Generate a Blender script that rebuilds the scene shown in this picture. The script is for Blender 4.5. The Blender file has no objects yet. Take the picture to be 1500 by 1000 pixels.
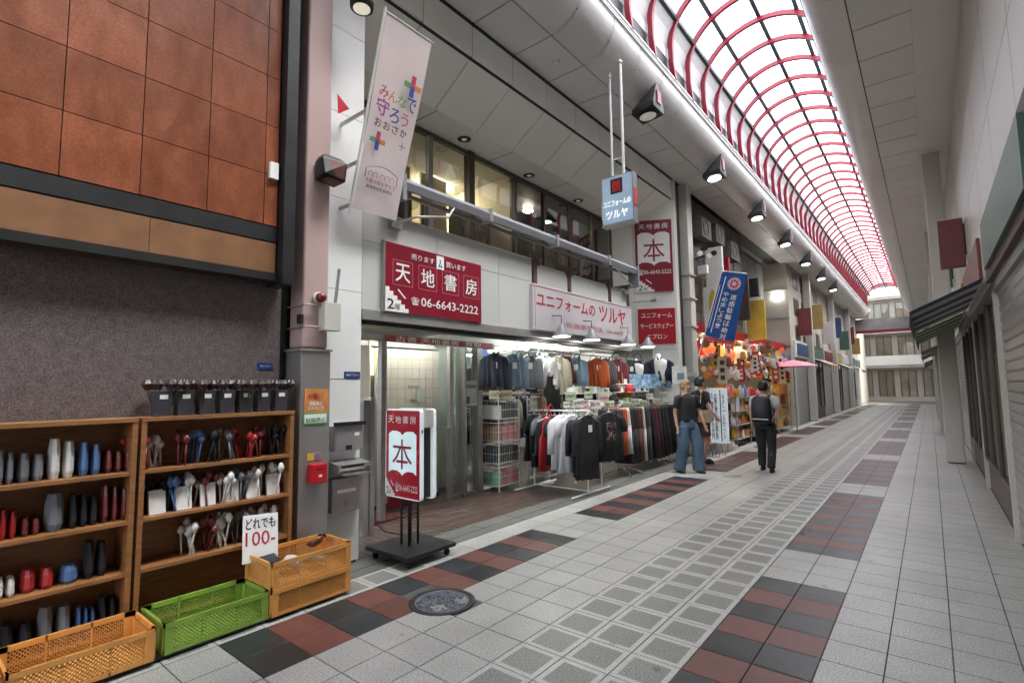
import bpy, math, random
from mathutils import Vector, Matrix
R = math.radians
random.seed(7)
sc = bpy.context.scene
col = sc.collection

# ---------------------------------------------------------------- camera
F_PX, YAW, PITCH, ROLL, EYE = 755.0, 38.9, 5.0, -0.74, 1.6
_y, _p, _a = R(YAW), R(PITCH), R(ROLL)
fwd = Vector((-math.sin(_y) * math.cos(_p), math.cos(_y) * math.cos(_p), math.sin(_p)))
rgt = fwd.cross(Vector((0, 0, 1))).normalized()
upv = rgt.cross(fwd)
r2 = rgt * math.cos(_a) + upv * math.sin(_a)
u2 = -rgt * math.sin(_a) + upv * math.cos(_a)
cam_d = bpy.data.cameras.new('camera')
cam = bpy.data.objects.new('camera', cam_d)
col.objects.link(cam)
cam.matrix_world = Matrix(((r2.x, u2.x, -fwd.x, 0), (r2.y, u2.y, -fwd.y, 0), (r2.z, u2.z, -fwd.z, EYE), (0, 0, 0, 1)))
cam_d.sensor_width = 36
cam_d.lens = 36 * F_PX / 1500
cam_d.clip_start = 0.05
cam_d.clip_end = 500
sc.camera = cam

# ---------------------------------------------------------------- world, sun, exposure
SUN_EL, SUN_AZ = 64.0, 70.0
w = bpy.data.worlds.new('World')
sc.world = w
w.use_nodes = True
nt = w.node_tree
bg = nt.nodes['Background']
sky = nt.nodes.new('ShaderNodeTexSky')
sky.sky_type = 'NISHITA'
sky.sun_disc = False
sky.sun_elevation = R(SUN_EL)
sky.sun_rotation = R(SUN_AZ)
sky.dust_density = 4.0
hs = nt.nodes.new('ShaderNodeHueSaturation')          # overcast: the same sky, less blue
hs.inputs['Saturation'].default_value = 0.35
nt.links.new(sky.outputs[0], hs.inputs['Color'])
nt.links.new(hs.outputs[0], bg.inputs['Color'])
bg.inputs['Strength'].default_value = 0.15
sd = bpy.data.lights.new('sun', 'SUN')
sd.energy = 1.5
sd.angle = R(25)
sd.color = (1, 0.985, 0.95)
sun = bpy.data.objects.new('sun', sd)
col.objects.link(sun)
az, el = R(SUN_AZ), R(SUN_EL)
sun_dir = Vector((math.sin(az) * math.cos(el), math.cos(az) * math.cos(el), math.sin(el)))
sun.rotation_euler = sun_dir.to_track_quat('Z', 'Y').to_euler()
sc.view_settings.view_transform = 'Standard'
sc.view_settings.look = 'None'
sc.view_settings.gamma = 1
sc.view_settings.use_curve_mapping = False
sc.view_settings.exposure = 2.85
sc.cycles.max_bounces = 9
sc.cycles.diffuse_bounces = 5
sc.cycles.transparent_max_bounces = 10
sc.cycles.sample_clamp_indirect = 6
sc.cycles.use_denoising = True

# ---------------------------------------------------------------- pixel of the photograph -> point on a plane of the place
def ray(px, py): return fwd * F_PX + r2 * (px - 750) - u2 * (py - 500)
EY = Vector((0, 0, EYE))
def PX(px, py, x): d = ray(px, py); return d * (x / d.x) + EY
def PY(px, py, y): d = ray(px, py); return d * (y / d.y) + EY
def PZ(px, py, z): d = ray(px, py); return d * ((z - EYE) / d.z) + EY

# ---------------------------------------------------------------- materials
MATS = {}
def mat(name, c, rough=0.6, metal=0.0, var=0.12, scale=6.0, bump=0.0, bscale=60.0, emit=0.0, spec=0.5,
        rnd=0.0, speck=0.0, stretch=None, trans=0.0, emit_c=None, world=False, gum=0.0):
    if name in MATS: return MATS[name]
    m = bpy.data.materials.new(name); m.use_nodes = True; MATS[name] = m
    n, l = m.node_tree.nodes, m.node_tree.links
    b = n['Principled BSDF']
    b.inputs['Roughness'].default_value = rough
    b.inputs['Metallic'].default_value = metal
    b.inputs['Specular IOR Level'].default_value = spec
    tc = n.new('ShaderNodeTexCoord'); src = tc.outputs['Object']
    if world: src = n.new('ShaderNodeNewGeometry').outputs['Position']
    src0 = src
    if stretch:
        mp = n.new('ShaderNodeMapping'); mp.inputs['Scale'].default_value = stretch
        l.new(src, mp.inputs[0]); src = mp.outputs[0]
    ns = n.new('ShaderNodeTexNoise'); ns.inputs['Scale'].default_value = scale; ns.inputs['Detail'].default_value = 6
    l.new(src, ns.inputs['Vector'])
    mr = n.new('ShaderNodeMapRange')
    mr.inputs[1].default_value = 0.25; mr.inputs[2].default_value = 0.75
    mr.inputs[3].default_value = 1 - var; mr.inputs[4].default_value = 1 + var
    l.new(ns.outputs[0], mr.inputs[0])
    val = mr.outputs[0]
    if speck:
        n3 = n.new('ShaderNodeTexNoise'); n3.inputs['Scale'].default_value = 95; n3.inputs['Detail'].default_value = 2
        l.new(src0, n3.inputs['Vector'])
        m3 = n.new('ShaderNodeMapRange'); m3.inputs[1].default_value = 0.35; m3.inputs[2].default_value = 0.65
        m3.inputs[3].default_value = 1 - speck; m3.inputs[4].default_value = 1 + speck
        l.new(n3.outputs[0], m3.inputs[0])
        mm = n.new('ShaderNodeMath'); mm.operation = 'MULTIPLY'; l.new(val, mm.inputs[0]); l.new(m3.outputs[0], mm.inputs[1]); val = mm.outputs[0]
    if gum:                                               # trodden gum, drips and a broad uneven wear
        vo = n.new('ShaderNodeTexVoronoi'); vo.inputs['Scale'].default_value = 2.6; l.new(src0, vo.inputs['Vector'])
        g1 = n.new('ShaderNodeMapRange'); g1.inputs[1].default_value = .045; g1.inputs[2].default_value = .075; g1.inputs[3].default_value = 1 - gum; g1.inputs[4].default_value = 1
        l.new(vo.outputs['Distance'], g1.inputs[0])
        n5 = n.new('ShaderNodeTexNoise'); n5.inputs['Scale'].default_value = .8; n5.inputs['Detail'].default_value = 8; n5.inputs['Roughness'].default_value = .65; l.new(src0, n5.inputs['Vector'])
        g2 = n.new('ShaderNodeMapRange'); g2.inputs[1].default_value = .3; g2.inputs[2].default_value = .7; g2.inputs[3].default_value = .80; g2.inputs[4].default_value = 1.10; l.new(n5.outputs[0], g2.inputs[0])
        for o_ in (g1.outputs[0], g2.outputs[0]):
            mm = n.new('ShaderNodeMath'); mm.operation = 'MULTIPLY'; l.new(val, mm.inputs[0]); l.new(o_, mm.inputs[1]); val = mm.outputs[0]
    if rnd:
        oi = n.new('ShaderNodeObjectInfo')
        m4 = n.new('ShaderNodeMapRange'); m4.inputs[3].default_value = 1 - rnd; m4.inputs[4].default_value = 1 + rnd
        l.new(oi.outputs['Random'], m4.inputs[0])
        mm = n.new('ShaderNodeMath'); mm.operation = 'MULTIPLY'; l.new(val, mm.inputs[0]); l.new(m4.outputs[0], mm.inputs[1]); val = mm.outputs[0]
    vm = n.new('ShaderNodeVectorMath'); vm.operation = 'SCALE'; vm.inputs[0].default_value = c[:3]
    l.new(val, vm.inputs['Scale']); l.new(vm.outputs[0], b.inputs['Base Color'])
    if bump:
        n2 = n.new('ShaderNodeTexNoise'); n2.inputs['Scale'].default_value = bscale; n2.inputs['Detail'].default_value = 4
        l.new(src, n2.inputs['Vector'])
        bp = n.new('ShaderNodeBump'); bp.inputs['Strength'].default_value = bump; bp.inputs['Distance'].default_value = 0.01
        l.new(n2.outputs[0], bp.inputs['Height']); l.new(bp.outputs[0], b.inputs['Normal'])
    r3 = n.new('ShaderNodeMapRange'); r3.inputs[3].default_value = max(0, rough - .1); r3.inputs[4].default_value = min(1, rough + .1)
    l.new(ns.outputs[0], r3.inputs[0]); l.new(r3.outputs[0], b.inputs['Roughness'])
    if emit:
        e = emit_c or c
        b.inputs['Emission Color'].default_value = (*e[:3], 1)
        b.inputs['Emission Strength'].default_value = emit
    if trans:
        out = n['Material Output']
        tl = n.new('ShaderNodeBsdfTranslucent'); tl.inputs[0].default_value = (*c[:3], 1)
        mx = n.new('ShaderNodeMixShader'); mx.inputs[0].default_value = trans
        l.new(b.outputs[0], mx.inputs[1]); l.new(tl.outputs[0], mx.inputs[2]); l.new(mx.outputs[0], out.inputs[0])
    return m

def glass_mat(name, tint=(0.9, 0.95, 0.93), refl=0.12, rough=0.02, top=0.55):
    m = bpy.data.materials.new(name); m.use_nodes = True
    n, l = m.node_tree.nodes, m.node_tree.links
    n.remove(n['Principled BSDF']); out = n['Material Output']
    t = n.new('ShaderNodeBsdfTransparent'); t.inputs[0].default_value = (*tint, 1)
    g = n.new('ShaderNodeBsdfGlossy'); g.inputs['Roughness'].default_value = rough
    fr = n.new('ShaderNodeLayerWeight'); fr.inputs[0].default_value = 0.25
    tc = n.new('ShaderNodeTexCoord'); ns = n.new('ShaderNodeTexNoise'); ns.inputs['Scale'].default_value = 3
    l.new(tc.outputs['Object'], ns.inputs['Vector'])
    ma = n.new('ShaderNodeMapRange'); ma.inputs[3].default_value = refl; ma.inputs[4].default_value = top
    l.new(fr.outputs['Fresnel'], ma.inputs[0])
    mx = n.new('ShaderNodeMixShader')
    l.new(ma.outputs[0], mx.inputs[0]); l.new(t.outputs[0], mx.inputs[1]); l.new(g.outputs[0], mx.inputs[2])
    l.new(mx.outputs[0], out.inputs[0])
    return m

def roof_mat():
    m = bpy.data.materials.new('milky_roof_sheet'); m.use_nodes = True
    n, l = m.node_tree.nodes, m.node_tree.links
    n.remove(n['Principled BSDF']); out = n['Material Output']
    t = n.new('ShaderNodeBsdfTransparent'); t.inputs[0].default_value = (0.93, 0.97, 1, 1)
    tr = n.new('ShaderNodeBsdfTranslucent')
    tc = n.new('ShaderNodeTexCoord'); ns = n.new('ShaderNodeTexNoise'); ns.inputs['Scale'].default_value = 1.5; ns.inputs['Detail'].default_value = 5
    l.new(tc.outputs['Object'], ns.inputs['Vector'])
    cr = n.new('ShaderNodeMapRange'); cr.inputs[3].default_value = .78; cr.inputs[4].default_value = .98
    l.new(ns.outputs[0], cr.inputs[0])
    cc = n.new('ShaderNodeCombineColor'); l.new(cr.outputs[0], cc.inputs[0]); l.new(cr.outputs[0], cc.inputs[1]); cc.inputs[2].default_value = .95
    l.new(cc.outputs[0], tr.inputs[0])
    mx = n.new('ShaderNodeMixShader'); mx.inputs[0].default_value = 0.45
    l.new(t.outputs[0], mx.inputs[1]); l.new(tr.outputs[0], mx.inputs[2]); l.new(mx.outputs[0], out.inputs[0])
    return m

M = dict(
    tile_pale=mat('pale_terrazzo', (.405, .402, .37), .40, var=.10, scale=2.5, speck=.30, rnd=.06, bump=.05, world=True, gum=.4),
    tile_mid=mat('grey_terrazzo', (.225, .225, .20), .45, var=.10, scale=3, speck=.40, rnd=.06, world=True, gum=.4),
    tile_edge=mat('light_terrazzo_border', (.48, .478, .445), .42, var=.08, scale=4, speck=.2, world=True, gum=.35),
    tile_dark=mat('charcoal_stone_tile', (.030, .034, .036), .36, var=.3, scale=5, rnd=.25, bump=.06, speck=.3, world=True, gum=-.8),
    tile_red=mat('brick_red_tile', (.155, .058, .043), .45, var=.22, scale=6, rnd=.14, speck=.2, bump=.06, world=True, gum=.4),
    grout=mat('dark_grout', (.09, .087, .078), .9, var=.3, scale=12),
    kerb=mat('grey_granite_strip', (.13, .13, .118), .5, world=True, gum=.4, speck=.25, var=.15, scale=3),
    shop_tile=mat('brown_shop_tile', (.080, .052, .043), .36, var=.3, scale=3, rnd=.15, world=True, gum=.4),
    white_panel=mat('white_enamel_panel', (.72, .73, .71), .38, var=.05, scale=2.0, rnd=.02),
    fascia_white=mat('dull_white_facade_panel', (.49, .495, .465), .42, var=.06, scale=1.3, rnd=.03, world=True, stretch=(1, 1, .35)),
    white_dirty=mat('aged_white_panel', (.66, .665, .63), .5, var=.10, scale=1.2, stretch=(1, 1, .3)),
    soffit=mat('grey_soffit_panel', (.78, .765, .715), .5, var=.05, scale=1.2, rnd=.035, world=True),
    soffit_pale=mat('pale_fascia_panel', (.76, .78, .73), .4, var=.06, scale=1.5, rnd=.04),
    ceiling=mat('grey_aluminium_ceiling', (.68, .67, .65), .36, var=.06, scale=1.2, rnd=.035, world=True),
    clere=mat('clerestory_grey_panel', (.60, .59, .58), .5, var=.08, scale=2),
    black=mat('black_paint', (.012, .012, .013), .45, var=.2),
    rubber=mat('black_rubber', (.015, .015, .015), .8),
    red_steel=mat('red_painted_steel', (.24, .010, .024), .35, var=.12, scale=4),
    dgreen=mat('dark_green_steel', (.035, .055, .05), .4, var=.15),
    purlin=mat('slate_purlin', (.045, .065, .075), .4, var=.15),
    pink_reflect_col=mat('cream_paint_pink_reflection', (.43, .305, .285), .42, var=.05, scale=1.5, stretch=(1, 1, .2)),  # cream paint with the red light it reflects mixed into the base colour
    cream_col=mat('cream_grey_paint', (.52, .50, .45), .4, var=.06, scale=1.5, stretch=(1, 1, .2)),
    steel=mat('brushed_stainless', (.36, .345, .335), .34, metal=.6, var=.06, scale=30, stretch=(8, 8, .3), bump=.03),
    steel_dark=mat('worn_stainless', (.34, .325, .31), .38, metal=.45, var=.15, scale=8),
    alu=mat('aluminium', (.40, .40, .39), .35, metal=.8, var=.06),
    alu_bronze=mat('bronze_aluminium', (.10, .085, .075), .4, metal=.5, var=.1),
    grey_beam=mat('grey_coated_steel', (.20, .20, .215), .45, var=.08, scale=3),
    galv=mat('galvanised_steel', (.42, .42, .41), .4, metal=.7, var=.2, scale=15),
    brown_steel=mat('rust_brown_steel', (.085, .042, .035), .6, var=.3, scale=8),
    orange_tile=mat('rust_orange_tile', (.215, .062, .026), .33, var=.28, scale=9, rnd=.16, bump=.12, bscale=14, speck=.18, world=True, stretch=(1, 1, .45)),
    granite=mat('mauve_granite', (.115, .092, .088), .5, var=.25, scale=20, speck=.4),
    sign_red=mat('crimson_sign_face', (.205, .006, .020), .34, var=.06, scale=2),
    sign_scarlet=mat('scarlet_sign_face', (.36, .006, .016), .34, var=.06, scale=2),
    sign_white=mat('white_sign_print', (.78, .77, .75), .45, var=.04),
    sign_pinkish=mat('faded_white_sign', (.52, .485, .50), .45, var=.06, scale=2),
    letter_red=mat('red_print', (.45, .012, .03), .5, var=.1),
    letter_maroon=mat('maroon_print', (.25, .01, .02), .5, var=.1),
    letter_black=mat('black_print', (.02, .02, .02), .5),
    wood=mat('honey_wood', (.27, .12, .042), .5, var=.3, scale=6, stretch=(1, 1, 8)),
    crate=mat('orange_plastic', (.70, .33, .085), .42, var=.10, scale=5),
    green_pl=mat('lime_green_plastic', (.24, .38, .06), .4, var=.1),
    flag=mat('pale_pink_cloth', (.90, .79, .80), .8, var=.04, trans=.4),
    blue_flag=mat('blue_cloth', (.010, .075, .27), .75, var=.12, trans=.2),
    wall_cream=mat('warm_cream_wall', (.60, .53, .40), .7, var=.08, scale=1.5),
    wall_white=mat('shop_white_wall', (.62, .62, .58), .7, var=.08, scale=1.5),
    tile_beige=mat('beige_wall_tile', (.46, .42, .35), .35, var=.08, scale=3, rnd=.04),
    green_wall=mat('pale_green_panel', (.45, .52, .45), .5, var=.08, scale=1.5, stretch=(1, 1, .2)),
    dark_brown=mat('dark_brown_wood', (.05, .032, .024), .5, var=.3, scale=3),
    concrete=mat('grey_concrete', (.26, .255, .24), .8, var=.2, scale=2, bump=.15),
    white_wire=mat('white_coated_wire', (.66, .66, .64), .4, var=.05),
    chrome=mat('chrome_tube', (.62, .62, .62), .2, metal=.9, var=.05),
    skin=mat('skin', (.48, .27, .19), .55, var=.06, scale=8),
    hair_blond=mat('blond_hair', (.28, .17, .08), .6, var=.3, scale=40),
    hair_black=mat('black_hair', (.015, .012, .012), .5, var=.3, scale=40),
    denim=mat('blue_denim', (.075, .125, .185), .85, var=.25, scale=5, stretch=(1, 1, .35), bump=.2, bscale=80),
    glass=glass_mat('clear_glass'),
    glass_up=glass_mat('upstairs_window_glass', (.88, .89, .85), .05, top=.38),
    roof=roof_mat(),
    lamp_on=mat('lit_lamp_disc', (1, 1, .97), emit=6.5, emit_c=(1, .97, .9)),
    lamp_dim=mat('lamp_lens', (.55, .52, .47), .25, emit=.05),
    tube_on=mat('lit_fluorescent_tube', (1, 1, 1), emit=13.0, emit_c=(.95, 1, .96)),
    tube_warm=mat('lit_ceiling_light_upstairs', (1, 1, 1), emit=13.0, emit_c=(1, .9, .68)),
    box_lit=mat('lit_sign_face_blue', (.25, .34, .43), .3, var=.25, scale=2.5, emit=.035, emit_c=(.55, .75, 1)),
    box_lit_w=mat('lit_sign_edge_white', (.8, .85, .85), .4, emit=.03, emit_c=(.8, .95, 1)),
)
def cl(name, c, **k): return mat('cloth_' + name, c, .85, var=k.pop('var', .22), scale=7, bump=.25, bscale=35, stretch=(1, 1, .4), **k)
CL = dict(black=cl('black', (.016, .016, .018)), white=cl('white', (.62, .63, .66), var=.06), red=cl('red', (.40, .02, .03)),
          grey=cl('grey', (.17, .18, .20)), navy=cl('navy', (.012, .018, .04)), plum=cl('plum', (.055, .028, .036)),
          orange=cl('orange', (.42, .085, .02)), mustard=cl('mustard', (.38, .22, .03)), maroon=cl('maroon', (.13, .022, .032)),
          cream=cl('cream', (.46, .42, .34)), blue=cl('pale_blue', (.17, .24, .32)), brown=cl('brown', (.085, .042, .034)),
          green=cl('dark_green', (.02, .055, .042)), fur=mat('brown_fur', (.19, .12, .065), .9, var=.6, scale=25, bump=.8, bscale=60),
          pink=cl('pink', (.60, .24, .27)), charcoal=cl('charcoal', (.05, .052, .058)), slate=cl('slate', (.05, .058, .08)))

# ---------------------------------------------------------------- mesh builder
ORG = {}
class MB:
    def __init__(s): s.v, s.f, s.m = [], [], []
    def add(s, vs, fs, m=0):
        b = len(s.v); s.v += [tuple(v) for v in vs]; s.f += [tuple(b + i for i in f) for f in fs]; s.m += [m] * len(fs); return s
    def box(s, x0, x1, y0, y1, z0, z1, m=0):
        x0, x1 = sorted((x0, x1)); y0, y1 = sorted((y0, y1)); z0, z1 = sorted((z0, z1))
        return s.add([(x0, y0, z0), (x1, y0, z0), (x1, y1, z0), (x0, y1, z0), (x0, y0, z1), (x1, y0, z1), (x1, y1, z1), (x0, y1, z1)],
                     [(0, 3, 2, 1), (4, 5, 6, 7), (0, 1, 5, 4), (1, 2, 6, 5), (2, 3, 7, 6), (3, 0, 4, 7)], m)
    def obox(s, o, U, V, N, w, h, t, m=0):       # box from corner o, along U (w), V (h), N (t)
        o = Vector(o); a, b, c = U * w, V * h, N * t
        return s.add([o, o + a, o + a + b, o + b, o + c, o + a + c, o + a + b + c, o + b + c],
                     [(0, 3, 2, 1), (4, 5, 6, 7), (0, 1, 5, 4), (1, 2, 6, 5), (2, 3, 7, 6), (3, 0, 4, 7)], m)
    def quad(s, a, b, c, d, m=0): return s.add([a, b, c, d], [(0, 1, 2, 3)], m)
    def loft(s, rings, cap=True, m=0, closed=False):
        n = len(rings[0]); vs = [p for r in rings for p in r]; fs = []
        L = len(rings)
        for i in range(L if closed else L - 1):
            k = (i + 1) % L
            for j in range(n):
                fs.append((i * n + j, i * n + (j + 1) % n, k * n + (j + 1) % n, k * n + j))
        if cap and not closed:
            fs.append(tuple(range(n - 1, -1, -1))); fs.append(tuple((L - 1) * n + j for j in range(n)))
        return s.add(vs, fs, m)
    def tube(s, pts, r, n=8, m=0, closed=False):
        pts = [Vector(p) for p in pts]; rings = []
        up = Vector((0, 0, 1)); prev = None
        for i, p in enumerate(pts):
            if closed: t = pts[(i + 1) % len(pts)] - pts[i - 1]
            else: t = (pts[min(i + 1, len(pts) - 1)] - pts[max(i - 1, 0)])
            t.normalize()
            if prev is None:
                a = t.cross(up)
                if a.length < .1: a = t.cross(Vector((1, 0, 0)))
            else: a = prev - t * prev.dot(t)
            a.normalize(); b = t.cross(a); prev = a
            rr = r[i] if isinstance(r, (list, tuple)) else r
            rings.append([p + (a * math.cos(2 * math.pi * k / n) + b * math.sin(2 * math.pi * k / n)) * rr for k in range(n)])
        return s.loft(rings, m=m, closed=closed)
    def cyl(s, c, r, z0, z1, n=16, m=0, r1=None):
        r1 = r if r1 is None else r1
        return s.loft([[(c[0] + q * math.cos(2 * math.pi * k / n), c[1] + q * math.sin(2 * math.pi * k / n), z) for k in range(n)] for q, z in ((r, z0), (r1, z1))], m=m)
    def prism(s, pts, dvec, m=0):                # polygon extruded by dvec
        n = len(pts); pts = [Vector(p) for p in pts]; d = Vector(dvec)
        return s.add(pts + [p + d for p in pts], [tuple(range(n - 1, -1, -1)), tuple(range(n, 2 * n))] + [(i, (i + 1) % n, n + (i + 1) % n, n + i) for i in range(n)], m)
    def build(s, name, mats, parent=None, smooth=False, bevel=0, org=None, solid=0):
        if not isinstance(mats, (list, tuple)): mats = [mats]
        o_ = Vector((0, 0, 0))
        if parent is not None: o_ = ORG.get(parent.name, o_)
        if org is not None: o_ = Vector(org)
        me = bpy.data.meshes.new(name)
        me.from_pydata([tuple(Vector(v) - o_) for v in s.v], [], s.f)
        for q in mats: me.materials.append(q)
        if any(s.m): me.polygons.foreach_set('material_index', s.m)
        if smooth: me.polygons.foreach_set('use_smooth', [True] * len(me.polygons))
        me.update()
        o = bpy.data.objects.new(name, me); col.objects.link(o)
        if parent is not None:
            o.parent = parent
            if org is not None: o.location = o_ - ORG.get(parent.name, Vector((0, 0, 0)))
        else: o.location = o_
        ORG[o.name] = o_
        if bevel:
            bv = o.modifiers.new('bevel', 'BEVEL'); bv.width = bevel; bv.segments = 2; bv.limit_method = 'ANGLE'; bv.angle_limit = R(40)
        return o

def tag(o, label=None, cat=None, group=None, kind=None):
    if label: o['label'] = label
    if cat: o['category'] = cat
    if group: o['group'] = group
    if kind: o['kind'] = kind
    return o
def thing(name, loc, label, cat, group=None):
    o = bpy.data.objects.new(name, None); col.objects.link(o); o.location = loc; o.empty_display_size = .1
    ORG[o.name] = Vector(loc)
    return tag(o, label, cat, group)
def struct(name, mb=None, mats=None, loc=(0, 0, 0), **k):
    if mb is None:
        o = bpy.data.objects.new(name, None); col.objects.link(o); o.location = loc; ORG[o.name] = Vector(loc)
    else: o = mb.build(name, mats, **k)
    o['kind'] = 'structure'; return o
def copy_tree(src, parent=None):
    c = src.copy(); col.objects.link(c)
    if parent is not None: c.parent = parent
    for ch in list(src.children): copy_tree(ch, c)
    return c
def place(src, loc, rz=0, label=None, first=[None]):
    c = copy_tree(src); c.location = loc; c.rotation_euler = (0, 0, rz)
    if label: c['label'] = label
    return c
def piece(mesh, name, parent, loc, rot=None, scale=None):       # linked copy of one mesh as a part
    o = bpy.data.objects.new(name, mesh); col.objects.link(o); o.parent = parent
    o.location = Vector(loc) - ORG.get(parent.name, Vector((0, 0, 0)))
    if rot: o.rotation_euler = rot
    if scale: o.scale = scale
    return o

X3, Y3, Z3 = Vector((1, 0, 0)), Vector((0, 1, 0)), Vector((0, 0, 1))
def text_mesh(body, res=2, bold=0.0, spacing=1.0, line=1.0):
    c = bpy.data.curves.new('lettering', 'FONT'); c.body = body; c.resolution_u = res; c.offset = bold
    c.space_character = spacing; c.space_line = line; c.align_x = 'CENTER'
    o = bpy.data.objects.new('lettering', c); col.objects.link(o)
    dg = bpy.context.evaluated_depsgraph_get()
    me = bpy.data.meshes.new_from_object(o.evaluated_get(dg))
    bpy.data.objects.remove(o); bpy.data.curves.remove(c)
    return me
def text(body, parent, o, U, V, w, h, mt, bold=0.02, spacing=1.0, line=1.0, lift=.003, name='lettering', keep=False):
    me = text_mesh(body, 2, 0.0, spacing, line)
    if not len(me.vertices): return None
    xs = [v.co.x for v in me.vertices]; ys = [v.co.y for v in me.vertices]
    x0, x1, y0, y1 = min(xs), max(xs), min(ys), max(ys)
    sx, sy = w / max(1e-6, x1 - x0), h / max(1e-6, y1 - y0)
    ox = oy = 0
    if keep: k = min(sx, sy); ox = (w - k * (x1 - x0)) / 2; oy = (h - k * (y1 - y0)) / 2; sx = sy = k
    N = U.cross(V); po = ORG.get(parent.name, Vector((0, 0, 0)))
    for v in me.vertices:
        p = Vector(o) + U * ((v.co.x - x0) * sx + ox) + V * ((v.co.y - y0) * sy + oy) + N * lift - po
        v.co = p
    if bold > 0:                                   # heavier strokes: the same outlines again, a hair apart and a hair higher
        k = bold * .55 * (h if body.count('\n') == 0 else h / (body.count('\n') + 1)); vs = [v.co.copy() for v in me.vertices]; fs = [tuple(p.vertices) for p in me.polygons]
        V_, F_ = [], []
        for q, (du, dv) in enumerate(((-1, -.5), (0, .6), (1, -.5))):
            b0 = len(V_); V_ += [v + U * (du * k) + V * (dv * k) + N * (q * .0004) for v in vs]; F_ += [tuple(i + b0 for i in f) for f in fs]
        me = bpy.data.meshes.new(name); me.from_pydata([tuple(v) for v in V_], [], F_)
    me.materials.clear(); me.materials.append(mt)
    ob = bpy.data.objects.new(name, me); col.objects.link(ob); ob.parent = parent
    return ob

# =================================================================== GROUND
XF = -4.256      # building line (left side of the street)
Y0, Y1 = -6.0, 46.0
g = MB(); g.box(-14, 12, Y0 - 6, 60, -.30, -.012)
struct('ground', g, M['grout'])
floor = struct('arcade_floor', MB().box(-4.28, 0.62, Y0, Y1, -.011, -.006), M['grout'])
T, GAP = 0.3, .0035
def tile_mesh(name, mats, wx_=T, wy_=T, border=0, gap=GAP):
    m = MB(); a, b = wx_ / 2 - gap, wy_ / 2 - gap; e = .0025
    if not border:
        m.loft([[(-a, -b, -.006), (a, -b, -.006), (a, b, -.006), (-a, b, -.006)], [(-a, -b, -e), (a, -b, -e), (a, b, -e), (-a, b, -e)],
                [(-a + e, -b + e, 0), (a - e, -b + e, 0), (a - e, b - e, 0), (-a + e, b - e, 0)]])
    else:
        c, d = a - border, b - border
        m.loft([[(-a, -b, -.006), (a, -b, -.006), (a, b, -.006), (-a, b, -.006)], [(-a, -b, 0), (a, -b, 0), (a, b, 0), (-a, b, 0)],
                [(-c, -d, 0), (c, -d, 0), (c, d, 0), (-c, d, 0)]])
        m.m[-1] = 1
    me = bpy.data.meshes.new(name); me.from_pydata(m.v, [], m.f)
    for q in mats: me.materials.append(q)
    me.polygons.foreach_set('material_index', m.m)
    return me
TM = dict(pale=tile_mesh('pale_tile', [M['tile_pale']]), framed=tile_mesh('framed_tile', [M['tile_edge'], M['tile_mid']], border=.034),
          red=tile_mesh('red_tile', [M['tile_red']]), dark=tile_mesh('dark_tile', [M['tile_dark']]))
MIDX = dict(pale=0, framed=1, red=2, dark=3)
YB = 1.47
def kind_at(ix, k):      # ix: column counted from x=-3.9, k: row from YB
    x = -3.9 + ix * T + T / 2
    seg = k % 14
    if -3.6 < x < -3.0 or -1.2 < x < -.6:
        return ('dark', 'red')[seg % 2] if seg < 11 else 'pale'
    if -2.1 < x < -1.2 or (x < -3.6 and k < 6): return 'framed'
    return 'pale'
cand = []
for ix in range(15):
    for k in range(int((Y0 - YB) / T), int((Y1 - YB) / T)):
        x, y = -3.9 + ix * T + T / 2, YB + k * T + T / 2
        if (x + 2.96) ** 2 + (y - 2.79) ** 2 < .2 ** 2: continue
        v = Vector((x, y, -EYE)); d = v.dot(fwd)
        vis = False; hit = 9e9
        if d > .3:
            u, vv = 750 + F_PX * v.dot(r2) / d, 500 - F_PX * v.dot(u2) / d
            vis = 360 < u < 1140 and 560 < vv < 1030
            hit = d
        cand.append((0 if vis else 1, hit, x, y, kind_at(ix, k)))
cand.sort()
rest = MB()
for i, (nv, d, x, y, kd) in enumerate(cand):
    if i < 300 and nv == 0:
        piece(TM[kd], 'tile', floor, (x, y, 0))
    else:
        a = T / 2 - GAP
        if kd == 'framed':
            c = a - .034
            rest.add([(x - a, y - a, 0), (x + a, y - a, 0), (x + a, y + a, 0), (x - a, y + a, 0), (x - c, y - c, 0), (x + c, y - c, 0), (x + c, y + c, 0), (x - c, y + c, 0)],
                     [(0, 1, 5, 4), (1, 2, 6, 5), (2, 3, 7, 6), (3, 0, 4, 7)], 1)
            rest.add([(x - c, y - c, 0), (x + c, y - c, 0), (x + c, y + c, 0), (x - c, y + c, 0)], [(0, 1, 2, 3)], 4)
        else:
            rest.add([(x - a, y - a, 0), (x + a, y - a, 0), (x + a, y + a, 0), (x - a, y + a, 0)], [(0, 1, 2, 3)], MIDX[kd])
tag(rest.build('tile_field', [M['tile_pale'], M['tile_edge'], M['tile_red'], M['tile_dark'], M['tile_mid']], floor), kind='stuff')
# granite strip between street and shops
st = struct('kerb_strip', MB().box(-4.28, -3.905, Y0, Y1, -.011, -.003), M['kerb'])
km = MB()
for k in range(60):
    y = YB + (k - 8) * .6
    if y > 25: break
    km.box(-4.275, -4.06, y + .004, y + .596, -.003, .003)
    km.box(-4.055, -3.91, y + .004, y + .596, -.003, .0)
tag(km.build('slab', M['kerb'], st), kind='stuff')
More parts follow.
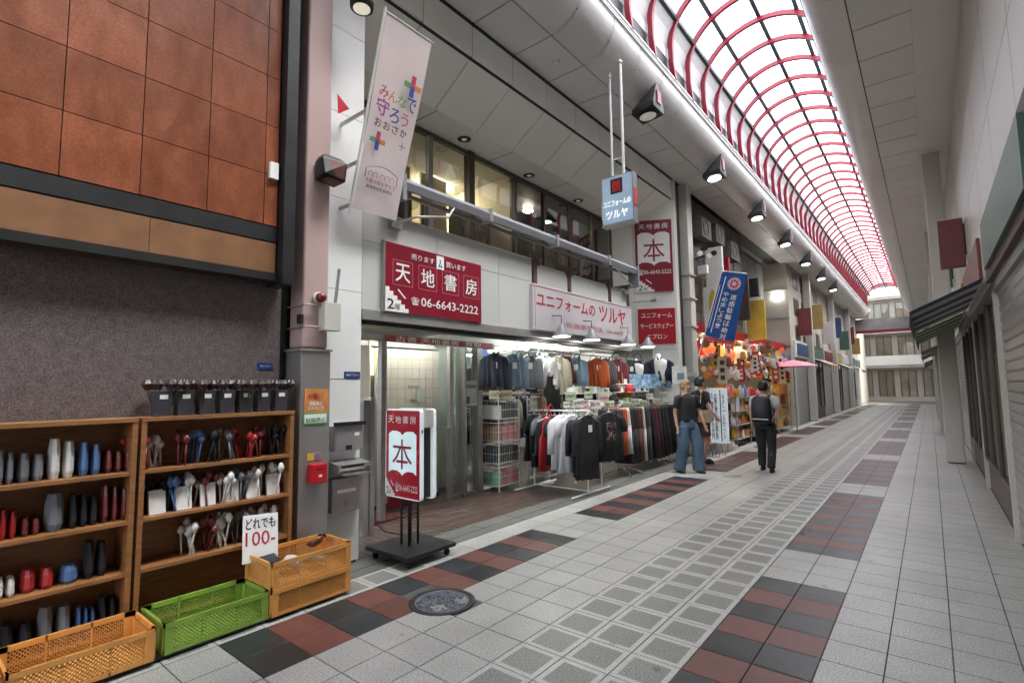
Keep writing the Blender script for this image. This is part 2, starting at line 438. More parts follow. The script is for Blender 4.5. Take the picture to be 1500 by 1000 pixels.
# brown floor of the shops
sf = struct('shop_floor', MB().box(-12, -4.281, 2.2, 24, -.010, -.004), M['grout'])
bt = tile_mesh('brown_tile', [M['shop_tile']], .2, .1, gap=.0025)
rest = MB(); n = 0
for i in range(36):
    for j in range(95):
        x, y = -4.385 - i * .2, 2.97 + j * .1 + 0.0
        if y > 11.5: break
        if n < 260 and y < 6.2 and x > -6.1 and y > 3.5 + (-4.385 - x) * .25 - .55 and (i + 3) * 1.0 > (y - 6.2):
            piece(bt, 'floor_tile', sf, (x, y, 0)); n += 1
        else:
            rest.add([(x - .0975, y - .0475, 0), (x + .0975, y - .0475, 0), (x + .0975, y + .0475, 0), (x - .0975, y + .0475, 0)], [(0, 1, 2, 3)])
tag(rest.build('floor_tile_field', M['shop_tile'], sf), kind='stuff')

# manhole cover
def manhole():
    c = Vector((-2.96, 2.79, 0))
    t = thing('manhole_cover', c, 'round ornate cast iron manhole cover tinted blue, set between red and pale tiles', 'manhole cover')
    r = MB(); n = 40
    prof = [(.248, -.006), (.248, .006), (.222, .008), (.218, .003), (.205, .003), (.205, -.006)]
    r.loft([[(c.x + q * math.cos(2 * math.pi * k / n), c.y + q * math.sin(2 * math.pi * k / n), z) for k in range(n)] for q, z in prof], cap=False)
    r.build('rim', mat('cast_iron', (.055, .05, .048), .5, metal=.4, var=.3, scale=20), t)
    d = MB(); d.cyl(c, .2035, -.006, .002, 40)
    d.build('plate', mat('blue_grey_enamel', (.07, .085, .09), .45, metal=.3, var=.5, scale=18), t)
    rr = random.Random(3); e = MB(); mts = [mat('silver_relief', (.30, .31, .31), .4), mat('blue_relief', (.13, .19, .27), .5), mat('green_relief', (.13, .18, .15), .5), mat('violet_relief', (.22, .20, .25), .5), mat('white_relief', (.5, .48, .46), .5)]
    for i in range(650):
        a, q = rr.uniform(0, 6.283), .19 * math.sqrt(rr.random()); s = rr.uniform(.004, .013)
        x, y = c.x + q * math.cos(a), c.y + q * math.sin(a); b = rr.uniform(0, 3.1)
        U, V = Vector((math.cos(b), math.sin(b), 0)), Vector((-math.sin(b), math.cos(b), 0))
        mm = rr.choice([0, 0, 1, 1, 2, 3])
        if (x - c.x - .11) ** 2 + (y - c.y - .1) ** 2 < .003 or (x - c.x - .07) ** 2 + (y - c.y + .10) ** 2 < .003: mm = 4
        e.obox(Vector((x, y, .002)) - U * s - V * s * .4, U, V, Z3, s * 2, s * .8, .0035, mm)
    for q in (.198, .12):
        e.tube([(c.x + q * math.cos(2 * math.pi * k / 36), c.y + q * math.sin(2 * math.pi * k / 36), .003) for k in range(36)], .0025, 4, 0, True)
    tag(e.build('relief', mts, t), kind='stuff')
manhole()
t = MB(); t.cyl((-2.79, 9.5), .16, -.006, .003, 24)
tag(t.build('drain_cover', M['steel_dark'], org=(-2.79, 9.5, 0)), 'small dark round drain cover in the pale paving near the walkers', 'drain cover')

# =================================================================== ARCADE ROOF
XC = -2.07
roof = struct('arcade_roof', loc=(XC, 0, 0))
YR = 6.77 - .84 * 15         # first rib
NR = 61
def mx(x): return 2 * XC - x
# ceiling panels: flat + cove, on both sides
def panel_mesh(side):
    m = MB(); L = .84 - .020
    xs = [(-4.256, 6.25), (-3.626, 6.25)]
    f = MB(); f.box(-4.256, -3.636, 0, L, 6.25, 6.27)
    c = MB(); N = 9; inner, outer = [], []
    for i in range(N + 1):
        a = math.pi / 2 * i / N
        inner.append((-3.62 + .5 * math.sin(a), 6.75 - .5 * math.cos(a)))
        outer.append((-3.62 + .48 * math.sin(a), 6.75 - .48 * math.cos(a)))
    ni = len(inner)
    c.add([(x, 0, z) for x, z in inner] + [(x, L, z) for x, z in inner], [(i, i + 1, ni + i + 1, ni + i) for i in range(ni - 1)])
    c.add([(x, 0, z) for x, z in outer] + [(x, L, z) for x, z in outer], [(i, ni + i, ni + i + 1, i + 1) for i in range(ni - 1)])
    out = []
    for mb, nm in ((f, 'ceiling_panel'), (c, 'cove_panel')):
        if side: mb.v = [(mx(v[0]), v[1], v[2]) for v in mb.v]; mb.f = [q[::-1] for q in mb.f]
        me = bpy.data.meshes.new(nm); me.from_pydata([(v[0] - XC, v[1], v[2]) for v in mb.v], [], mb.f); me.materials.append(M['ceiling'])
        if nm == 'cove_panel': me.polygons.foreach_set('use_smooth', [True] * len(me.polygons))
        out.append((me, nm))
    return out
for side in (0, 1):
    for me, nm in panel_mesh(side):
        for i in range(NR - 1): piece(me, nm, roof, (XC, YR + i * .84 + .34, 0))
def mirror(mb, side):
    if side: mb.v = [(mx(v[0]), v[1], v[2]) for v in mb.v]; mb.f = [q[::-1] for q in mb.f]
    return mb
for side in (0, 1):
    cb = MB().box(-4.7, -3.60, Y0, Y1, 6.285, 6.33); cb.add([(-3.62, Y0, 6.30), (-3.62, Y1, 6.30), (-3.24, Y1, 6.45), (-3.24, Y0, 6.45), (-3.15, Y0, 6.75), (-3.15, Y1, 6.75)], [(0, 1, 2, 3), (3, 2, 5, 4)]); mirror(cb, side).build('ceiling_back', M['black'], roof)
    m = MB(); m.box(-3.115, -3.095, Y0, Y1, 6.755, 6.775); m.box(-3.105, -3.095, Y0, Y1, 6.80, 6.815); m.box(-3.115, -3.09, Y0, Y1, 6.845, 6.875)
    mirror(m, side).build('gutter_rail', M['clere'], roof)
    mirror(MB().box(-3.7, -3.19, Y0, Y1, 6.76, 6.80), side).build('gutter_floor', M['black'], roof)
    mirror(MB().box(-3.26, -3.23, Y0, Y1, 6.80, 7.31), side).build('dark_slot', M['black'], roof)
    m = MB(); pr = [(-3.225, 7.30), (-3.235, 7.5), (-3.16, 7.75), (-3.07, 7.90)]
    for a, b in zip(pr, pr[1:]):
        k = 0
        y = YR
        while y < YR + .84 * (NR - 1):
            m.add([(a[0], y + .004, a[1]), (a[0], y + .836, a[1]), (b[0], y + .836, b[1]), (b[0], y + .004, b[1]), (a[0] - .03, y, a[1]), (a[0] - .03, y + .84, a[1]), (b[0] - .03, y + .84, b[1]), (b[0] - .03, y, b[1])],
                  [(0, 3, 2, 1), (4, 5, 6, 7), (0, 1, 5, 4), (1, 2, 6, 5), (2, 3, 7, 6), (3, 0, 4, 7)])
            y += .84
    mirror(m, side).build('clerestory_wall', M['clere'], roof)
    mirror(MB().box(-3.09, -3.01, Y0, Y1, 7.905, 7.985), side).build('roof_rail', M['dgreen'], roof)
# vault: ribs, purlins, milky sheets
def vault(x, a=1.09, b=.95, z0=7.5): return z0 + b * math.sqrt(max(0, 1 - ((x - XC) / a) ** 2))
def rib_pts(off=0.0):
    p = [(-3.12, 6.86), (-3.155, 7.2)]
    for i in range(0, 25):
        th = math.pi - math.pi * i / 24
        p.append((XC + (1.09 + off) * math.cos(th), 7.5 + (.95 + off) * math.sin(th)))
    p += [(mx(-3.155), 7.2), (mx(-3.12), 6.86)]
    return p
rm = MB()
pts = rib_pts()
rings = []
for i, (x, z) in enumerate(pts):
    a, b = Vector(pts[max(i - 1, 0)]), Vector(pts[min(i + 1, len(pts) - 1)])
    t2 = (b - a).normalized(); nn = Vector((t2.y, -t2.x))
    w2, d2 = .032, .042
    rings.append([(x + nn.x * d2, -w2, z + nn.y * d2), (x + nn.x * d2, w2, z + nn.y * d2), (x - nn.x * d2, w2, z - nn.y * d2), (x - nn.x * d2, -w2, z - nn.y * d2)])
rm.loft(rings)
ribme = bpy.data.meshes.new('rib'); ribme.from_pydata([(v[0] - XC, v[1], v[2]) for v in rm.v], [], rm.f); ribme.materials.append(M['red_steel'])
for i in range(NR): piece(ribme, 'rib', roof, (XC, YR + i * .84, 0))
for x in (-2.7, XC, mx(-2.7)):
    z = vault(x) + .075
    MB().box(x - .035, x + .035, Y0, Y1, z - .035, z + .035).build('purlin', M['purlin'], roof)
xs = [XC + 1.13 * math.cos(math.pi - math.pi * i / 20) for i in range(21)]
P2 = [(XC + 1.17 * math.cos(R(155) - R(130) * i / 16), 7.5 + 1.05 * math.sin(R(155) - R(130) * i / 16)) for i in range(17)]
gm = MB()
for (xa, za), (xb, zb) in zip(P2, P2[1:]):
    gm.quad((xa - XC, .01, za), (xb - XC, .01, zb), (xb - XC, .83, zb), (xa - XC, .83, za))
gme = bpy.data.meshes.new('roof_sheet'); gme.from_pydata(gm.v, [], gm.f); gme.materials.append(M['roof'])
for i in range(NR - 1): piece(gme, 'roof_sheet', roof, (XC, YR + i * .84, 0))
MB().box(-12, -4.30, Y0 - 1, 60, 6.36, 6.5).build('sky_block_slab', M['concrete'], roof)  # unseen slabs added on both sides to keep sky light from leaking in
MB().box(.10, 12, Y0 - 1, 60, 6.36, 6.5).build('sky_block_slab', M['concrete'], roof)
# ceiling lights: wedge lamp housings on the cove
def spot(y, lit, label, side=0, x=-3.33):
    z = 5.98
    t = thing('arcade_spotlight', (x, y, z), label, 'ceiling light', 'wedge shaped lamps under the arcade ceiling')
    h = MB(); s = .21
    h.loft([[(x - .16, y - s, z - .02), (x + .22, y - s, z + .02), (x + .22, y + s, z + .02), (x - .16, y + s, z - .02)],
            [(x - .15, y - s, z + .06), (x + .22, y - s, z + .10), (x + .22, y + s, z + .10), (x - .15, y + s, z + .06)],
            [(x + .16, y - .03, z + .46), (x + .21, y - .03, z + .50), (x + .21, y + .03, z + .50), (x + .16, y + .03, z + .46)]])
    h.build('housing', M['black'], t, bevel=.008)
    d = MB(); n = 20
    d.loft([[(x + .03 + .13 * math.cos(2 * math.pi * k / n), y + .13 * math.sin(2 * math.pi * k / n), z - .012 + .1 * (.13 * math.cos(2 * math.pi * k / n))+q) for k in range(n)] for q in (0.004, -.012)])
    d.build('lens', M['lamp_on'] if lit else M['lamp_dim'], t)
    rg = MB(); rg.tube([(x + .03 + .14 * math.cos(2 * math.pi * k / n), y + .14 * math.sin(2 * math.pi * k / n), z - .016 + .1 * .14 * math.cos(2 * math.pi * k / n)) for k in range(n)], .012, 6, 0, True)
    rg.build('lens_ring', M['black'], t)
    MB().box(x + .222, x + .235, y - .07, y + .07, z + .12, z + .34).build('side_plate', M['red_steel'], t)
    return t
spot(7.7, False, 'unlit black wedge lamp on the cove, behind the tops of the two sign rods')
spot(11.05, True, 'brightly lit black wedge lamp, second along the cove after the unlit one')
spot(14.55, True, 'lit black wedge lamp above the blue banner')
for k, y in enumerate((18.0, 21.5, 25.0, 28.5)):
    spot(y, True, 'lit black wedge lamp far down the arcade, number %s beyond the blue banner' % ['one', 'two', 'three', 'four'][k])
for k, y in enumerate((2.0, -1.5)): spot(y, False, ['unlit black wedge lamp over the crates of the corner shop', 'unlit black wedge lamp behind the viewer'][k])

# =================================================================== LEFT NEIGHBOUR (out to the left)
nb = thing('corner_shop_wall', (-4.2, 1.0, 0), 'rust orange tiled shop wall over mauve granite at the far left', 'building')
MB().box(-4.75, -4.36, -6, 2.2, 0, 2.5).build('wall', M['granite'], nb)
MB().box(-4.9, -4.425, 2.2, 2.57, 0, 6.24).build('gap_block', M['black'], nb)  # black block added to stop stair lamp light leaking through the gap
MB().box(-4.75, -4.235, -6, 2.065, 2.5, 6.24).build('upper_wall', M['dark_brown'], nb)
ot = MB().box(-.0, .02, .003, .427, .003, .427)
ome = bpy.data.meshes.new('wall_tile'); ome.from_pydata(ot.v, [], ot.f); ome.materials.append(M['orange_tile'])
for i in range(12):
    for k in range(8):
        y = 1.95 - .43 * i
        piece(ome, 'wall_tile', nb, (-4.215, y - .43, 2.965 + k * .43 - .002))
for k in range(8): piece(ome, 'wall_tile', nb, (-4.215, 1.953, 2.963 + k * .43), scale=(1, .25, 1))
MB().box(-4.235, -4.195, -6, 2.065, 2.83, 2.955).build('dark_band', M['black'], nb)
for i in range(6): MB().box(-4.235, -4.2, 2.06 - .9 * (i + 1) + .004, 2.06 - .9 * i, 2.57, 2.82).build('lower_panel', mat('tan_board', (.20, .092, .038), .5, var=.2), nb)
MB().box(-4.235, -4.18, -6, 2.065, 2.5, 2.565).build('bottom_trim', M['black'], nb)
MB().box(-4.45, -4.10, 2.075, 2.175, 2.47, 6.24).build('corner_trim', M['black'], nb)
sb = MB(); sb.box(-4.213, -4.16, 1.98, 2.05, 3.36, 3.50)
tag(sb.build('wall_fixture', M['sign_white'], org=(-4.21, 2.0, 3.4)), 'small white electrical box on the orange tiles', 'junction box')

# =================================================================== ARCADE COLUMNS
def arcade_column(x0, x1, y0, y1, m_up, label, split, body_label=None):
    t = thing('arcade_column', ((x0 + x1) / 2, (y0 + y1) / 2, 0), label, 'column')
    MB().box(x0 + .02, x1 - .02, y0 + .02, y1 - .02, split, 6.26).build('shaft', m_up, t, bevel=.018)
    if split > .1:
        MB().box(x0, x1, y0, y1, .0, split - .03).build('stainless_sleeve', M['steel'], t, bevel=.006)
        MB().box(x0 - .012, x1 + .012, y0 - .012, y1 + .012, split - .03, split - .01).build('sleeve_cap', M['steel_dark'], t)
    return t
c1 = arcade_column(-4.42, -4.15, 2.28, 2.56, M['pink_reflect_col'], 'cream arcade column coloured by pink reflection, with a stainless lower sleeve left of the entrance', 1.96)
c2 = arcade_column(-4.42, -4.10, 11.6, 11.95, M['cream_col'], 'plain cream steel arcade column beside the splayed sign wall', .02)
for z in (4.1, 3.55, 2.9):
    b = MB(); b.box(-4.41, -4.09, 11.59, 11.96, z, z + .03); b.build('joint_band', M['cream_col'], c2)
b = MB(); b.tube([(-4.5, 11.42, 2.3), (-4.5, 11.42, 5.9), (-4.49, 11.35, 6.05), (-4.40, 11.1, 6.15), (-4.3, 10.6, 6.22)], .03, 8)
tag(b.build('drain_pipe', M['cream_col']), 'thin cream pipe rising beside the black gap next to the cream column', 'pipe')
MB().box(-4.9, -4.45, 11.5, 12.1, 0, 6.24).build('x', M['black'])  # replaced below
bpy.data.objects.remove(bpy.data.objects['x'])

# things on the first column
def on_col(name, px0, px1, py0, py1, x, t, mt, label, cat, bevel=0):
    a, b = PX(px0, py0, x), PX(px1, py1, x)
    m = MB(); m.box(x, x + t, a.y, b.y, b.z, a.z)
    o = m.build(name, mt, org=(x, (a.y + b.y) / 2, (a.z + b.z) / 2), bevel=bevel)
    return tag(o, label, cat), a, b
o, a, b = on_col('poster', 446, 481, 569, 604, -4.148, .004, mat('orange_paper', (.55, .22, .07), .6, var=.25, scale=9), 'orange notice with faint drawings stuck on the stainless sleeve', 'poster')
text('お願い', o, (-4.144, a.y + .03, a.z - .09), Y3, Z3, .14, .05, M['letter_red'])
text('自転車は\n止めないで', o, (-4.144, a.y + .03, b.z + .03), Y3, Z3, .15, .07, M['sign_white'])
o, a, b = on_col('green_sign', 444, 479, 605, 620, -4.148, .005, mat('green_print', (.06, .38, .08), .5), 'small green bordered sign under the orange notice', 'sign')
q = MB(); q.box(-4.143, -4.1415, a.y + .01, b.y - .01, b.z + .012, a.z - .012); q.build('face', M['sign_white'], o)
text('駐輪禁止', o, (-4.141, a.y + .02, b.z + .02), Y3, Z3, b.y - a.y - .04, .04, mat('green_letter', (.05, .3, .08), .5))
o, a, b = on_col('sticker', 450, 470, 664, 672, -4.148, .003, mat('yellow_sticker', (.6, .42, .06), .5), 'yellow and violet sticker above the red box', 'sticker')
MB().box(-4.1445, -4.143, (a.y + b.y) / 2, b.y - .005, b.z + .005, a.z - .005).build('violet_patch', mat('violet_sticker', (.2, .12, .3), .5), o)
t_ = thing('fire_call_box', PX(462, 692, -4.14), 'small red alarm box with white stickers fixed to the stainless sleeve', 'alarm box')
a, b = PX(451, 680, -4.14), PX(473, 704, -4.14)
MB().box(-4.149, -4.07, a.y, b.y, b.z, a.z).build('box', mat('red_enamel', (.5, .01, .015), .3), t_, bevel=.008)
MB().box(-4.07, -4.067, a.y + .06, a.y + .09, b.z + .05, b.z + .07).build('sticker', M['sign_white'], t_)
MB().box(-4.07, -4.066, a.y + .03, b.y - .03, a.z - .04, a.z - .034).build('slot', M['black'], t_)
# speaker, siren, junction box and tie bands on the pink column
t_ = thing('wall_speaker', (-4.10, 2.43, 3.55), 'black wedge shaped wall speaker with a brown mesh face on the pink column', 'speaker')
a = PY(463, 235, 2.36)
s_ = MB(); y0, y1 = 2.37, 2.56
s_.loft([[(-4.15, y0, 3.46), (-3.98, y0, 3.48), (-3.96, y1, 3.44), (-4.15, y1, 3.44)], [(-4.15, y0, 3.62), (-4.02, y0, 3.64), (-3.93, y1, 3.60), (-4.15, y1, 3.60)], [(-4.15, y0 + .03, 3.68), (-4.06, y0 + .04, 3.69), (-4.0, y1 - .03, 3.66), (-4.15, y1, 3.66)]])
s_.build('cabinet', M['black'], t_, bevel=.006)
f_ = MB(); f_.add([(-3.985, y0 + .03, 3.455), (-3.965, y1 - .02, 3.43), (-4.1, y1 - .02, 3.428), (-4.1, y0 + .03, 3.448)], [(0, 1, 2, 3)])
f_.add([(-3.985, y0 + .012, 3.49), (-3.955, y1 - .02, 3.46), (-3.925, y1 - .02, 3.59), (-4.012, y0 + .012, 3.62)], [(0, 1, 2, 3)])
f_.build('grille', mat('brown_mesh', (.13, .05, .035), .6, var=.4, scale=60), t_)
t_ = thing('siren_lamp', (-4.13, 2.43, 2.40), 'round dark red lamp knob on the pink column above the junction box', 'lamp')
m = MB(); n = 16; c = Vector((-4.165, 2.435, 2.40))
m.loft([[(c.x + d, c.y + q * math.cos(2 * math.pi * k / n), c.z + q * math.sin(2 * math.pi * k / n)) for k in range(n)] for d, q in ((0, .055), (.02, .055), (.04, .048))]); m.build('base', M['cream_col'], t_)
m = MB(); m.loft([[(c.x + d, c.y + q * math.cos(2 * math.pi * k / n), c.z + q * math.sin(2 * math.pi * k / n)) for k in range(n)] for d, q in ((.04, .045), (.07, .043), (.09, .032), (.10, .012))]); m.build('dome', mat('dark_red_lens', (.16, .02, .015), .25), t_, smooth=True)
t_ = thing('junction_box', (-4.12, 2.53, 2.2), 'cream metal junction box strapped to the pink column above its stainless sleeve', 'junction box')
MB().box(-4.165, -4.06, 2.44, 2.60, 2.11, 2.36).build('box', M['cream_col'], t_, bevel=.006)
for z in (2.135, 2.325):
    m = MB(); m.tube([(-4.42, 2.29, z), (-4.12, 2.285, z), (-4.125, 2.45, z + .005)], .008, 6); m.build('strap', M['steel_dark'], t_)
MB().box(-4.20, -4.14, 2.26, 2.29, 2.16, 2.24).build('clasp', M['black'], t_)
m = MB(); m.tube([(-4.135, 2.585, 2.36), (-4.10, 2.60, 2.68)], .014, 6); tag(m.build('conduit', M['galv'], org=(-4.13, 2.585, 2.36)), 'short grey conduit sticking up out of the junction box', 'conduit')
q0, q1, q2 = PX(494, 137, -4.13), PX(512, 160, -4.10), PX(495, 167, -4.13)
m = MB(); m.add([q0, q1, q2, (q0 + q1 + q2) / 3 + Vector((-.04, 0, 0))], [(0, 1, 2), (0, 2, 3), (0, 3, 1), (1, 3, 2)])
tag(m.build('pennant', mat('red_plastic', (.5, .01, .02), .4), org=(-4.13, 2.6, 4.0)), 'small red triangular pennant on the column above the speaker', 'pennant')
# round lamp high on the column
t_ = thing('column_lamp', (-3.95, 2.75, 5.1), 'black round bowl lamp on an arm high on the pink column', 'lamp')
lc = PX(530, 10, -3.9); n = 20
m = MB(); m.loft([[(lc.x + q * math.cos(2 * math.pi * k / n), lc.y + q * math.sin(2 * math.pi * k / n), lc.z + d) for k in range(n)] for d, q in ((-.02, .105), (.05, .11), (.14, .085), (.19, .03))]); m.build('bowl', M['black'], t_, smooth=True)
m = MB(); m.cyl(lc, .078, lc.z - .027, lc.z - .02, 20); m.build('lens', mat('cream_lens', (.6, .55, .45), .3, emit=.12), t_)
m = MB(); m.tube([(lc.x, lc.y, lc.z + .17), (lc.x - .03, lc.y - .05, lc.z + .3), (-4.16, 2.45, lc.z + .34)], .02, 8); m.build('arm', M['black'], t_)

# =================================================================== MAIN BUILDING
bld = thing('bookshop_building', (-4.6, 7.0, 0), 'white panelled two storey shop building with red bookshop signs and recessed upper windows', 'building')
def panel(x0, x1, y0, y1, z0, z1, mt='white_panel', name='panel', g_=.003, b=0):
    if name in ('fascia_panel', 'soffit_panel'): g_ = .008
    return MB().box(x0, x1, y0 + g_, y1 - g_, z0 + g_, z1 - g_).build(name, M[mt], bld, bevel=b)
# white panelled pier left of the entrance
MB().box(-4.9, -4.275, 2.575, 2.935, 0, 6.24).build('pier_core', M['black'], bld)
zs = [0.02, .85, 1.69, 2.53, 3.41, 4.25, 5.10, 6.0]
for a_, b_ in zip(zs, zs[1:]): panel(-4.275, -4.256, 2.575, 2.95, a_, b_)
m = MB(); m.box(-4.9, -4.275, 2.936, 2.95, 0, 6.24); m.build('pier_return', M['white_panel'], bld)
# parapet / fascia wall over the shop
MB().box(-4.36, -4.28, 2.95, 8.80, 2.46, 3.06).build('fascia_core', M['concrete'], bld)
for ya, yb in ((2.95, 3.94), (3.94, 5.02), (5.02, 5.74)):
    panel(-4.28, -4.258, ya, yb, 2.375, 3.06, 'fascia_white'); panel(-4.28, -4.258, ya, yb, 3.06, 3.38, 'fascia_white')
for ya, yb in ((5.86, 6.66), (6.76, 7.96), (8.06, 8.66)):
    panel(-4.28, -4.258, ya, yb, 2.375, 3.06, 'fascia_white')
    # rounded shoulders of the panels between the brown brackets
    m = MB(); pts = [(ya, 3.06), (yb, 3.06)] + [(yb - .12 + .12 * math.cos(a), 3.22 + .12 * math.sin(a)) for a in [R(0), R(30), R(60), R(90)]] + [(ya + .12 + .12 * math.cos(a), 3.22 + .12 * math.sin(a)) for a in [R(90), R(120), R(150), R(180)]]
    m.prism([(-4.28, y, z) for y, z in pts], (.02, 0, 0)); m.build('round_panel', M['fascia_white'], bld)
panel(-4.36, -4.255, 2.95, 5.74, 3.382, 3.40, 'white_dirty', 'coping')
# lintel band, stepped steel
MB().box(-4.36, -4.28, 8.66, 8.80, 2.375, 3.06).build('panel', M['white_panel'], bld)
MB().box(-5.58, -5.5, 8.8, 10.45, 2.3, 2.95).build('panel', M['white_dirty'], bld)
MB().box(-5.5, -4.3, 8.76, 8.80, 2.3, 3.06).build('end_panel', M['white_dirty'], bld)
MB().box(-4.42, -4.235, 2.952, 8.80, 2.27, 2.372).build('lintel', M['steel_dark'], bld, bevel=.004)
MB().box(-4.40, -4.26, 2.952, 8.80, 2.225, 2.268).build('shutter_slot', M['black'], bld)
# balcony floor behind the parapet
MB().box(-5.6, -4.365, 2.95, 8.8, 2.95, 3.02).build('ledge', M['concrete'], bld)
# slanted soffit and pale fascia
dY = .82
ya = 4.55 - 2 * dY
k = 0
while ya < 11.0:
    yb = min(ya + dY, 11.06) if ya < 10.9 else ya + dY
    a, b = max(ya, 2.955), min(ya + dY, 11.09)
    if b - a > .05:
        panel(-4.275, -4.256, a, b, 5.795, 6.20, 'soffit_pale', 'fascia_panel')
        m = MB(); m.add([(-4.258, a + .010, 5.79), (-4.258, b - .010, 5.79), (-4.946, b - .010, 5.338), (-4.946, a + .010, 5.338), (-4.258, a + .004, 5.81), (-4.258, b - .004, 5.81), (-4.946, b - .004, 5.36), (-4.946, a + .004, 5.36)],
                         [(0, 3, 2, 1), (4, 5, 6, 7), (0, 1, 5, 4), (1, 2, 6, 5), (2, 3, 7, 6), (3, 0, 4, 7)]); m.build('slanted_panel', M['soffit'], bld)
    ya += dY
ya = 2.96
while ya < 11.0:
    b = min(ya + 1.64, 10.8); panel(-5.50, -4.952, ya, b, 5.335, 5.35, 'soffit', 'soffit_panel'); ya += 1.64
sbk = MB().box(-5.5, -4.3, 2.955, 11.1, 5.83, 5.86); sbk.box(-4.30, -4.276, 2.955, 11.1, 5.75, 6.25); sbk.quad((-4.29, 2.955, 5.83), (-4.29, 11.1, 5.83), (-4.98, 11.1, 5.375), (-4.98, 2.955, 5.375)); sbk.box(-5.5, -4.97, 2.955, 11.1, 5.353, 5.37); sbk.build('soffit_back', M['black'], bld)
MB().box(-4.30, -4.259, 2.5, 11.2, 6.205, 6.248).build('shadow_gap', M['black'], bld)
for i, (px, py) in enumerate(((680, 204), (775, 257), (847, 294))):
    c = PZ(px, py, 5.335)
    t_ = thing('downlight', c, 'black recessed downlight %s' % ['above the warm lit upstairs window', 'in the middle of the upper soffit', 'near the hanging lightbox sign'][i], 'downlight', 'recessed downlights in the upper soffit')
    m = MB(); m.loft([[(c.x + q * math.cos(2 * math.pi * k / 20), c.y + q * math.sin(2 * math.pi * k / 20), 5.335 + d) for k in range(20)] for d, q in ((-.001, .105), (-.006, .10), (-.004, .085))]); m.build('ring', M['black'], t_)
    m = MB(); m.cyl(c, .04, 5.325, 5.3285, 14); m.build('bulb', M['lamp_dim'], t_)
for i, (px, py) in enumerate(((727, 225), (745, 235), (730, 226), (815, 90))):
    if i == 2: continue
    c = PZ(px, py, 5.335 if i < 3 else 6.25)
    m = MB(); m.cyl(c, .035, c.z - .03, c.z - .001, 14, r1=.05)
    tag(m.build('smoke_detector', M['sign_white'], org=c), ['white smoke detector in the soffit right of the first downlight', 'second white smoke detector beside the first in the soffit', '', 'white disc detector on the flat arcade ceiling'][i], 'smoke detector')

# upper windows
XW = -5.49
MB().box(-5.55, XW, 2.95, 10.7, 2.95, 3.3).build('window_wall', M['dark_brown'], bld)
wf = MB(); ys = [3.2, 4.14, 4.92, 5.70, 5.86, 6.92, 7.65, 8.4, 9.15, 9.9, 10.5]
win_ed = [(3.2, 4.12), (4.12, 4.92), (4.92, 5.78), (5.78, 6.92), (6.92, 7.8), (7.8, 8.7), (8.7, 9.6), (9.6, 10.45)]
for a, b in win_ed:
    w_ = MB(); f = .03
    w_.box(XW - .03, XW + .03, a, b, 5.26, 5.325); w_.box(XW - .03, XW + .03, a, b, 3.3, 3.35)
    w_.box(XW - .03, XW + .03, a, a + f, 3.35, 5.26); w_.box(XW - .03, XW + .03, b - f, b, 3.35, 5.26)
    fr = w_.build('window', M['alu_bronze'], bld)
    MB().box(XW - .004, XW + .004, a + f, b - f, 3.35, 5.26).build('pane', M['glass_up'], fr)
MB().box(XW - .06, XW + .06, 5.72, 5.84, 3.3, 5.33).build('mullion', M['dark_brown'], bld)
MB().box(XW - .02, XW + .05, 4.88, 4.96, 3.35, 5.26).build('mullion', M['grey_beam'], bld)
# upstairs rooms
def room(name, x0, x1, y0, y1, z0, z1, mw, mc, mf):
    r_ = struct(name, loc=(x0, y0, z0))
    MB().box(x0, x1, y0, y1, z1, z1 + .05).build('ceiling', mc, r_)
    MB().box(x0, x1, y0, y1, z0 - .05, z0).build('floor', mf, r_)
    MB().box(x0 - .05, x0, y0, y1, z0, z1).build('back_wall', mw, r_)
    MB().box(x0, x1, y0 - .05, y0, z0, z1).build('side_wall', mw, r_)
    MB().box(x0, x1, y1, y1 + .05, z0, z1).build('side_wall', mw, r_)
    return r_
room('upstairs_room', -9.2, -5.56, 3.0, 6.88, 3.0, 5.3, M['wall_cream'], M['wall_white'], M['dark_brown'])
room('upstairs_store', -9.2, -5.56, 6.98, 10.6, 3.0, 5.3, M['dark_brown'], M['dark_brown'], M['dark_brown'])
lab = ['lit square ceiling light behind the first upstairs window', 'lit ceiling light upstairs behind the third window', 'lit ceiling light upstairs deeper in the room', 'small lit lamp upstairs at the dark right windows']
for i, (x, y, s, z) in enumerate(((-7.0, 4.5, .18, 5.27), (-6.9, 6.3, .20, 5.27), (-7.9, 5.6, .12, 5.27), (-6.3, 8.4, .07, 5.27))):
    m = MB(); m.box(x - s, x + s, y - s, y + s, z - .04, z); tag(m.build('ceiling_light', M['tube_warm'], org=(x, y, z)), lab[i], 'ceiling light')
# partition, door and shelves upstairs
t_ = thing('partition', (-6.3, 5.5, 3.0), 'cream partition wall with a narrow dark doorway seen through the upstairs windows', 'partition')
MB().box(-6.6, -6.55, 4.9, 5.45, 3.0, 5.28).build('board', M['wall_cream'], t_); MB().box(-6.6, -6.55, 5.7, 6.3, 3.0, 5.28).build('board', M['wall_cream'], t_)
MB().box(-6.56, -6.52, 5.42, 5.47, 3.0, 5.0).build('door_frame', M['dark_brown'], t_); MB().box(-6.56, -6.52, 5.68, 5.73, 3.0, 5.0).build('door_frame', M['dark_brown'], t_)
rr = random.Random(11)
book_m = [mat('book_cover_%s' % n_, c_, .6) for n_, c_ in (('brown', (.16, .07, .04)), ('ivory', (.5, .44, .33)), ('green', (.06, .14, .09)), ('red', (.3, .04, .03)), ('blue', (.06, .1, .2)), ('tan', (.33, .22, .11)))]
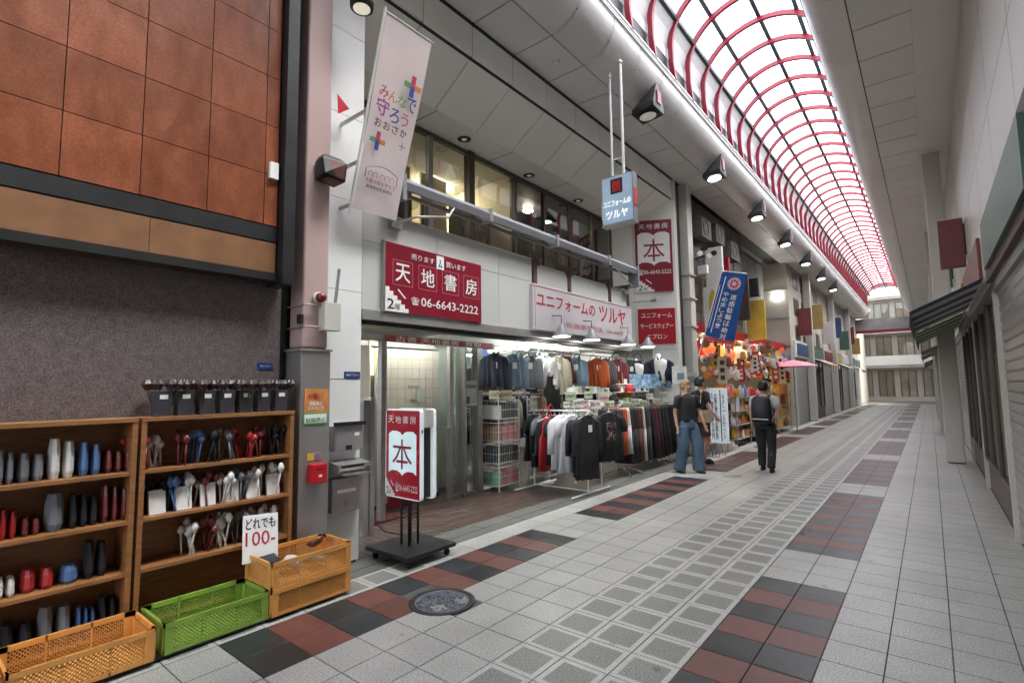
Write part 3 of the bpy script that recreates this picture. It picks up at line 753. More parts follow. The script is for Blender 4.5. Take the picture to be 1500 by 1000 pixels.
def bookshelf(x, y0, y1, z0, z1, label):
    t = thing('bookshelf', (x, (y0 + y1) / 2, z0), label, 'bookshelf', 'bookshelves upstairs')
    m = MB(); m.box(x - .3, x - .28, y0, y1, z0, z1)
    m.box(x - .3, x, y0, y0 + .03, z0, z1); m.box(x - .3, x, y1 - .03, y1, z0, z1); m.build('case', M['dark_brown'], t)
    n = int((z1 - z0) / .33)
    for k in range(n): MB().box(x - .28, x, y0 + .03, y1 - .03, z0 + k * .33, z0 + k * .33 + .02).build('shelf', M['dark_brown'], t)
    b = MB()
    for k in range(n):
        y = y0 + .04
        while y < y1 - .08:
            wd = rr.uniform(.02, .05); h = rr.uniform(.2, .29)
            if rr.random() < .9: b.box(x - .22, x - .02 - rr.uniform(0, .03), y, y + wd - .002, z0 + k * .33 + .021, z0 + k * .33 + .02 + h, rr.randrange(6))
            y += wd
    tag(b.build('books', book_m, t), kind='stuff')
bookshelf(-5.95, 3.9, 4.85, 3.0, 4.95, 'full bookshelf behind the first upstairs window')
bookshelf(-6.0, 6.1, 6.85, 3.0, 4.75, 'wide bookshelf behind the third upstairs window')
bookshelf(-6.1, 8.1, 9.2, 3.0, 4.95, 'dark bookshelf behind the dim upstairs windows')
bookshelf(-6.3, 9.3, 10.4, 3.0, 4.8, 'bookshelf behind the last upstairs window')

# splayed sign wall at the right end
PD = Vector((.88, .47, 0)).normalized(); PN = PD.cross(Z3)
p0 = Vector((-4.256, 11.1, 0))
pw = thing('splayed_wall', p0, 'splayed white panel wall at the right end of the facade carrying two red signs', 'wall')
MB().obox(p0 - PD * 1.45 - PN * .12 + Z3 * 0, PD, Z3, PN, 1.45, 6.24, .10).build('core', M['concrete'], pw)
for z0, z1 in ((2.375, 3.45), (3.45, 4.55), (4.55, 5.45), (5.45, 6.24)):
    for s0, s1 in ((-1.45, -.9), (-.9, 0)):
        MB().obox(p0 + PD * (s0 + .003) - PN * .02 + Z3 * (z0 + .003), PD, Z3, PN, s1 - s0 - .006, z1 - z0 - .006, .02).build('panel', M['white_dirty'], pw)
MB().box(-4.5, -4.27, 11.12, 11.5, 0, 6.24).build('edge_gap', M['black'], pw)
MB().box(-4.30, -4.256, 11.105, 11.3, 0, 6.24).build('corner_strip', M['cream_col'], pw)
MB().obox(p0 - PD * .55 - PN * .12, PD, Z3, PN, .55, 2.37, .115).build('lower_pier', M['white_dirty'], pw)

# =================================================================== SIGNS
def book_shape(o, U, V, w, h, N, t=.002):
    top = [(0, .93), (.12, 1), (.3, 1), (.42, .97), (.5, .9), (.58, .97), (.7, 1), (.88, 1), (1, .93)]
    bot = [(1, .04), (.88, .10), (.7, .10), (.58, .06), (.5, 0), (.42, .06), (.3, .10), (.12, .10), (0, .04)]
    m = MB(); m.prism([Vector(o) + U * (a * w) + V * (b * h) for a, b in bot[::-1][:0] + top[::-1] + bot[::-1]], N * t); return m
def stairs_emblem(parent, o, U, V, N, w, h, n=6):
    pts = [Vector(o), Vector(o) + U * w]
    for k in range(n):
        x = w * (1 - k / n); y = h * (k + 1) / n
        pts += [Vector(o) + U * x + V * y, Vector(o) + U * (x - w / n) + V * y]
    m = MB(); m.prism(pts, N * .002); m.build('stair_emblem', M['sign_white'], parent)
    text('2', parent, Vector(o) + U * w * .08 + V * h * .10, U, V, w * .28, h * .42, M['letter_black'], lift=.004)
    text('階', parent, Vector(o) + U * w * .40 + V * h * .10, U, V, w * .22, h * .24, M['letter_black'], lift=.004, bold=0)
    # handrail bar running down beside the steps
    m = MB(); a = Vector(o) + U * w * .52 + V * h * .92; b = Vector(o) + U * w * .85 + V * h * .58
    d = (b - a).normalized(); m.obox(a, d, N.cross(d), N, (b - a).length, h * .06, .002); m.build('rail_mark', M['sign_white'], parent)
# big bookshop sign over the entrance
X = -4.215
t_ = thing('bookshop_sign', (X, 3.92, 2.38), 'wide crimson bookshop signboard with four boxed white characters above the entrance', 'sign')
MB().box(-4.257, X, 3.195, 4.635, 2.378, 3.095).build('board', M['sign_red'], t_, bevel=.003)
MB().box(-4.257, X + .003, 3.17, 3.194, 2.37, 3.10).build('edge_trim', M['alu'], t_)
for i, c in enumerate('天地書房'):
    y = 3.29 + i * .345
    m = MB(); q = .004
    for a in ((y, y + .26, 2.66, 2.66 + q), (y, y + .26, 2.92, 2.92 + q), (y, y + q, 2.66, 2.92), (y + .26, y + .26 + q, 2.66, 2.924)): m.box(X, X + .0015, *a)
    m.build('character_frame', mat('pink_line', (.6, .2, .22), .5), t_)
    text(c, t_, (X, y + .035, 2.70), Y3, Z3, .19, .19, M['sign_white'], bold=.02)
text('売ります', t_, (X, 3.53, 2.965), Y3, Z3, .33, .065, M['sign_white'], bold=.01)
text('買います', t_, (X, 4.04, 2.965), Y3, Z3, .32, .065, M['sign_white'], bold=.01)
m = MB(); m.box(X, X + .003, 3.895, 4.005, 2.925, 3.075); m.build('logo_patch', M['sign_white'], t_)
m = MB()
for a, b, c, d in ((.045, .065, .06, .11), (.02, .09, .02, .035), (.03, .05, .035, .06), (.06, .08, .035, .055)): m.box(X + .003, X + .0045, 3.895 + a, 3.895 + b, 2.925 + c, 2.925 + d)
m.build('logo_mark', mat('teal_print', (.06, .3, .3), .5), t_)
text('☎', t_, (X, 3.535, 2.475), Y3, Z3, .105, .085, M['sign_white'])
text('06-6643-2222', t_, (X, 3.67, 2.475), Y3, Z3, .90, .095, M['sign_white'], bold=.02)
stairs_emblem(t_, Vector((X, 3.197, 2.38)), Y3, Z3, X3, .30, .25)
# white uniform shop sign
X = -4.20
t_ = thing('uniform_shop_sign', (X, 7.2, 2.4), 'long faded white signboard with red hand lettered katakana over the clothes racks', 'sign')
MB().box(-4.257, X, 5.68, 8.72, 2.385, 3.03).build('board', M['sign_pinkish'], t_, bevel=.003)
MB().box(X, X + .004, 5.68, 8.78, 3.0, 3.006).build('top_line', M['letter_red'], t_)
MB().box(X, X + .004, 5.72, 5.726, 2.42, 2.99).build('edge_line', M['letter_red'], t_)
text('ユニフォームの', t_, (X, 5.76, 2.72), Y3, Z3, 1.62, .19, M['letter_red'], bold=.03)
text('ツルヤ', t_, (X, 7.52, 2.66), Y3, Z3, .95, .28, M['letter_red'], bold=.03)
text('(株)鶴屋衣料店   06-6643', t_, (X, 6.45, 2.46), Y3, Z3, 1.9, .10, mat('faded_red_print', (.5, .18, .2), .5), bold=.01)
# red signs on splayed wall
t_ = thing('vertical_bookshop_sign', p0 - PD * .45 + Z3 * 3.67, 'tall crimson bookshop sign with a white open book on the splayed wall', 'sign')
o = p0 - PD * .85 + PN * .001
MB().obox(o + Z3 * 3.67, PD, Z3, PN, .80, 1.63, .035).build('board', M['sign_red'], t_, bevel=.003)
o = o + PN * .035
text('天地書房', t_, o + PD * .08 + Z3 * 5.10, PD, Z3, .64, .12, M['sign_white'], spacing=1.25, bold=.01)
book_shape(o + PD * .05 + Z3 * 4.26, PD, Z3, .70, .76, PN).build('book_emblem', M['sign_white'], t_)
text('本', t_, o + PD * .17 + Z3 * 4.36, PD, Z3, .46, .50, M['letter_maroon'], bold=.005, lift=.004)
text('☎06-6643-2222', t_, o + PD * .04 + Z3 * 4.05, PD, Z3, .72, .13, M['sign_white'], bold=.01)
stairs_emblem(t_, o + Z3 * 3.67, PD, Z3, PN, .38, .30)
t_ = thing('uniform_wall_sign', p0 - PD * .45 + Z3 * 2.5, 'scarlet sign with three lines of white katakana under the tall bookshop sign', 'sign')
o = p0 - PD * .845 + PN * .001
MB().obox(o + Z3 * 2.5, PD, Z3, PN, .80, .79, .03).build('board', M['sign_scarlet'], t_, bevel=.003)
o = o + PN * .03
for i, s in enumerate(('ユニフォーム', 'サービスウェアー', 'エプロン')):
    wd = (.66, .70, .44)[i]; text(s, t_, o + PD * (.4 - wd / 2) + Z3 * (3.08 - i * .235), PD, Z3, wd, .11, M['sign_white'], bold=.015)
# hanging lightbox
YB_ = 6.6
t_ = thing('hanging_lightbox', (-3.34, YB_, 4.6), 'pale blue box sign with a black and red square, hanging on two rods', 'sign')
MB().box(-3.59, -3.09, YB_, YB_ + .14, 3.915, 4.63).build('box', M['grey_beam'], t_, bevel=.006)
MB().box(-3.575, -3.105, YB_ - .004, YB_, 3.93, 4.615).build('face', M['box_lit'], t_)
MB().box(-3.60, -3.08, YB_ - .006, YB_ + .146, 3.90, 3.915).build('bottom_edge', M['galv'], t_)
MB().box(-3.605, -3.592, YB_ + .02, YB_ + .10, 4.02, 4.25).build('lit_edge', M['box_lit_w'], t_)
MB().box(-3.088, -3.083, YB_ + .02, YB_ + .12, 4.15, 4.40).build('red_edge', mat('red_sticker', (.5, .03, .04), .5), t_)
MB().box(-3.44, -3.25, YB_ - .007, YB_ - .004, 4.36, 4.58).build('dark_square', M['black'], t_)
text('鶴', t_, (-3.415, YB_ - .007, 4.385), X3, Z3, .14, .17, mat('glowing_red_print', (.45, .02, .015), .5, emit=.03), bold=.02)
lw = mat('lit_white_print', (.8, .8, .8), .5, emit=.12, emit_c=(.9, 1, 1))
text('ユニフォームの', t_, (-3.56, YB_ - .004, 4.18), X3, Z3, .43, .085, lw, bold=.05)
text('ツルヤ', t_, (-3.52, YB_ - .004, 4.0), X3, Z3, .34, .12, lw, bold=.05)
m = MB(); m.tube([(-3.26, YB_ + .07, 4.63), (-3.26, YB_ + .07, 6.34)], .021, 10); m.tube([(-3.26, YB_ + .07, 6.34), (-3.26, YB_ + .07, 6.36), (-3.26, YB_ + .07, 6.40)], [.035, .035, .008], 10); m.build('rod', M['white_wire'], t_)
m = MB(); m.tube([(-3.44, YB_ + .07, 4.63), (-3.44, YB_ + .07, 6.18)], .018, 10); m.tube([(-3.44, YB_ + .07, 6.18), (-3.44, YB_ + .07, 6.20), (-3.44, YB_ + .07, 6.29)], [.032, .032, .006], 10); m.build('rod', M['white_wire'], t_)
m = MB(); m.tube([(-3.44, YB_ + .07, 4.9), (-3.26, YB_ + .07, 4.9)], .01, 6); m.build('crossbar', M['white_wire'], t_)

# awning roller beam with brackets
t_ = thing('awning_roller', (-4.1, 6.0, 3.7), 'long grey folded awning beam running in front of the upstairs windows', 'awning')
m = MB(); m.loft([[(x, y, z) for x, z in ((-4.16, 3.66), (-4.05, 3.62), (-4.03, 3.70), (-4.06, 3.745), (-4.17, 3.75))] for y in (3.26, 8.72)]); m.build('beam', M['grey_beam'], t_)
m = MB(); m.box(-4.20, -4.17, 3.28, 8.70, 3.60, 3.64); m.build('canvas_roll', M['concrete'], t_)
for y in (3.26, 8.68):
    MB().box(-4.22, -4.02, y, y + .05, 3.50 if y < 5 else 3.38, 3.78).build('end_plate', M['grey_beam'], t_)
for y in (4.6, 6.05, 7.6): MB().box(-4.18, -4.02, y, y + .05, 3.60, 3.765).build('clamp', M['galv'], t_)
for y, s in ((3.32, 1), (8.55, -1)):
    m = MB(); m.tube([(-4.22, y, 3.30), (-4.02, y + .12 * s, 3.36), (-4.0, y + .55 * s, 3.46)], .013, 6); m.tube([(-4.0, y + .55 * s, 3.46), (-4.06, y + .7 * s, 3.62)], .011, 6); m.build('arm', M['galv'], t_)
    MB().box(-4.254, -4.20, y - .06, y + .08, 3.25, 3.33).build('wall_bracket', M['steel_dark'], t_)
MB().box(-4.19, -4.11, 3.20, 3.26, 3.30, 3.80).build('post', M['grey_beam'], t_)
# brown brackets over the white sign
bk = ['first brown steel bracket right of the white wall panels', 'second brown steel bracket above the katakana sign', 'third brown steel bracket above the end of the katakana lettering', 'fourth brown bracket just left of the splayed wall']
for i, y in enumerate((5.77, 6.67, 7.97, 8.67)):
    t_ = thing('steel_bracket', (-4.3, y, 3.0), bk[i], 'bracket', 'brown brackets above the white sign')
    MB().box(-4.30, -4.245, y, y + .08, 3.02, 3.40).build('post', M['brown_steel'], t_)
    MB().box(-5.3, -4.245, y + .01, y + .07, 3.40, 3.45).build('arm', M['brown_steel'], t_)
# wall spotlight on arm, right
t_ = thing('wall_floodlight', p0 - PD * .9 + Z3 * 3.45, 'small grey floodlight on an arm below the tall bookshop sign', 'lamp')
q = p0 - PD * .95 + PN * .02 + Z3 * 3.45
m = MB(); m.tube([q, q + PD * .2 + PN * .1, q + PD * .38 + PN * .12], .012, 6); m.build('arm', M['galv'], t_)
m = MB(); m.tube([q + PD * .38 + PN * .12, q + PD * .50 + PN * .12 + Z3 * .02], [.03, .05], 10); m.build('head', M['steel_dark'], t_)

# =================================================================== FLAG
fl_t = thing('banner_flag', (-4.08, 2.69, 3.27), 'pale pink vertical banner with rainbow crosses and colourful characters tied to a leaning pole', 'flag')
A, B = Vector((-4.10, 2.69, 3.22)), Vector((-3.575, 2.69, 5.0))
fd = (B - A).normalized(); FN = Y3.cross(fd)
m = MB(); m.tube([A, B], .013, 8); m.build('pole', M['white_wire'], fl_t)
m = MB(); m.tube([B - fd * .03, B - fd * .03 + Y3 * .58], .006, 6); m.build('top_rod', M['white_wire'], fl_t)
for z in (3.68, 4.13, 3.30):
    f = (z - A.z) / (B.z - A.z); p = A.lerp(B, f); MB().box(-4.25, p.x, 2.68, 2.70, z - .015, z + .015).build('bracket', M['alu'], fl_t)
fm = MB(); NI, NJ = 14, 30; o = A + fd * .06 + Y3 * .02; H = (B - A).length - .11
rows = []
vs = []
for i in range(NI + 1):
    for j in range(NJ + 1):
        u, v = i / NI, j / NJ
        wv = .010 * math.sin(u * 5 + v * 3.0) * (1 - v) + .012 * math.sin(v * 7 + u * 2) * u * (1 - v) * 1.2
        vs.append(o + Y3 * (u * .54 - .03 * (1 - v) * u) + fd * (v * H) + FN * wv)
fs = [(i * (NJ + 1) + j, (i + 1) * (NJ + 1) + j, (i + 1) * (NJ + 1) + j + 1, i * (NJ + 1) + j + 1) for i in range(NI) for j in range(NJ)]
fm.add(vs, fs); cloth = fm.build('cloth', M['flag'], fl_t, smooth=True)
def flag_text(s, u, v, w, h, c, bold=.03):
    return text(s, fl_t, o + Y3 * u + fd * v, Y3, fd, w, h, mat('print_%d_%d_%d' % tuple(int(q * 255) for q in c), c, .7), bold=bold, lift=.022)
RB = dict(r=(.55, .06, .12), o=(.65, .22, .07), g=(.12, .35, .13), b=(.05, .08, .35), p=(.35, .06, .35), m=(.55, .12, .35), k=(.02, .02, .03))
# (u along street, v up the flag)
for i, (c, k_) in enumerate(zip('みんなで', 'rogb')): flag_text(c, .055 + i * .105, 1.055 - i * .006, .10 if i < 3 else .11, .10 if i < 3 else .13, RB[k_])
flag_text('守', .05, .895, .135, .15, RB['p']); flag_text('ろ', .205, .875, .11, .13, RB['b']); flag_text('う', .335, .885, .09, .12, RB['m'])
for i, c in enumerate('おおさか'): flag_text(c, .06 + i * .098, .785, .075, .075, RB['k'])
def cross(u, v, s, thin=False):
    if thin:
        m_ = MB(); m_.obox(o + Y3 * (u - s * .45) + fd * (v - s * .06) + FN * .024, Y3, fd, FN, s * .9, s * .12, .001); m_.obox(o + Y3 * (u - s * .06) + fd * (v - s * .45) + FN * .026, Y3, fd, FN, s * .12, s * .9, .001); m_.build('cross_mark', mat('grey_violet_print', (.3, .25, .33), .7), fl_t); return
    for (a, b, w2, h2, c) in ((-.5, -.13, .37, .26, 'g'), (.13, -.13, .37, .26, 'o'), (-.13, 0, .26, .5, 'r'), (-.13, -.5, .26, .5, 'b')):
        m_ = MB(); m_.obox(o + Y3 * (u + a * s) + fd * (v + b * s) + FN * .024, Y3, fd, FN, w2 * s, h2 * s, .001); m_.build('cross_arm', mat('print_%d_%d_%d' % tuple(int(q * 255) for q in RB[c]), RB[c], .7), fl_t)
cross(.40, 1.27, .20); cross(.125, .66, .17); cross(.40, .70, .08, True)
m_ = MB()
pt = [o + Y3 * (.06 + .36 * i / 10) + fd * (.40 + .045 * math.sin(math.pi * i / 10)) + FN * .025 for i in range(11)]
pt = [pt[0] - fd * .09] + pt + [pt[-1] - fd * .09]
m_.tube(pt, .004, 4); m_.build('drawing', M['letter_black'], fl_t)
flag_text('∩∩ ∩∩∩', .09, .33, .30, .05, (.35, .2, .28), .0); flag_text('大阪の街を守ろう', .07, .27, .34, .045, (.45, .12, .22), .02); flag_text('南海商店街振興会', .09, .22, .30, .035, RB['k'], .01)

# =================================================================== PLATES, MAIL BOXES
def plate(px0, px1, py0, py1, x, label):
    a, b = PX(px0, py0, x), PX(px1, py1, x)
    t = thing('address_plate', (x, (a.y + b.y) / 2, b.z), label, 'address plate')
    MB().box(x, x + .006, a.y, b.y, b.z, a.z).build('plate', mat('navy_enamel', (.015, .04, .17), .3), t)
    text('難波三丁目 3-9', t, (x + .006, a.y + .02, b.z + .02), Y3, Z3, b.y - a.y - .04, a.z - b.z - .04, M['sign_white'], bold=.0)
plate(504, 527, 544, 554, -4.255, 'navy blue enamel address plate on the white pier')
plate(377, 399, 531, 541, -4.358, 'blue address plate on the mauve granite wall at the left')
t_ = thing('mailbox', (-4.2, 2.7, 1.05), 'flat stainless letter box with tan reflection, top one on the white pier', 'mailbox')
MB().box(-4.255, -4.16, 2.62, 2.915, 1.04, 1.265).build('body', M['steel'], t_, bevel=.005)
MB().box(-4.16, -4.152, 2.63, 2.905, 1.05, 1.245).build('door', M['steel'], t_)
MB().box(-4.165, -4.13, 2.61, 2.925, 1.267, 1.30).build('flap', M['black'], t_)
MB().box(-4.152, -4.149, 2.82, 2.87, 1.17, 1.20).build('label_card', M['sign_white'], t_)
MB().box(-4.152, -4.144, 2.73, 2.79, 1.05, 1.09).build('lock', M['black'], t_)
t_ = thing('newspaper_tray', (-4.2, 2.7, .85), 'protruding stainless tray with a white slot between the two letter boxes', 'mail tray')
m = MB(); m.loft([[(x, y, z) for x, z in ((-4.255, .82), (-4.10, .84), (-4.06, .90), (-4.06, .93), (-4.255, .955))] for y in (2.60, 2.93)]); m.build('body', M['steel'], t_)
MB().box(-4.062, -4.054, 2.63, 2.86, .905, .925).build('slot', M['black'], t_)
MB().box(-4.10, -4.02, 2.63, 2.9, .84, .855).build('lip', M['alu'], t_)
t_ = thing('mailbox', (-4.2, 2.7, .55), 'lower stainless letter box with a white name slot on the pier', 'mailbox')
MB().box(-4.255, -4.17, 2.61, 2.93, .50, .80).build('body', M['steel'], t_, bevel=.005)
MB().box(-4.17, -4.163, 2.66, 2.85, .67, .70).build('name_slot', M['sign_white'], t_)
MB().box(-4.17, -4.158, 2.74, 2.79, .55, .60).build('lock', M['steel_dark'], t_)

# =================================================================== SIDEWALK SIGN
def street_sign():
    yf = 3.22
    a, b = PY(565, 600, yf), PY(617, 735, yf)
    x0, x1 = PY(565, 660, yf).x, PY(616, 660, yf).x
    z1, z0 = PY(590, 599, yf).z, PY(590, 730, yf).z
    t = thing('street_light_sign', (-3.96, 3.33, 0), 'double sided crimson bookshop light box on black tubes and a square wheeled base', 'sign')
    base = MB(); base.box(-4.27, -3.66, 3.03, 3.64, .075, .115); base.build('base', M['black'], t, bevel=.01)
    for x in (-4.2, -3.72):
        for y in (3.1, 3.57):
            c = MB(); c.cyl((x, y), .018, .03, .075, 8); c.tube([(x - .012, y, .03), (x + .012, y, .03)], .03, 12); c.build('caster', M['rubber'], t)
    xc, yc = -3.95, 3.33
    # four upright tubes, bending outward at the top to hold the boxes
    for sx in (-1, 1):
        for sy in (-1, 1):
            p = MB(); xx, yy = xc + sx * .055 - .03, yc + sy * .055
            p.tube([(xx, yy, .11), (xx, yy, .50), (xx + sx * .015, yy, .545), (xx + sx * .08, yc + sy * .03 - .03, .56), (xx + sx * .145, yc + sy * .03 - .03, .58), (xx + sx * .155, yc + sy * .03 - .03, .62), (xx + sx * .155, yc + sy * .03 - .03, 1.40)], .012, 8)
            p.build('tube', M['black'], t, smooth=True)
    p = MB()
    for z in (.36, .40, .44):
        p.tube([(xc - .085, yc - .055, z), (xc + .025, yc - .055, z), (xc + .025, yc + .055, z), (xc - .085, yc + .055, z)], .005, 5, 0, True)
    p.build('tie_rings', M['black'], t)
    for s, yy in ((-1, yf), (1, yf + .155)):
        bx = MB(); r = .035
        def rr_(y): 
            pts = []
            for cx, cz, a0 in ((x1 - r, z1 - r, 0), (x0 + r, z1 - r, 90), (x0 + r, z0 + r, 180), (x1 - r, z0 + r, 270)):
                for k in range(5): an = R(a0 + 22.5 * k); pts.append((cx + r * math.cos(an), y, cz + r * math.sin(an)))
            return pts
        bx.loft([rr_(yy), rr_(yy + .04)]); bx.build('light_box', M['box_lit_w'], t)
        if s < 0:
            fm = MB(); fm.box(x0 + .012, x1 - .012, yy - .003, yy, z0 + .012, z1 - .014); fm.build('face', mat('lit_crimson_face', (.25, .007, .02), .25, emit=.02, emit_c=(.6, .01, .03)), t)
        else:
            fm = MB(); fm.box(x0 + .012, x1 - .012, yy + .04, yy + .043, z0 + .012, z1 - .014); fm.build('face', MATS['lit_crimson_face'], t)
    MB().box(x1 - .03, x1 + .008, yf + .042, yf + .153, z1 - .17, z1 - .008).build('hood', M['cream_col'], t)
    MB().box(x0 + .03, x1 - .035, yf + .042, yf + .153, z0 + .02, z1 - .02).build('spine', M['black'], t)
    MB().box(x1 + .001, x1 + .006, yf + .012, yf + .024, z1 - .22, z1 - .19).build('bolt', M['black'], t)
    W = x1 - x0; oy = yf - .003
    for i, c in enumerate('天地書房'): text(c, t, (x0 + .045 + i * (W - .08) / 4, oy, z1 - .135), X3, Z3, (W - .08) / 4 * .78, .07, M['sign_white'], bold=.01)
    lit = mat('lit_book_white', (.6, .72, .74), .3, emit=.05, emit_c=(.7, .95, 1))
    book_shape(Vector((x0 + .055, oy, z0 + .215)), X3, Z3, W - .11, .415, -Y3).build('book_emblem', lit, t)
    text('本', t, (x0 + .115, oy, z0 + .275), X3, Z3, W - .23, .28, M['letter_maroon'], lift=.004, bold=.005)
    stairs_emblem(t, Vector((x0 + .014, oy, z0 + .014)), X3, Z3, -Y3, .13, .155)
    text('☎06-6643-2222', t, (x0 + .155, oy, z0 + .06), X3, Z3, W - .19, .085, M['sign_white'], bold=.01)
street_sign()
m = MB(); m.tube([(-4.1, 3.45, .118), (-4.25, 3.6, .01), (-4.5, 3.75, .008), (-4.85, 3.7, .008), (-5.3, 3.9, .008)], .006, 6)
tag(m.build('power_cord', M['black']), 'thin black cord trailing from the street sign base into the entrance', 'cord')

# =================================================================== CRATES AND 100 YEN GOODS
def crate_mesh(L=.62, W=.39, Hh=.182, lattice=True):
    m = MB(); l, w = L / 2, W / 2
    m.box(-w, w, -l, l, 0, .008)
    def side(p, U, ln):
        N = U.cross(Z3)
        for z, hh, tt in ((0, .022, .008), (Hh - .03, .03, .014)): m.obox(p + Z3 * z, U, Z3, N, ln, hh, tt)
        m.obox(p, U, Z3, N, .045, Hh, .011); m.obox(p + U * (ln - .045), U, Z3, N, .045, Hh, .011)
        n = 3
        for i in range(1, n): m.obox(p + U * (ln * i / n - .004), U, Z3, N, .008, Hh, .008)
        # diamond lattice
        z0, z1 = .022, Hh - .028; hh = z1 - z0; st = .022
        x = -hh
        while x < ln:
            for sgn in (1, -1):
                a0 = x if sgn > 0 else x + hh
                pa = Vector((a0, z0)); pb = Vector((a0 + sgn * hh, z1))
                # clip to [.045, ln-.045]
                lo, hi = .045, ln - .045
                da = pb - pa
                ts = sorted([(lo - pa.x) / da.x, (hi - pa.x) / da.x]); t0, t1 = max(0, ts[0]), min(1, ts[1])
                if t1 - t0 > .02:
                    q0, q1 = pa + da * t0, pa + da * t1
                    P0, P1 = p + U * q0.x + Z3 * q0.y + N * .002, p + U * q1.x + Z3 * q1.y + N * .002
                    d = (P1 - P0).normalized(); m.obox(P0, d, N.cross(d), N, (P1 - P0).length, .0055, .004)
            x += st
    side(Vector((w, -l, 0)), Y3, L); side(Vector((-w, l, 0)), -Y3, L); side(Vector((-w, -l, 0)), X3, W); side(Vector((w, l, 0)), -X3, W)
    return m
def add_crate(loc, label, mt, rz=0, L=.62, W=.39):
    o = crate_mesh(L, W).build('plastic_crate', mt); o.location = loc; o.rotation_euler.z = rz; return tag(o, label, 'crate', 'plastic crates in front of the hundred yen shelf')
add_crate((-3.845, 2.14, .030), 'lower of the two stacked orange plastic crates, resting on a black dolly', M['crate'])
add_crate((-3.845, 2.14, .214), 'upper orange plastic crate holding bowls and the price card', M['crate'])
add_crate((-3.86, 1.50, .030), 'lime green crate on the dolly left of the orange ones', M['green_pl'])
add_crate((-3.845, .82, .030), 'orange crate third from the right in the row on the ground', M['crate'])
add_crate((-3.845, .16, .030), 'orange crate fourth from the right in the row on the ground', M['crate'])
m = MB(); m.box(-4.06, -3.66, -.2, 2.45, .018, .029)
t_ = thing('crate_dolly', (-3.86, 1.3, 0), 'low black wheeled dolly under the plastic crates', 'dolly'); m.build('deck', M['black'], t_)
for x in (-4.0, -3.72):
    for y in (2.35, 1.75, 1.1, .3): c = MB(); c.tube([(x - .015, y, .009), (x + .015, y, .009)], .009, 10); c.build('wheel', M['rubber'], t_)
def bowl(c, r, h, mt, label, tilt=(0, 0)):
    m = MB(); n = 24; pr = [(.3 * r, 0), (.75 * r, h * .3), (r, h), (r * .96, h), (.7 * r, h * .35), (.25 * r, h * .08)]
    m.loft([[(q * math.cos(2 * math.pi * k / n), q * math.sin(2 * math.pi * k / n), z) for k in range(n)] for q, z in pr])
    o = m.build('bowl', mt, smooth=True); o.location = c; o.rotation_euler = (tilt[0], tilt[1], 0); return tag(o, label, 'bowl', 'bowls in the upper crate')
bowl((-3.83, 2.10, .34), .085, .06, mat('white_china', (.62, .60, .57), .25), 'white china bowl lying upside down in the upper crate', (R(160), R(15)))
bowl((-3.9, 2.32, .355), .075, .055, mat('brown_lacquer', (.10, .035, .02), .3), 'brown lacquer bowl next to the white bowl', (R(15), R(-25)))
bowl((-3.80, 2.27, .325), .07, .05, mat('cream_china', (.5, .42, .3), .3), 'cream bowl at the far end of the upper crate', (R(170), 0))
m = MB(); m.box(-4.0, -3.80, 1.85, 1.98, .335, .36); o = m.build('tray', M['black'], org=(-3.9, 1.91, .34)); o.rotation_euler = (R(8), R(14), 0); tag(o, 'black plastic tray stuck in the corner of the upper crate', 'tray')
# price card
t_ = thing('price_card', (-3.93, 1.93, .36), 'white handwritten price card standing in the orange crate', 'price card')
cu = Vector((.22, .97, -.03)).normalized(); cv = Vector((-.22, .03, .97)).normalized(); cv = (cv - cu * cv.dot(cu)).normalized(); cn = cu.cross(cv)
o = Vector((-3.97, 1.765, .34))
MB().obox(o, cu, cv, cn, .245, .335, .003).build('card', M['sign_white'], t_)
text('どれでも', t_, o + cu * .02 + cv * .235 + cn * .003, cu, cv, .205, .075, M['letter_black'], bold=.02)
text('100-', t_, o + cu * .02 + cv * .115 + cn * .003, cu, cv, .205, .10, M['letter_red'], bold=.0)

# wooden shelf units
rr = random.Random(5)
def shelf_unit(y0, y1, label, detail=True):
    t = thing('wooden_shelf', (-4.2, (y0 + y1) / 2, 0), label, 'shelf', 'honey wood shelf units of the corner shop')
    MB().box(-4.355, -4.345, y0, y1, 0, 1.40).build('back', M['wood'], t)
    for y in (y0, y1 - .03): MB().box(-4.345, -4.08, y, y + .03, 0, 1.40).build('side', M['wood'], t)
    for z in (.06, .42, .745, 1.055): MB().box(-4.345, -4.085, y0 + .03, y1 - .03, z, z + .022).build('shelf', M['wood'], t)
    MB().box(-4.345, -4.075, y0, y1, 1.40, 1.425).build('top', M['wood'], t)
    return t
shelf_unit(1.14, 2.195, 'honey wood shelf full of kitchen goods between crates and stainless column')
shelf_unit(.05, 1.12, 'second honey wood shelf further left along the granite wall')
shelf_unit(-1.1, .03, 'third honey wood shelf at the far left along the granite wall')
goods_m = [CL['black'], M['white_wire'], mat('red_handle', (.35, .02, .02), .4), mat('maroon_glaze', (.16, .03, .03), .3), mat('blue_pack', (.08, .16, .34), .4), CL['grey']]
gn = ['black', 'white', 'red', 'maroon', 'blue', 'grey']
def bundle(y, z, k, h, label):
    m = MB()
    for i in range(7):
        x, yy = -4.2 + rr.uniform(-.06, .08), y + rr.uniform(-.045, .045); hh = h * rr.uniform(.7, 1)
        a = rr.uniform(-.03, .03); m.tube([(x, yy, z), (x + a, yy + a, z + hh * .7)], .007, 5)
        m.tube([(x + a, yy + a, z + hh * .7), (x + a, yy + a, z + hh * .85), (x + a, yy + a, z + hh)], [.01, .028, .012], 7)
    o = m.build('utensil_bundle', goods_m[k], smooth=True, org=(-4.2, y, z)); return tag(o, label, 'utensils', 'bundles of kitchen utensils on the shelves')
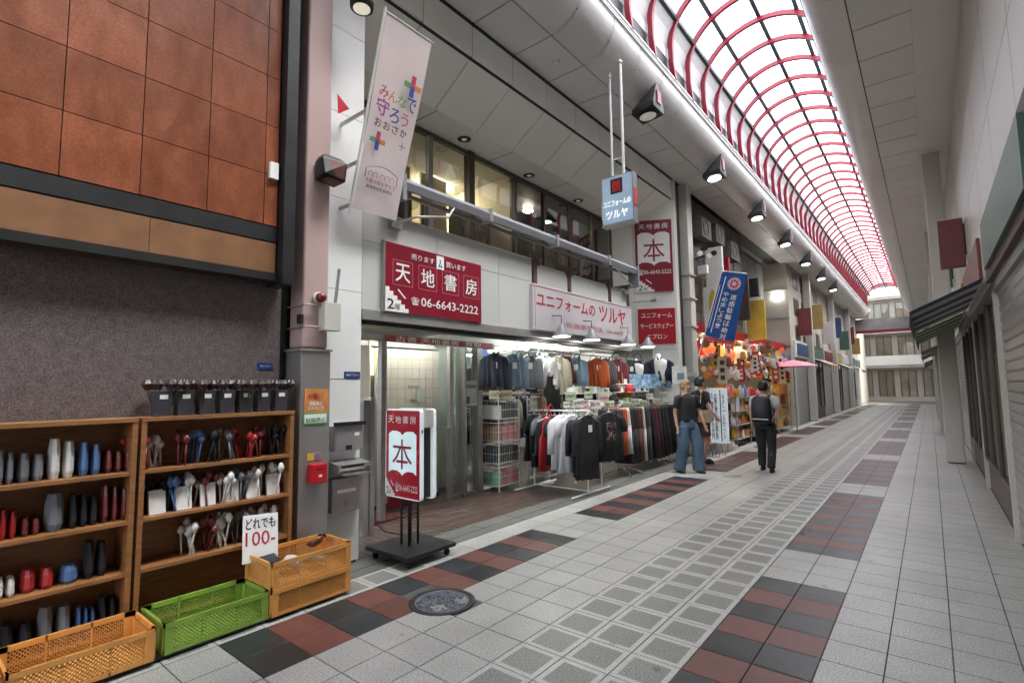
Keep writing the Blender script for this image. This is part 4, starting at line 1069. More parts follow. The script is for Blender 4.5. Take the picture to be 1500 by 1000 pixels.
pos_w = ['at the right end', 'second from the right end', 'third from the right end', 'fourth from the right end', 'fifth from the right end', 'sixth from the right end', 'seventh from the right end', 'eighth from the right end', 'ninth from the right end']
for zi, (z, rown) in enumerate(((1.078, 'upper shelf row'), (.768, 'middle shelf row'), (.443, 'lower shelf row'))):
    for i in range(9 if zi < 2 else 6):
        y = 2.09 - i * .115 - (0.02 if i else 0); k = [0, 3, 2, 5, 0, 4, 3, 1, 2][i] if zi == 0 else [1, 1, 5, 1, 3, 1, 4, 0, 5][i]
        bundle(y, z, k, .25, '%s handled utensils %s of the %s' % (gn[k], pos_w[i], rown))
for i in range(7):
    y = 2.12 - i * .14
    t_ = thing('display_bin', (-4.2, y, 1.425), 'dark bin of black ladles on the shelf top, %s' % pos_w[i], 'bin', 'dark bins on top of the wooden shelves')
    m = MB(); m.loft([[(-4.2 + a * q, y + b * q, z) for a, b in ((-1, -1), (1, -1), (1, 1), (-1, 1))] for q, z in ((.045, 1.426), (.055, 1.60), (.05, 1.60), (.042, 1.44))]); m.build('tub', mat('smoky_plastic', (.05, .05, .06), .25), t_)
    MB().box(-4.149, -4.145, y - .025, y + .025, 1.545, 1.575).build('price_tag', M['sign_white'], t_)
    m = MB()
    for q in range(9):
        a, b = rr.uniform(-.04, .04), rr.uniform(-.04, .04); c, d = a * 2.2, b * 2.2
        m.tube([(-4.2 + a, y + b, 1.45), (-4.2 + c, y + d, 1.62)], .005, 4); m.tube([(-4.2 + c, y + d, 1.61), (-4.2 + c * 1.1, y + d * 1.1, 1.65), (-4.2 + c * 1.1, y + d * 1.1, 1.68)], [.012, .03, .01], 7)
    m.build('ladles', mat('dark_brown_plastic', (.04, .02, .018), .4), t_)
for i in range(6):
    y = 2.07 - i * .16; t = .022
    m = MB(); m.box(-4.16, -4.14, y - .05, y + .05, 0, .16); o = m.build('white_packet', M['sign_white'], org=(-4.15, y, 0)); o.location.z = .768; o.rotation_euler = (0, R(-8), R(rr.uniform(-10, 10)))
    tag(o, 'white packet leaning on the middle shelf, %s' % pos_w[i], 'packet', 'white packets on the middle shelf')

# stock on the other shelf units (left of the photograph)
rr = random.Random(41)
for ui, (ya, yb) in enumerate(((.12, 1.08), (-1.03, -.02))):
    for zi, z in enumerate((.082, .443, .768, 1.078)):
        y = ya
        while y < yb - .1:
            wd = rr.uniform(.09, .17); h = rr.uniform(.10, .25); k = rr.randrange(6)
            m = MB(); nq = rr.choice([1, 2, 3])
            for q in range(nq): m.loft([[(-4.21 + b_ * math.cos(a_), y + wd * (q + .5) / nq + wd / nq * .45 * a2 * math.sin(a_), z + h * zz * (1 - .08 * q)) for a_ in [2 * math.pi * j_ / 10 for j_ in range(10)]] for zz, a2, b_ in ((0, .8, .06), (.2, 1, .075), (.7, .95, .07), (1, .7, .05))])
            tag(m.build('kitchen_goods', goods_m[k], org=(-4.2, y, z)), '%s kitchen goods on the %s of the %s wooden shelf' % (gn[k], ['floor board', 'low shelf', 'middle shelf', 'upper shelf'][zi], ['second', 'third'][ui]), 'kitchen goods', 'kitchen goods on the shelves further left')
            y += wd + .01
# =================================================================== ENTRANCE OF THE BOOKSHOP
ent = thing('bookshop_entrance', (-5.2, 4.5, 0), 'stainless framed glass entrance of the bookshop with beige tiled stair wall behind', 'entrance')
def post(x, y, s, z1=2.26, m_='steel_dark', name='door_post'): return MB().box(x - s, x + s, y - s, y + s, .0, z1).build(name, M[m_], ent, bevel=.004)
MB().box(-4.93, -4.87, 3.42, 3.50, 0, 1.47).build('shutter_post', M['steel'], ent, bevel=.004)
MB().box(-4.95, -4.85, 3.50, 3.56, 0, 1.50).build('shutter_post', M['alu'], ent, bevel=.004)
post(-5.25, 3.95, .04); post(-5.5, 5.35, .035, m_='steel'); post(-5.5, 5.94, .06, m_='steel')
MB().box(-5.6, -5.4, 5.56, 5.60, 0, 2.26).build('door_edge', M['alu'], ent)
MB().box(-5.30, -5.20, 3.0, 6.0, 2.18, 2.262).build('header', M['steel_dark'], ent)
MB().box(-5.8, -5.78, 2.96, 5.30, 2.17, 2.262).build('inner_header', M['steel_dark'], ent)
text('古書 天地書房  買取', ent, (-5.19, 4.1, 2.185), Y3, Z3, 1.6, .07, M['sign_white'])
MB().box(-5.199, -5.194, 3.95, 5.95, 2.18, 2.262).build('red_band', mat('faded_red_band', (.38, .05, .07), .5), ent)
g_ = MB(); g_.box(-5.505, -5.495, 5.385, 5.88, .05, 2.18); g_.build('glass_door', M['glass'], ent)
MB().box(-5.5, -5.44, 5.05, 5.34, 1.0, 1.03).build('door_handle', M['alu'], ent)
g_ = MB(); g_.box(-5.52, -5.46, 5.35, 5.94, .0, .05); g_.build('threshold', M['steel_dark'], ent)
g_ = MB(); g_.box(-4.905, -4.895, 3.0, 3.42, .05, 1.45); g_.build('side_glass', M['glass'], ent)
t_ = thing('fluorescent_light', (-5.45, 4.7, 2.4), 'added fluorescent fitting, hidden above the bookshop entrance to brighten it', 'ceiling light')  # fitting added out of sight to brighten the tiled stair wall
MB().box(-5.52, -5.40, 4.0, 5.4, 2.44, 2.515).build('fitting', M['white_wire'], t_)
m = MB(); m.tube([(-5.46, 4.05, 2.42), (-5.46, 5.35, 2.42)], .018, 8); m.build('tube', M['tube_on'], t_)
# beige tiled wall with stair
for i in range(9):
    for j in range(15):
        MB().box(-5.83, -5.815, 4.22 + i * .13 + .0015, 4.35 + i * .13 - .0015, .05 + j * .14 + .0015, .19 + j * .14 - .0015)
bt = MB().box(0, .012, .0015, .1285, .0015, .1385); bme = bpy.data.meshes.new('wall_tile'); bme.from_pydata(bt.v, [], bt.f); bme.materials.append(M['tile_beige'])
tw = struct('stair_wall', MB().box(-5.9, -5.815, 4.15, 5.42, 0, 2.17), M['grout'])
for i in range(9):
    for j in range(15): piece(bme, 'tile', tw, (-5.815, 4.24 + i * .13, .05 + j * .14))
for k, (px, py) in enumerate(((607, 555), (605, 566), (608, 585))):
    c = PX(px, py, -5.80); MB().box(-5.803, -5.795, c.y - .08, c.y + .12, c.z - .012 if k else c.z - .004, c.z + .012 if k else c.z).build('rail', M['steel_dark'], tw)
c = PX(617, 579, -5.80); tag(MB().box(-5.803, -5.79, c.y - .10, c.y + .07, c.z - .10, c.z + .10).build('small_notice', mat('grey_green_paper', (.35, .38, .33), .6), org=c), 'small framed notice on the beige tiled stair wall', 'notice')
stp = struct('inner_stairs', loc=(-6, 3.9, 0))
for i in range(8): MB().box(-5.75 - .25 * (i + 1), -5.75 - .25 * i, 3.0, 4.12, .18 * i, .18 * i + .18).build('stair_step', M['wood'] if i < 7 else M['wood'], stp)
MB().box(-8.2, -5.76, 4.125, 4.148, 0, 2.25).build('stair_panel', M['wall_cream'], stp)
MB().box(-8.2, -8.1, 2.96, 4.2, 0, 2.9).build('end_wall', M['wall_cream'], stp)
tag(MB().box(-5.55, -5.2, 3.6, 4.25, .0, .02).build('door_mat', mat('maroon_rubber', (.12, .02, .025), .9), org=(-5.4, 3.9, 0)), 'dark red door mat in front of the inner stairs', 'mat')
o, a, b = on_col('red_bin', 568, 600, 690, 738, -5.6, .05, M['sign_red'], 'low crimson panel behind the street sign at the foot of the tiled wall', 'panel')
tag(MB().box(-5.80, -5.77, 4.13, 4.20, 1.78, 2.14).build('stair_lamp', mat('yellow_tube', (1, .9, .5), emit=1.0, emit_c=(1, .85, .3)), org=(-5.8, 4.16, 1.9)), 'yellow lit tube in the stairwell', 'lamp')
# pale green wall right of the door
gw = struct('green_wall', MB().box(-6.3, -6.2, 5.62, 6.30, 0, 2.25), M['green_wall'])
t_ = thing('opening_hours_notice', (-6.19, 6.0, 1.5), 'grey framed opening hours notice with a small picture on the pale green wall', 'notice')
c = PX(668, 583, -5.44)
MB().box(-5.448, -5.438, 5.60, 5.86, 1.32, 1.70).build('board', mat('pale_grey_board', (.42, .43, .40), .5), t_)
text('営業時間', t_, (-5.438, 5.63, 1.585), Y3, Z3, .20, .05, M['letter_black'], bold=.02)
MB().box(-5.438, -5.435, 5.62, 5.70, 1.35, 1.46).build('picture', mat('dark_green_picture', (.04, .07, .05), .5), t_)
text('11:00\n20:00', t_, (-5.438, 5.73, 1.36), Y3, Z3, .10, .09, M['letter_black'], bold=.0)
# dividing wall between bookshop stair and clothes shop
MB().box(-12, -6.31, 6.22, 6.30, 0, 2.5).build('dividing_wall', M['wall_white'])['kind'] = 'structure'
bpy.data.objects['dividing_wall']['kind'] = 'structure'

# =================================================================== CLOTHES SHOP INTERIOR
shop = struct('shop_interior', loc=(-8, 8, 0))
scl = MB().box(-12, -4.43, 2.955, 8.8, 2.52, 2.56); scl.box(-12, -5.56, 8.8, 11.0, 2.52, 2.56); scl.build('ceiling', mat('shop_ceiling', (.45, .45, .41), .7, var=.08), shop)
MB().box(-12.05, -12, 6.3, 12, 0, 2.52).build('back_wall', M['wall_white'], shop)
MB().box(-12, -5.6, 11.0, 11.06, 0, 2.52).build('side_wall', M['wall_white'], shop)
for x in (-5.3, -6.6, -8.2): MB().box(x - .08, x + .08, 6.31, 10.98, 2.40, 2.518).build('ceiling_beam', M['wall_white'], shop)
tb = [('near the entrance front, left', -5.0, 6.9), ('above the hanging shirts', -5.9, 8.3), ('deep on the left', -7.4, 7.3), ('deep in the middle', -7.4, 9.2), ('at the very back, left', -9.6, 8.0), ('at the very back, right', -9.6, 10.2), ('near the splayed wall', -5.9, 10.0)]
for s, x, y in tb:
    t_ = thing('fluorescent_light', (x, y, 2.5), 'lit fluorescent ceiling fitting of the clothes shop, ' + s, 'ceiling light', 'fluorescent lights in the clothes shop')
    MB().box(x - .06, x + .06, y - .6, y + .6, 2.475, 2.515).build('fitting', M['white_wire'], t_)
    m = MB(); m.tube([(x, y - .57, 2.45), (x, y + .57, 2.45)], .018, 8); m.build('tube', M['tube_on'], t_)
# conical pendant lamps along the shop front
lm = ['leftmost, under the katakana sign', 'second, under the katakana sign', 'third, left of the scarlet sign', 'fourth, just under the scarlet sign']
for i, (px, py) in enumerate(((815, 488), (862, 490), (920, 501), (949, 509))):
    c = PX(px, py, -4.36 if i < 2 else -4.45); c.z = min(c.z, 2.42)
    c = Vector((-4.05, (6.15, 7.0, 8.25, 9.05)[i], 2.30))
    t_ = thing('pendant_lamp', c, 'grey cone pendant lamp with a glowing rim, ' + lm[i], 'lamp', 'cone lamps along the clothes shop front')
    m = MB(); n = 24; m.loft([[(c.x + q * math.cos(2 * math.pi * k / n), c.y + q * math.sin(2 * math.pi * k / n), c.z + z) for k in range(n)] for q, z in ((.135, 0), (.13, .02), (.03, .165), (.012, .19))], cap=False); m.build('shade', M['grey_beam'], t_, smooth=True)
    m = MB(); m.cyl(c, .12, c.z + .004, c.z + .018, 20); m.build('bulb', M['lamp_on'], t_)
    m = MB(); m.tube([(c.x, c.y, c.z + .18), (c.x, c.y, c.z + .30), (-4.22, c.y, c.z + .32)], .006, 5); m.build('cord', M['black'], t_)

# ------------------------------------------------------------- garments
def ellipse_ring(cx, cy, z, a, b, n, amp=0, ph=0, k=5):
    return [(cx + a * math.cos(t) * (1 + amp * .25 * math.sin(k * t + ph)), cy + b * math.sin(t) * (1 + amp * math.sin(k * t * 1.0 + ph)), z + .0) for t in [2 * math.pi * i / n for i in range(n)]]
def garment_mesh(kind, L, rnd_, wide=1.0):
    m = MB(); n = 40; ph = rnd_.uniform(0, 6)
    k = rnd_.choice([5, 6, 7])
    if kind in ('tee', 'shirt', 'jacket'):
        d = .035 if kind != 'jacket' else .06
        pr = [(0, .05, .03), (-.015, .085, .035), (-.045, .17, d * .8), (-.10, .205, d), (-.25, .205, d * 1.15), (-L * .6, .21, d * 1.2), (-L, .225, d * 1.3)]
        m.loft([ellipse_ring(0, 0, z, a * wide, b, n, .12 + .55 * (-z / L), ph + z * 3, k + 3) for z, a, b in pr])
        if kind != 'tee':
            for s in (-1, 1): m.obox(Vector((s * .012 * wide - .003, -d * 1.25, -.05)), Vector((s * .45, -.2, .87)).normalized(), Vector((1, 0, 0)), Vector((0, -1, 0)), .07, .03, .008)
            m.box(-.012, .012, -d * 1.34, -d * 1.1, -L * .97, -.06)
        sl = .24 if kind == 'tee' else .50
        for s in (-1, 1):
            m.loft([ellipse_ring(s * x * wide, 0, z, a, b, 14, .1, ph, 3) for x, z, a, b in ((.165, -.055, .05, .03), (.215, -.12, .07, .04), (.25, -.07 - sl * .6, .065, .035), (.262, -.07 - sl, .055, .028))])
    elif kind == 'trousers':
        m.loft([ellipse_ring(0, 0, z, a, b, n, .1, ph, k) for z, a, b in ((0, .16, .02), (-.04, .17, .028), (-L * .35, .18, .035), (-L * .40, .19, .036))])
        for s in (-1, 1): m.loft([ellipse_ring(s * .09, 0, z, a, b, 16, .12, ph, 3) for z, a, b in ((-L * .38, .095, .035), (-L * .7, .09, .03), (-L, .10, .032))])
    elif kind == 'skirt':
        m.loft([ellipse_ring(0, 0, z, a * wide, b, 48, q, ph, 9) for z, a, b, q in ((0, .13, .018, .1), (-.05, .135, .025, .2), (-L * .5, .17, .035, .45), (-L, .20, .045, .6))])
    elif kind == 'apron':
        m.loft([ellipse_ring(0, 0, z, a * wide, b, n, q, ph, 5) for z, a, b, q in ((0, .10, .010, .1), (-.02, .11, .014, .1), (-.26, .16, .02, .2), (-.30, .22, .022, .3), (-L, .24, .03, .4))])
        m.tube([(-.09, 0, -.01), (-.06, 0, .12), (0, 0, .17), (.06, 0, .12), (.09, 0, -.01)], .008, 5)
    return m
GR = random.Random(21)
def garment(kind, c, loc, rz, L, label, cat, group=None, hanger=True, tagc=False, wide=1.0, name=None, print_=None):
    o = garment_mesh(kind, L, GR, wide).build(name or {'tee': 't_shirt', 'shirt': 'shirt', 'jacket': 'jacket', 'trousers': 'trousers', 'skirt': 'skirt', 'apron': 'apron'}[kind], CL[c] if isinstance(c, str) else c, smooth=True)
    o.location = loc; o.rotation_euler = (R(GR.uniform(-2, 2)), R(GR.uniform(-2, 2)), rz)
    tag(o, label, cat, group)
    if hanger:
        m = MB(); m.tube([(-.17, 0, -.055), (0, 0, .01), (.17, 0, -.055)], .007, 5); m.tube([(0, 0, .01), (0, 0, .055), (.015, 0, .075), (.03, 0, .06)], .003, 5)
        h = m.build('hanger', M['white_wire']); h.parent = o
    if tagc:
        m = MB(); m.box(-.035, .035, -.075, -.07, -.24, -.14); h = m.build('price_tag', M['sign_white']); h.parent = o
    if print_:
        m = MB(); g2 = random.Random(4)
        for i in range(60): 
            a, b = g2.uniform(-.09, .09), g2.uniform(-.42, -.16); s = g2.uniform(.008, .02); m.box(a, a + s, -.062, -.060, b, b + s, g2.randrange(3))
        h = m.build('chest_print', [mat('print_cream', (.5, .42, .32), .7), mat('print_rose', (.4, .15, .15), .7), mat('print_moss', (.15, .18, .1), .7)]); h.parent = o
        tag(h, kind='stuff')
    return o
def Rz(deg): return R(deg)
# rack one: rail across, clothes facing the street
t_ = thing('clothes_rack', (-4.5, 6.75, 0), 'white steel clothes rack nearest the entrance, with T-shirts', 'clothes rack', 'white clothes racks at the shop front')
m = MB(); m.tube([(-5.05, 6.72, 1.22), (-3.98, 6.78, 1.22)], .012, 8); m.build('rail', M['white_wire'], t_)
for x in (-5.02, -4.0):
    m = MB(); m.tube([(x, 6.25, .03), (x, 7.35, .03)], .015, 8); m.build('foot', M['white_wire'], t_)
    for y in (6.70, 7.10) if x > -4.5 else (6.75,):
        m = MB(); m.tube([(x, y, .03), (x, y, 1.1), (x, 6.76, 1.22)], .011, 8); m.build('upright', M['white_wire'], t_)
m = MB(); m.tube([(-5.02, 6.75, .05), (-4.0, 6.75, .05)], .011, 8); m.build('cross_bar', M['white_wire'], t_)
seq = [('black', 'tee', .72), ('black', 'jacket', .80), ('grey', 'tee', .62), ('black', 'shirt', .80), ('red', 'apron', .82), ('black', 'tee', .74), ('white', 'tee', .72), ('white', 'shirt', .80), ('white', 'tee', .82), ('black', 'tee', .78), ('black', 'shirt', .82), ('black', 'tee', .88), ('black', 'tee', .80)]
ordn = ['leftmost', 'second from the left', 'third from the left', 'fourth from the left', 'fifth from the left', 'sixth from the left', 'seventh from the left', 'eighth from the left', 'ninth from the left', 'tenth from the left', 'eleventh from the left', 'second from the right end', 'at the right end']
nm = dict(tee='T-shirt', jacket='jacket', shirt='long shirt', apron='apron', skirt='pleated skirt', trousers='trousers')
for i, (c, kd, L) in enumerate(seq):
    x = -4.98 + i * .078
    garment(kd, c, (x, 6.74 + GR.uniform(-.02, .03), 1.15), Rz(90 + GR.uniform(-6, 6)), L, '%s %s on the nearest clothes rack, %s' % (c, nm[kd], ordn[i]), nm[kd].lower().split()[-1], 'tops on the nearest clothes rack', tagc=(i in (9, 11)))
garment('tee', 'black', (-3.86, 7.12, 1.19), Rz(58), .74, 'black T-shirt with a floral chest print hung at the end of the rack', 't-shirt', print_=True)
garment('tee', 'white', (-4.20, 6.60, 1.17), Rz(70), .84, 'plain white T-shirt facing the street on the nearest rack', 't-shirt')
garment('shirt', 'white', (-4.34, 6.60, 1.17), Rz(74), .80, 'long white shirt hung behind the plain white T-shirt', 'shirt')
garment('apron', 'red', (-4.60, 6.52, 1.12), Rz(70), .80, 'bright red apron hung between the black and white tops', 'apron', wide=.6)
garment('shirt', 'black', (-3.95, 6.62, 1.17), Rz(72), .92, 'long black shirt with loose sleeves near the rack end', 'shirt', tagc=True, wide=.9)
# rack two, trousers and skirts along the street
def stand(x, y, label):
    t = thing('clothes_rack', (x, y, 0), label, 'clothes rack', 'white clothes racks at the shop front')
    m = MB(); m.tube([(x, y, .06), (x, y, 1.22)], .016, 8); m.build('post', M['chrome'], t)
    for k in range(4):
        a = R(45 + 90 * k); m = MB(); m.tube([(x, y, .16), (x + .18 * math.cos(a), y + .18 * math.sin(a), .10), (x + .36 * math.cos(a), y + .36 * math.sin(a), .03)], .013, 8); m.build('leg', M['chrome'], t)
    m = MB(); m.tube([(x, y - .75, 1.22), (x, y + .75, 1.22)], .012, 8); m.build('rail', M['chrome'], t)
stand(-4.35, 8.55, 'chrome rack of coloured trousers with a star base, middle of the shop front')
stand(-4.35, 10.1, 'chrome rack of dark skirts beside the woman in jeans')
c2s = ['plum', 'black', 'brown', 'brown', 'orange', 'orange', 'white', 'black', 'black', 'green', 'brown', 'brown', 'cream', 'black', 'charcoal']
tn = ['%s trousers on the middle rack, %s' % (c, q) for c, q in zip(c2s, ['first and nearest', 'second', 'third', 'fourth', 'fifth', 'sixth, beside the white pair', 'between orange and black ones', 'just behind the white pair', 'ninth along', 'tenth along', 'eleventh along', 'twelfth along', 'the pale pair near the far end', 'next to last', 'last and farthest'])]
for i, c in enumerate(c2s):
    garment('trousers', c, (-4.33 + GR.uniform(-.03, .03), 7.86 + i * .098, 1.19), Rz(GR.uniform(-10, 14)), .98 if i > 6 else .80, tn[i], 'trousers', 'trousers on the middle rack', hanger=False)
c3s = ['black', 'plum', 'maroon', 'plum', 'black', 'plum', 'black', 'charcoal', 'black', 'black', 'black', 'navy']
for i, c in enumerate(c3s):
    garment('skirt', c, (-4.33 + GR.uniform(-.03, .03), 9.45 + i * .115, 1.18), Rz(GR.uniform(-12, 12)), .98, '%s pleated skirt, %s along the rack beside the woman' % (c, ['first', 'second', 'third', 'fourth', 'fifth', 'sixth', 'seventh', 'eighth', 'ninth', 'tenth', 'eleventh', 'twelfth'][i]), 'skirt', 'dark skirts on the far rack', hanger=False)
# overhead rail with hanging clothes
t_ = thing('overhead_rail', (-4.95, 8.5, 2.2), 'thin overhead rail holding display clothes under the lintel', 'rail')
m = MB(); m.tube([(-5.0, 6.2, 2.17), (-5.0, 10.35, 2.17)], .012, 8); m.build('bar', M['chrome'], t_)
for y in (6.3, 8.2, 8.7): m = MB(); m.tube([(-5.0, y, 2.17), (-5.0, y, 2.52)], .006, 5); m.build('hanging_wire', M['chrome'], t_)
up = [('jacket', 'slate', 6.02, -5.2, .50, 'slate blue work jacket hung high beside the entrance pillar'), ('shirt', 'blue', 6.35, -5.1, .50, 'pale blue work shirt hung high, left of the grey one'), ('shirt', 'grey', 6.7, -5.05, .52, 'dark grey work shirt hung high above the baskets'),
      ('jacket', 'white', 7.05, -5.0, .34, 'short white chef jacket on the overhead rail'), ('apron', 'black', 7.12, -4.9, .72, 'long black apron below the white chef jacket'), ('shirt', 'cream', 7.45, -5.0, .62, 'cream long sleeved shirt on the overhead rail'), ('apron', 'maroon', 7.75, -5.0, .45, 'maroon bib apron on the overhead rail'),
      ('shirt', 'blue', 8.02, -5.0, .55, 'pale blue striped shirt next to the maroon apron'), ('jacket', 'black', 8.3, -5.2, .62, 'black jacket hung left of the orange one'), ('jacket', 'orange', 8.62, -4.9, .62, 'bright orange jacket with a white tag on the overhead rail'), ('jacket', 'charcoal', 8.95, -4.9, .50, 'charcoal vest between the orange and maroon jackets'),
      ('jacket', 'maroon', 9.35, -4.85, .62, 'maroon jacket with a hanging tag'), ('apron', 'mustard', 9.42, -4.75, .72, 'mustard yellow apron below the maroon jacket'), ('apron', 'green', 9.85, -4.8, .60, 'dark green apron on white straps'), ('apron', 'navy', 10.3, -4.85, .60, 'navy bib apron left of the navy jacket')]
for k, c, y, x, L, lb in up:
    z = 2.12 if (k, c) not in (('apron', 'black'), ('apron', 'mustard')) else 1.86
    garment(k, c, (x, y, z), Rz(52 + GR.uniform(-14, 22)), L * 1.05, lb, nm[k].split()[-1].lower(), 'display clothes on the overhead rail', tagc=True, hanger=False, wide=.74)
q = p0 - PD * .45 + PN * .18
t_ = thing('torso_form', q + Z3 * 1.2, 'white headless torso form on a pole in front of the splayed wall', 'mannequin')
def torso(t, c, z):
    m = MB(); m.loft([ellipse_ring(c.x, c.y, z + h, a, b, 20) for h, a, b in ((-.5, .15, .10), (-.3, .13, .09), (-.12, .18, .10), (0, .19, .09), (.04, .10, .07), (.06, .055, .055), (.14, .05, .05), (.15, .02, .02))]); m.build('bust', M['sign_white'], t, smooth=True)
    m = MB(); m.tube([(c.x, c.y, 0), (c.x, c.y, z - .45)], .015, 8); m.build('pole', M['chrome'], t)
    m = MB(); m.cyl(c, .14, 0, .02, 20); m.build('base', M['chrome'], t)
torso(t_, q, 2.12)
garment('jacket', 'navy', (q.x, q.y, 2.18), Rz(28), .50, 'navy jacket worn by the white torso form beside the splayed wall', 'jacket', wide=1.12, hanger=False)
t_ = thing('torso_form', (-4.75, 10.2, 0), 'white torso form wearing the navy bib apron under the scarlet sign', 'mannequin'); torso(t_, Vector((-4.92, 10.32, 0)), 2.02)
t_ = thing('torso_form', (-5.1, 7.05, 0), 'white torso form wearing the short chef jacket', 'mannequin'); torso(t_, Vector((-5.03, 7.1, 0)), 2.02)

for i in range(17):
    y = 6.75 + i * .24; c = ['charcoal', 'white', 'black', 'slate', 'cream', 'black', 'navy', 'grey', 'black', 'maroon', 'charcoal', 'black', 'blue', 'black', 'green', 'black', 'charcoal'][i]; k = ['jacket', 'shirt', 'apron'][i % 3]
    garment(k, c, (-6.25, y, 2.12 if i % 2 else 1.98), Rz(60 + GR.uniform(-20, 20)), .72, '%s %s hanging on the inner rail behind the front row of clothes' % (c, nm[k]), nm[k].split()[-1].lower(), 'clothes on the inner rail', hanger=False, wide=.85)
for i in range(13):
    y = 6.3 + i * .19; c = ['black', 'slate', 'black', 'white', 'charcoal', 'cream', 'black', 'grey', 'navy', 'black', 'green', 'black', 'plum'][i]
    garment('shirt', c, (-5.9, y, 1.42), Rz(75 + GR.uniform(-20, 20)), .75, '%s folded-over shirt on the low inner rail behind the baskets' % c, 'shirt', 'shirts on the low inner rail', hanger=False, wide=.85)
t_ = thing('inner_rail', (-6.1, 8.5, 0), 'chrome inner rails behind the front row of clothes', 'rail')
m = MB(); m.tube([(-6.25, 6.6, 2.15), (-6.25, 10.8, 2.15)], .012, 6); m.tube([(-6.25, 6.6, 0), (-6.25, 6.6, 2.15)], .012, 6); m.tube([(-6.25, 10.8, 0), (-6.25, 10.8, 2.15)], .012, 6); m.build('high_frame', M['chrome'], t_)
m = MB(); m.tube([(-5.9, 6.2, 1.46), (-5.9, 8.9, 1.46)], .012, 6); m.tube([(-5.9, 6.2, 0), (-5.9, 6.2, 1.46)], .012, 6); m.tube([(-5.9, 8.9, 0), (-5.9, 8.9, 1.46)], .012, 6); m.build('low_frame', M['chrome'], t_)
for i, (k, c, y, z, L) in enumerate((('apron', 'white', 7.3, 2.05, .5), ('jacket', 'black', 7.62, 2.02, .55), ('apron', 'slate', 7.9, 1.95, .5), ('tee', 'white', 8.2, 1.95, .45), ('apron', 'black', 8.5, 2.0, .6), ('jacket', 'black', 8.82, 2.02, .55), ('apron', 'maroon', 9.1, 2.0, .5), ('tee', 'white', 9.62, 1.98, .45), ('apron', 'charcoal', 9.9, 2.0, .55), ('apron', 'white', 10.1, 2.05, .5))):
    garment(k, c, (-5.25, y, z + .05), Rz(50 + GR.uniform(-20, 25)), L, '%s %s hung close behind the front display clothes, %s' % (c, nm[k], ['right of the black apron', 'behind the cream shirt', 'behind the maroon apron', 'left of the orange jacket', 'behind the orange jacket', 'right of the orange jacket', 'left of the maroon jacket', 'right of the mustard apron', 'right of the dark green apron', 'left of the navy apron'][i]), nm[k].split()[-1].lower(), 'clothes just behind the display row', hanger=False, tagc=True, wide=.8)
# stacked wire baskets
def wire_basket_stack(x, y, rz, label, fills, tiers=4, L=.56, W=.42):
    t = thing('basket_stack', (x, y, 0), label, 'basket stack'); t.rotation_euler.z = rz
    def B(m, name, mt): 
        o = m.build(name, mt); o.parent = t; return o
    Hh = 1.36 / tiers
    for k in range(tiers):
        m = MB(); z0, z1 = .08 + k * Hh, .08 + k * Hh + Hh - .06
        for z in (z0, (z0 + z1) / 2, z1): m.tube([(-W / 2, -L / 2, z), (W / 2, -L / 2, z), (W / 2, L / 2, z), (-W / 2, L / 2, z)], .010 if z in (z0, z1) else .006, 5, 0, True)
        n = 12
        for i in range(n + 1):
            yy = -L / 2 + L * i / n
            for xx in (-W / 2, W / 2): m.tube([(xx, yy, z0), (xx, yy, z1)], .003, 4)
            m.tube([(-W / 2, yy, z0), (W / 2, yy, z0)], .003, 4)
        for i in range(9):
            xx = -W / 2 + W * i / 8
            for yy in (-L / 2, L / 2): m.tube([(xx, yy, z0), (xx, yy, z1)], .003, 4)
        B(m, 'basket', M['white_wire'])
    for sx in (-1, 1):
        for sy in (-1, 1): m = MB(); m.tube([(sx * W / 2, sy * L / 2, 0), (sx * W / 2, sy * L / 2, 1.44)], .011, 6); B(m, 'post', M['white_wire'])
    return t
wire_basket_stack(-5.45, 6.38, R(4), 'four tier white wire basket trolley with pink packets beside the entrance pillar', None)
wire_basket_stack(-5.35, 7.55, R(8), 'second white wire basket rack behind the dark jackets', None, 5, .6, .4)
pk = [('coral pink', mat('coral_packet', (.80, .30, .31), .45, var=.2, scale=15)), ('pale blue', mat('sky_packet', (.35, .5, .62), .45, var=.2, scale=15)), ('tan', mat('tan_packet', (.36, .22, .12), .5, var=.2, scale=15)), ('charcoal', CL['charcoal']), ('crimson', mat('crimson_packet', (.72, .14, .20), .45, var=.2, scale=15)), ('green', mat('green_packet', (.18, .48, .32), .45, var=.2, scale=15)), ('white', M['sign_white']), ('grey', CL['slate'])]
rr = random.Random(9)
tiers_fill = [(0, [4, 0, 4, 5]), (1, [3, 3, 3, 7]), (2, [0, 0, 0, 2]), (3, [3, 3, 7, 6])]
tname = ['bottom', 'second lowest', 'second highest', 'top']
for k, cs in tiers_fill:
    for j, ci in enumerate(cs):
        z0 = .09 + k * .34; y = 6.38 + .20 - j * .135; h = .20 if ci != 3 else .23
        for q in (0,):
            m = MB(); m.box(-.18, .185, -.06, .06, 0, h * .48); m.box(-.17, .182, -.058, .06, h * .49, h)
            o = m.build('clothing_packet', pk[ci][1], org=None); o.location = (-5.45, y, z0); o.rotation_euler.z = R(4 + rr.uniform(-3, 3))
            tag(o, '%s folded clothing packets in the %s basket, %s' % (pk[ci][0], tname[k], ['far end', 'third from the near end', 'second from the near end', 'near end'][j]), 'packet', 'packets in the wire basket trolley')
for k in range(5):
    m = MB()
    for j in range(5): m.box(-.17, .17, -.26 + j * .105, -.17 + j * .105, 0, rr.uniform(.13, .19), j % 4)
    o = m.build('folded_shirts', [CL['white'], CL['grey'], CL['slate'], CL['cream']]); o.location = (-5.35, 7.55, .10 + k * .272); o.rotation_euler.z = R(8)
    tag(o, 'folded pale shirts in the second basket rack, tier %s from the floor' % ['one', 'two', 'three', 'four', 'five'][k], 'folded shirts')
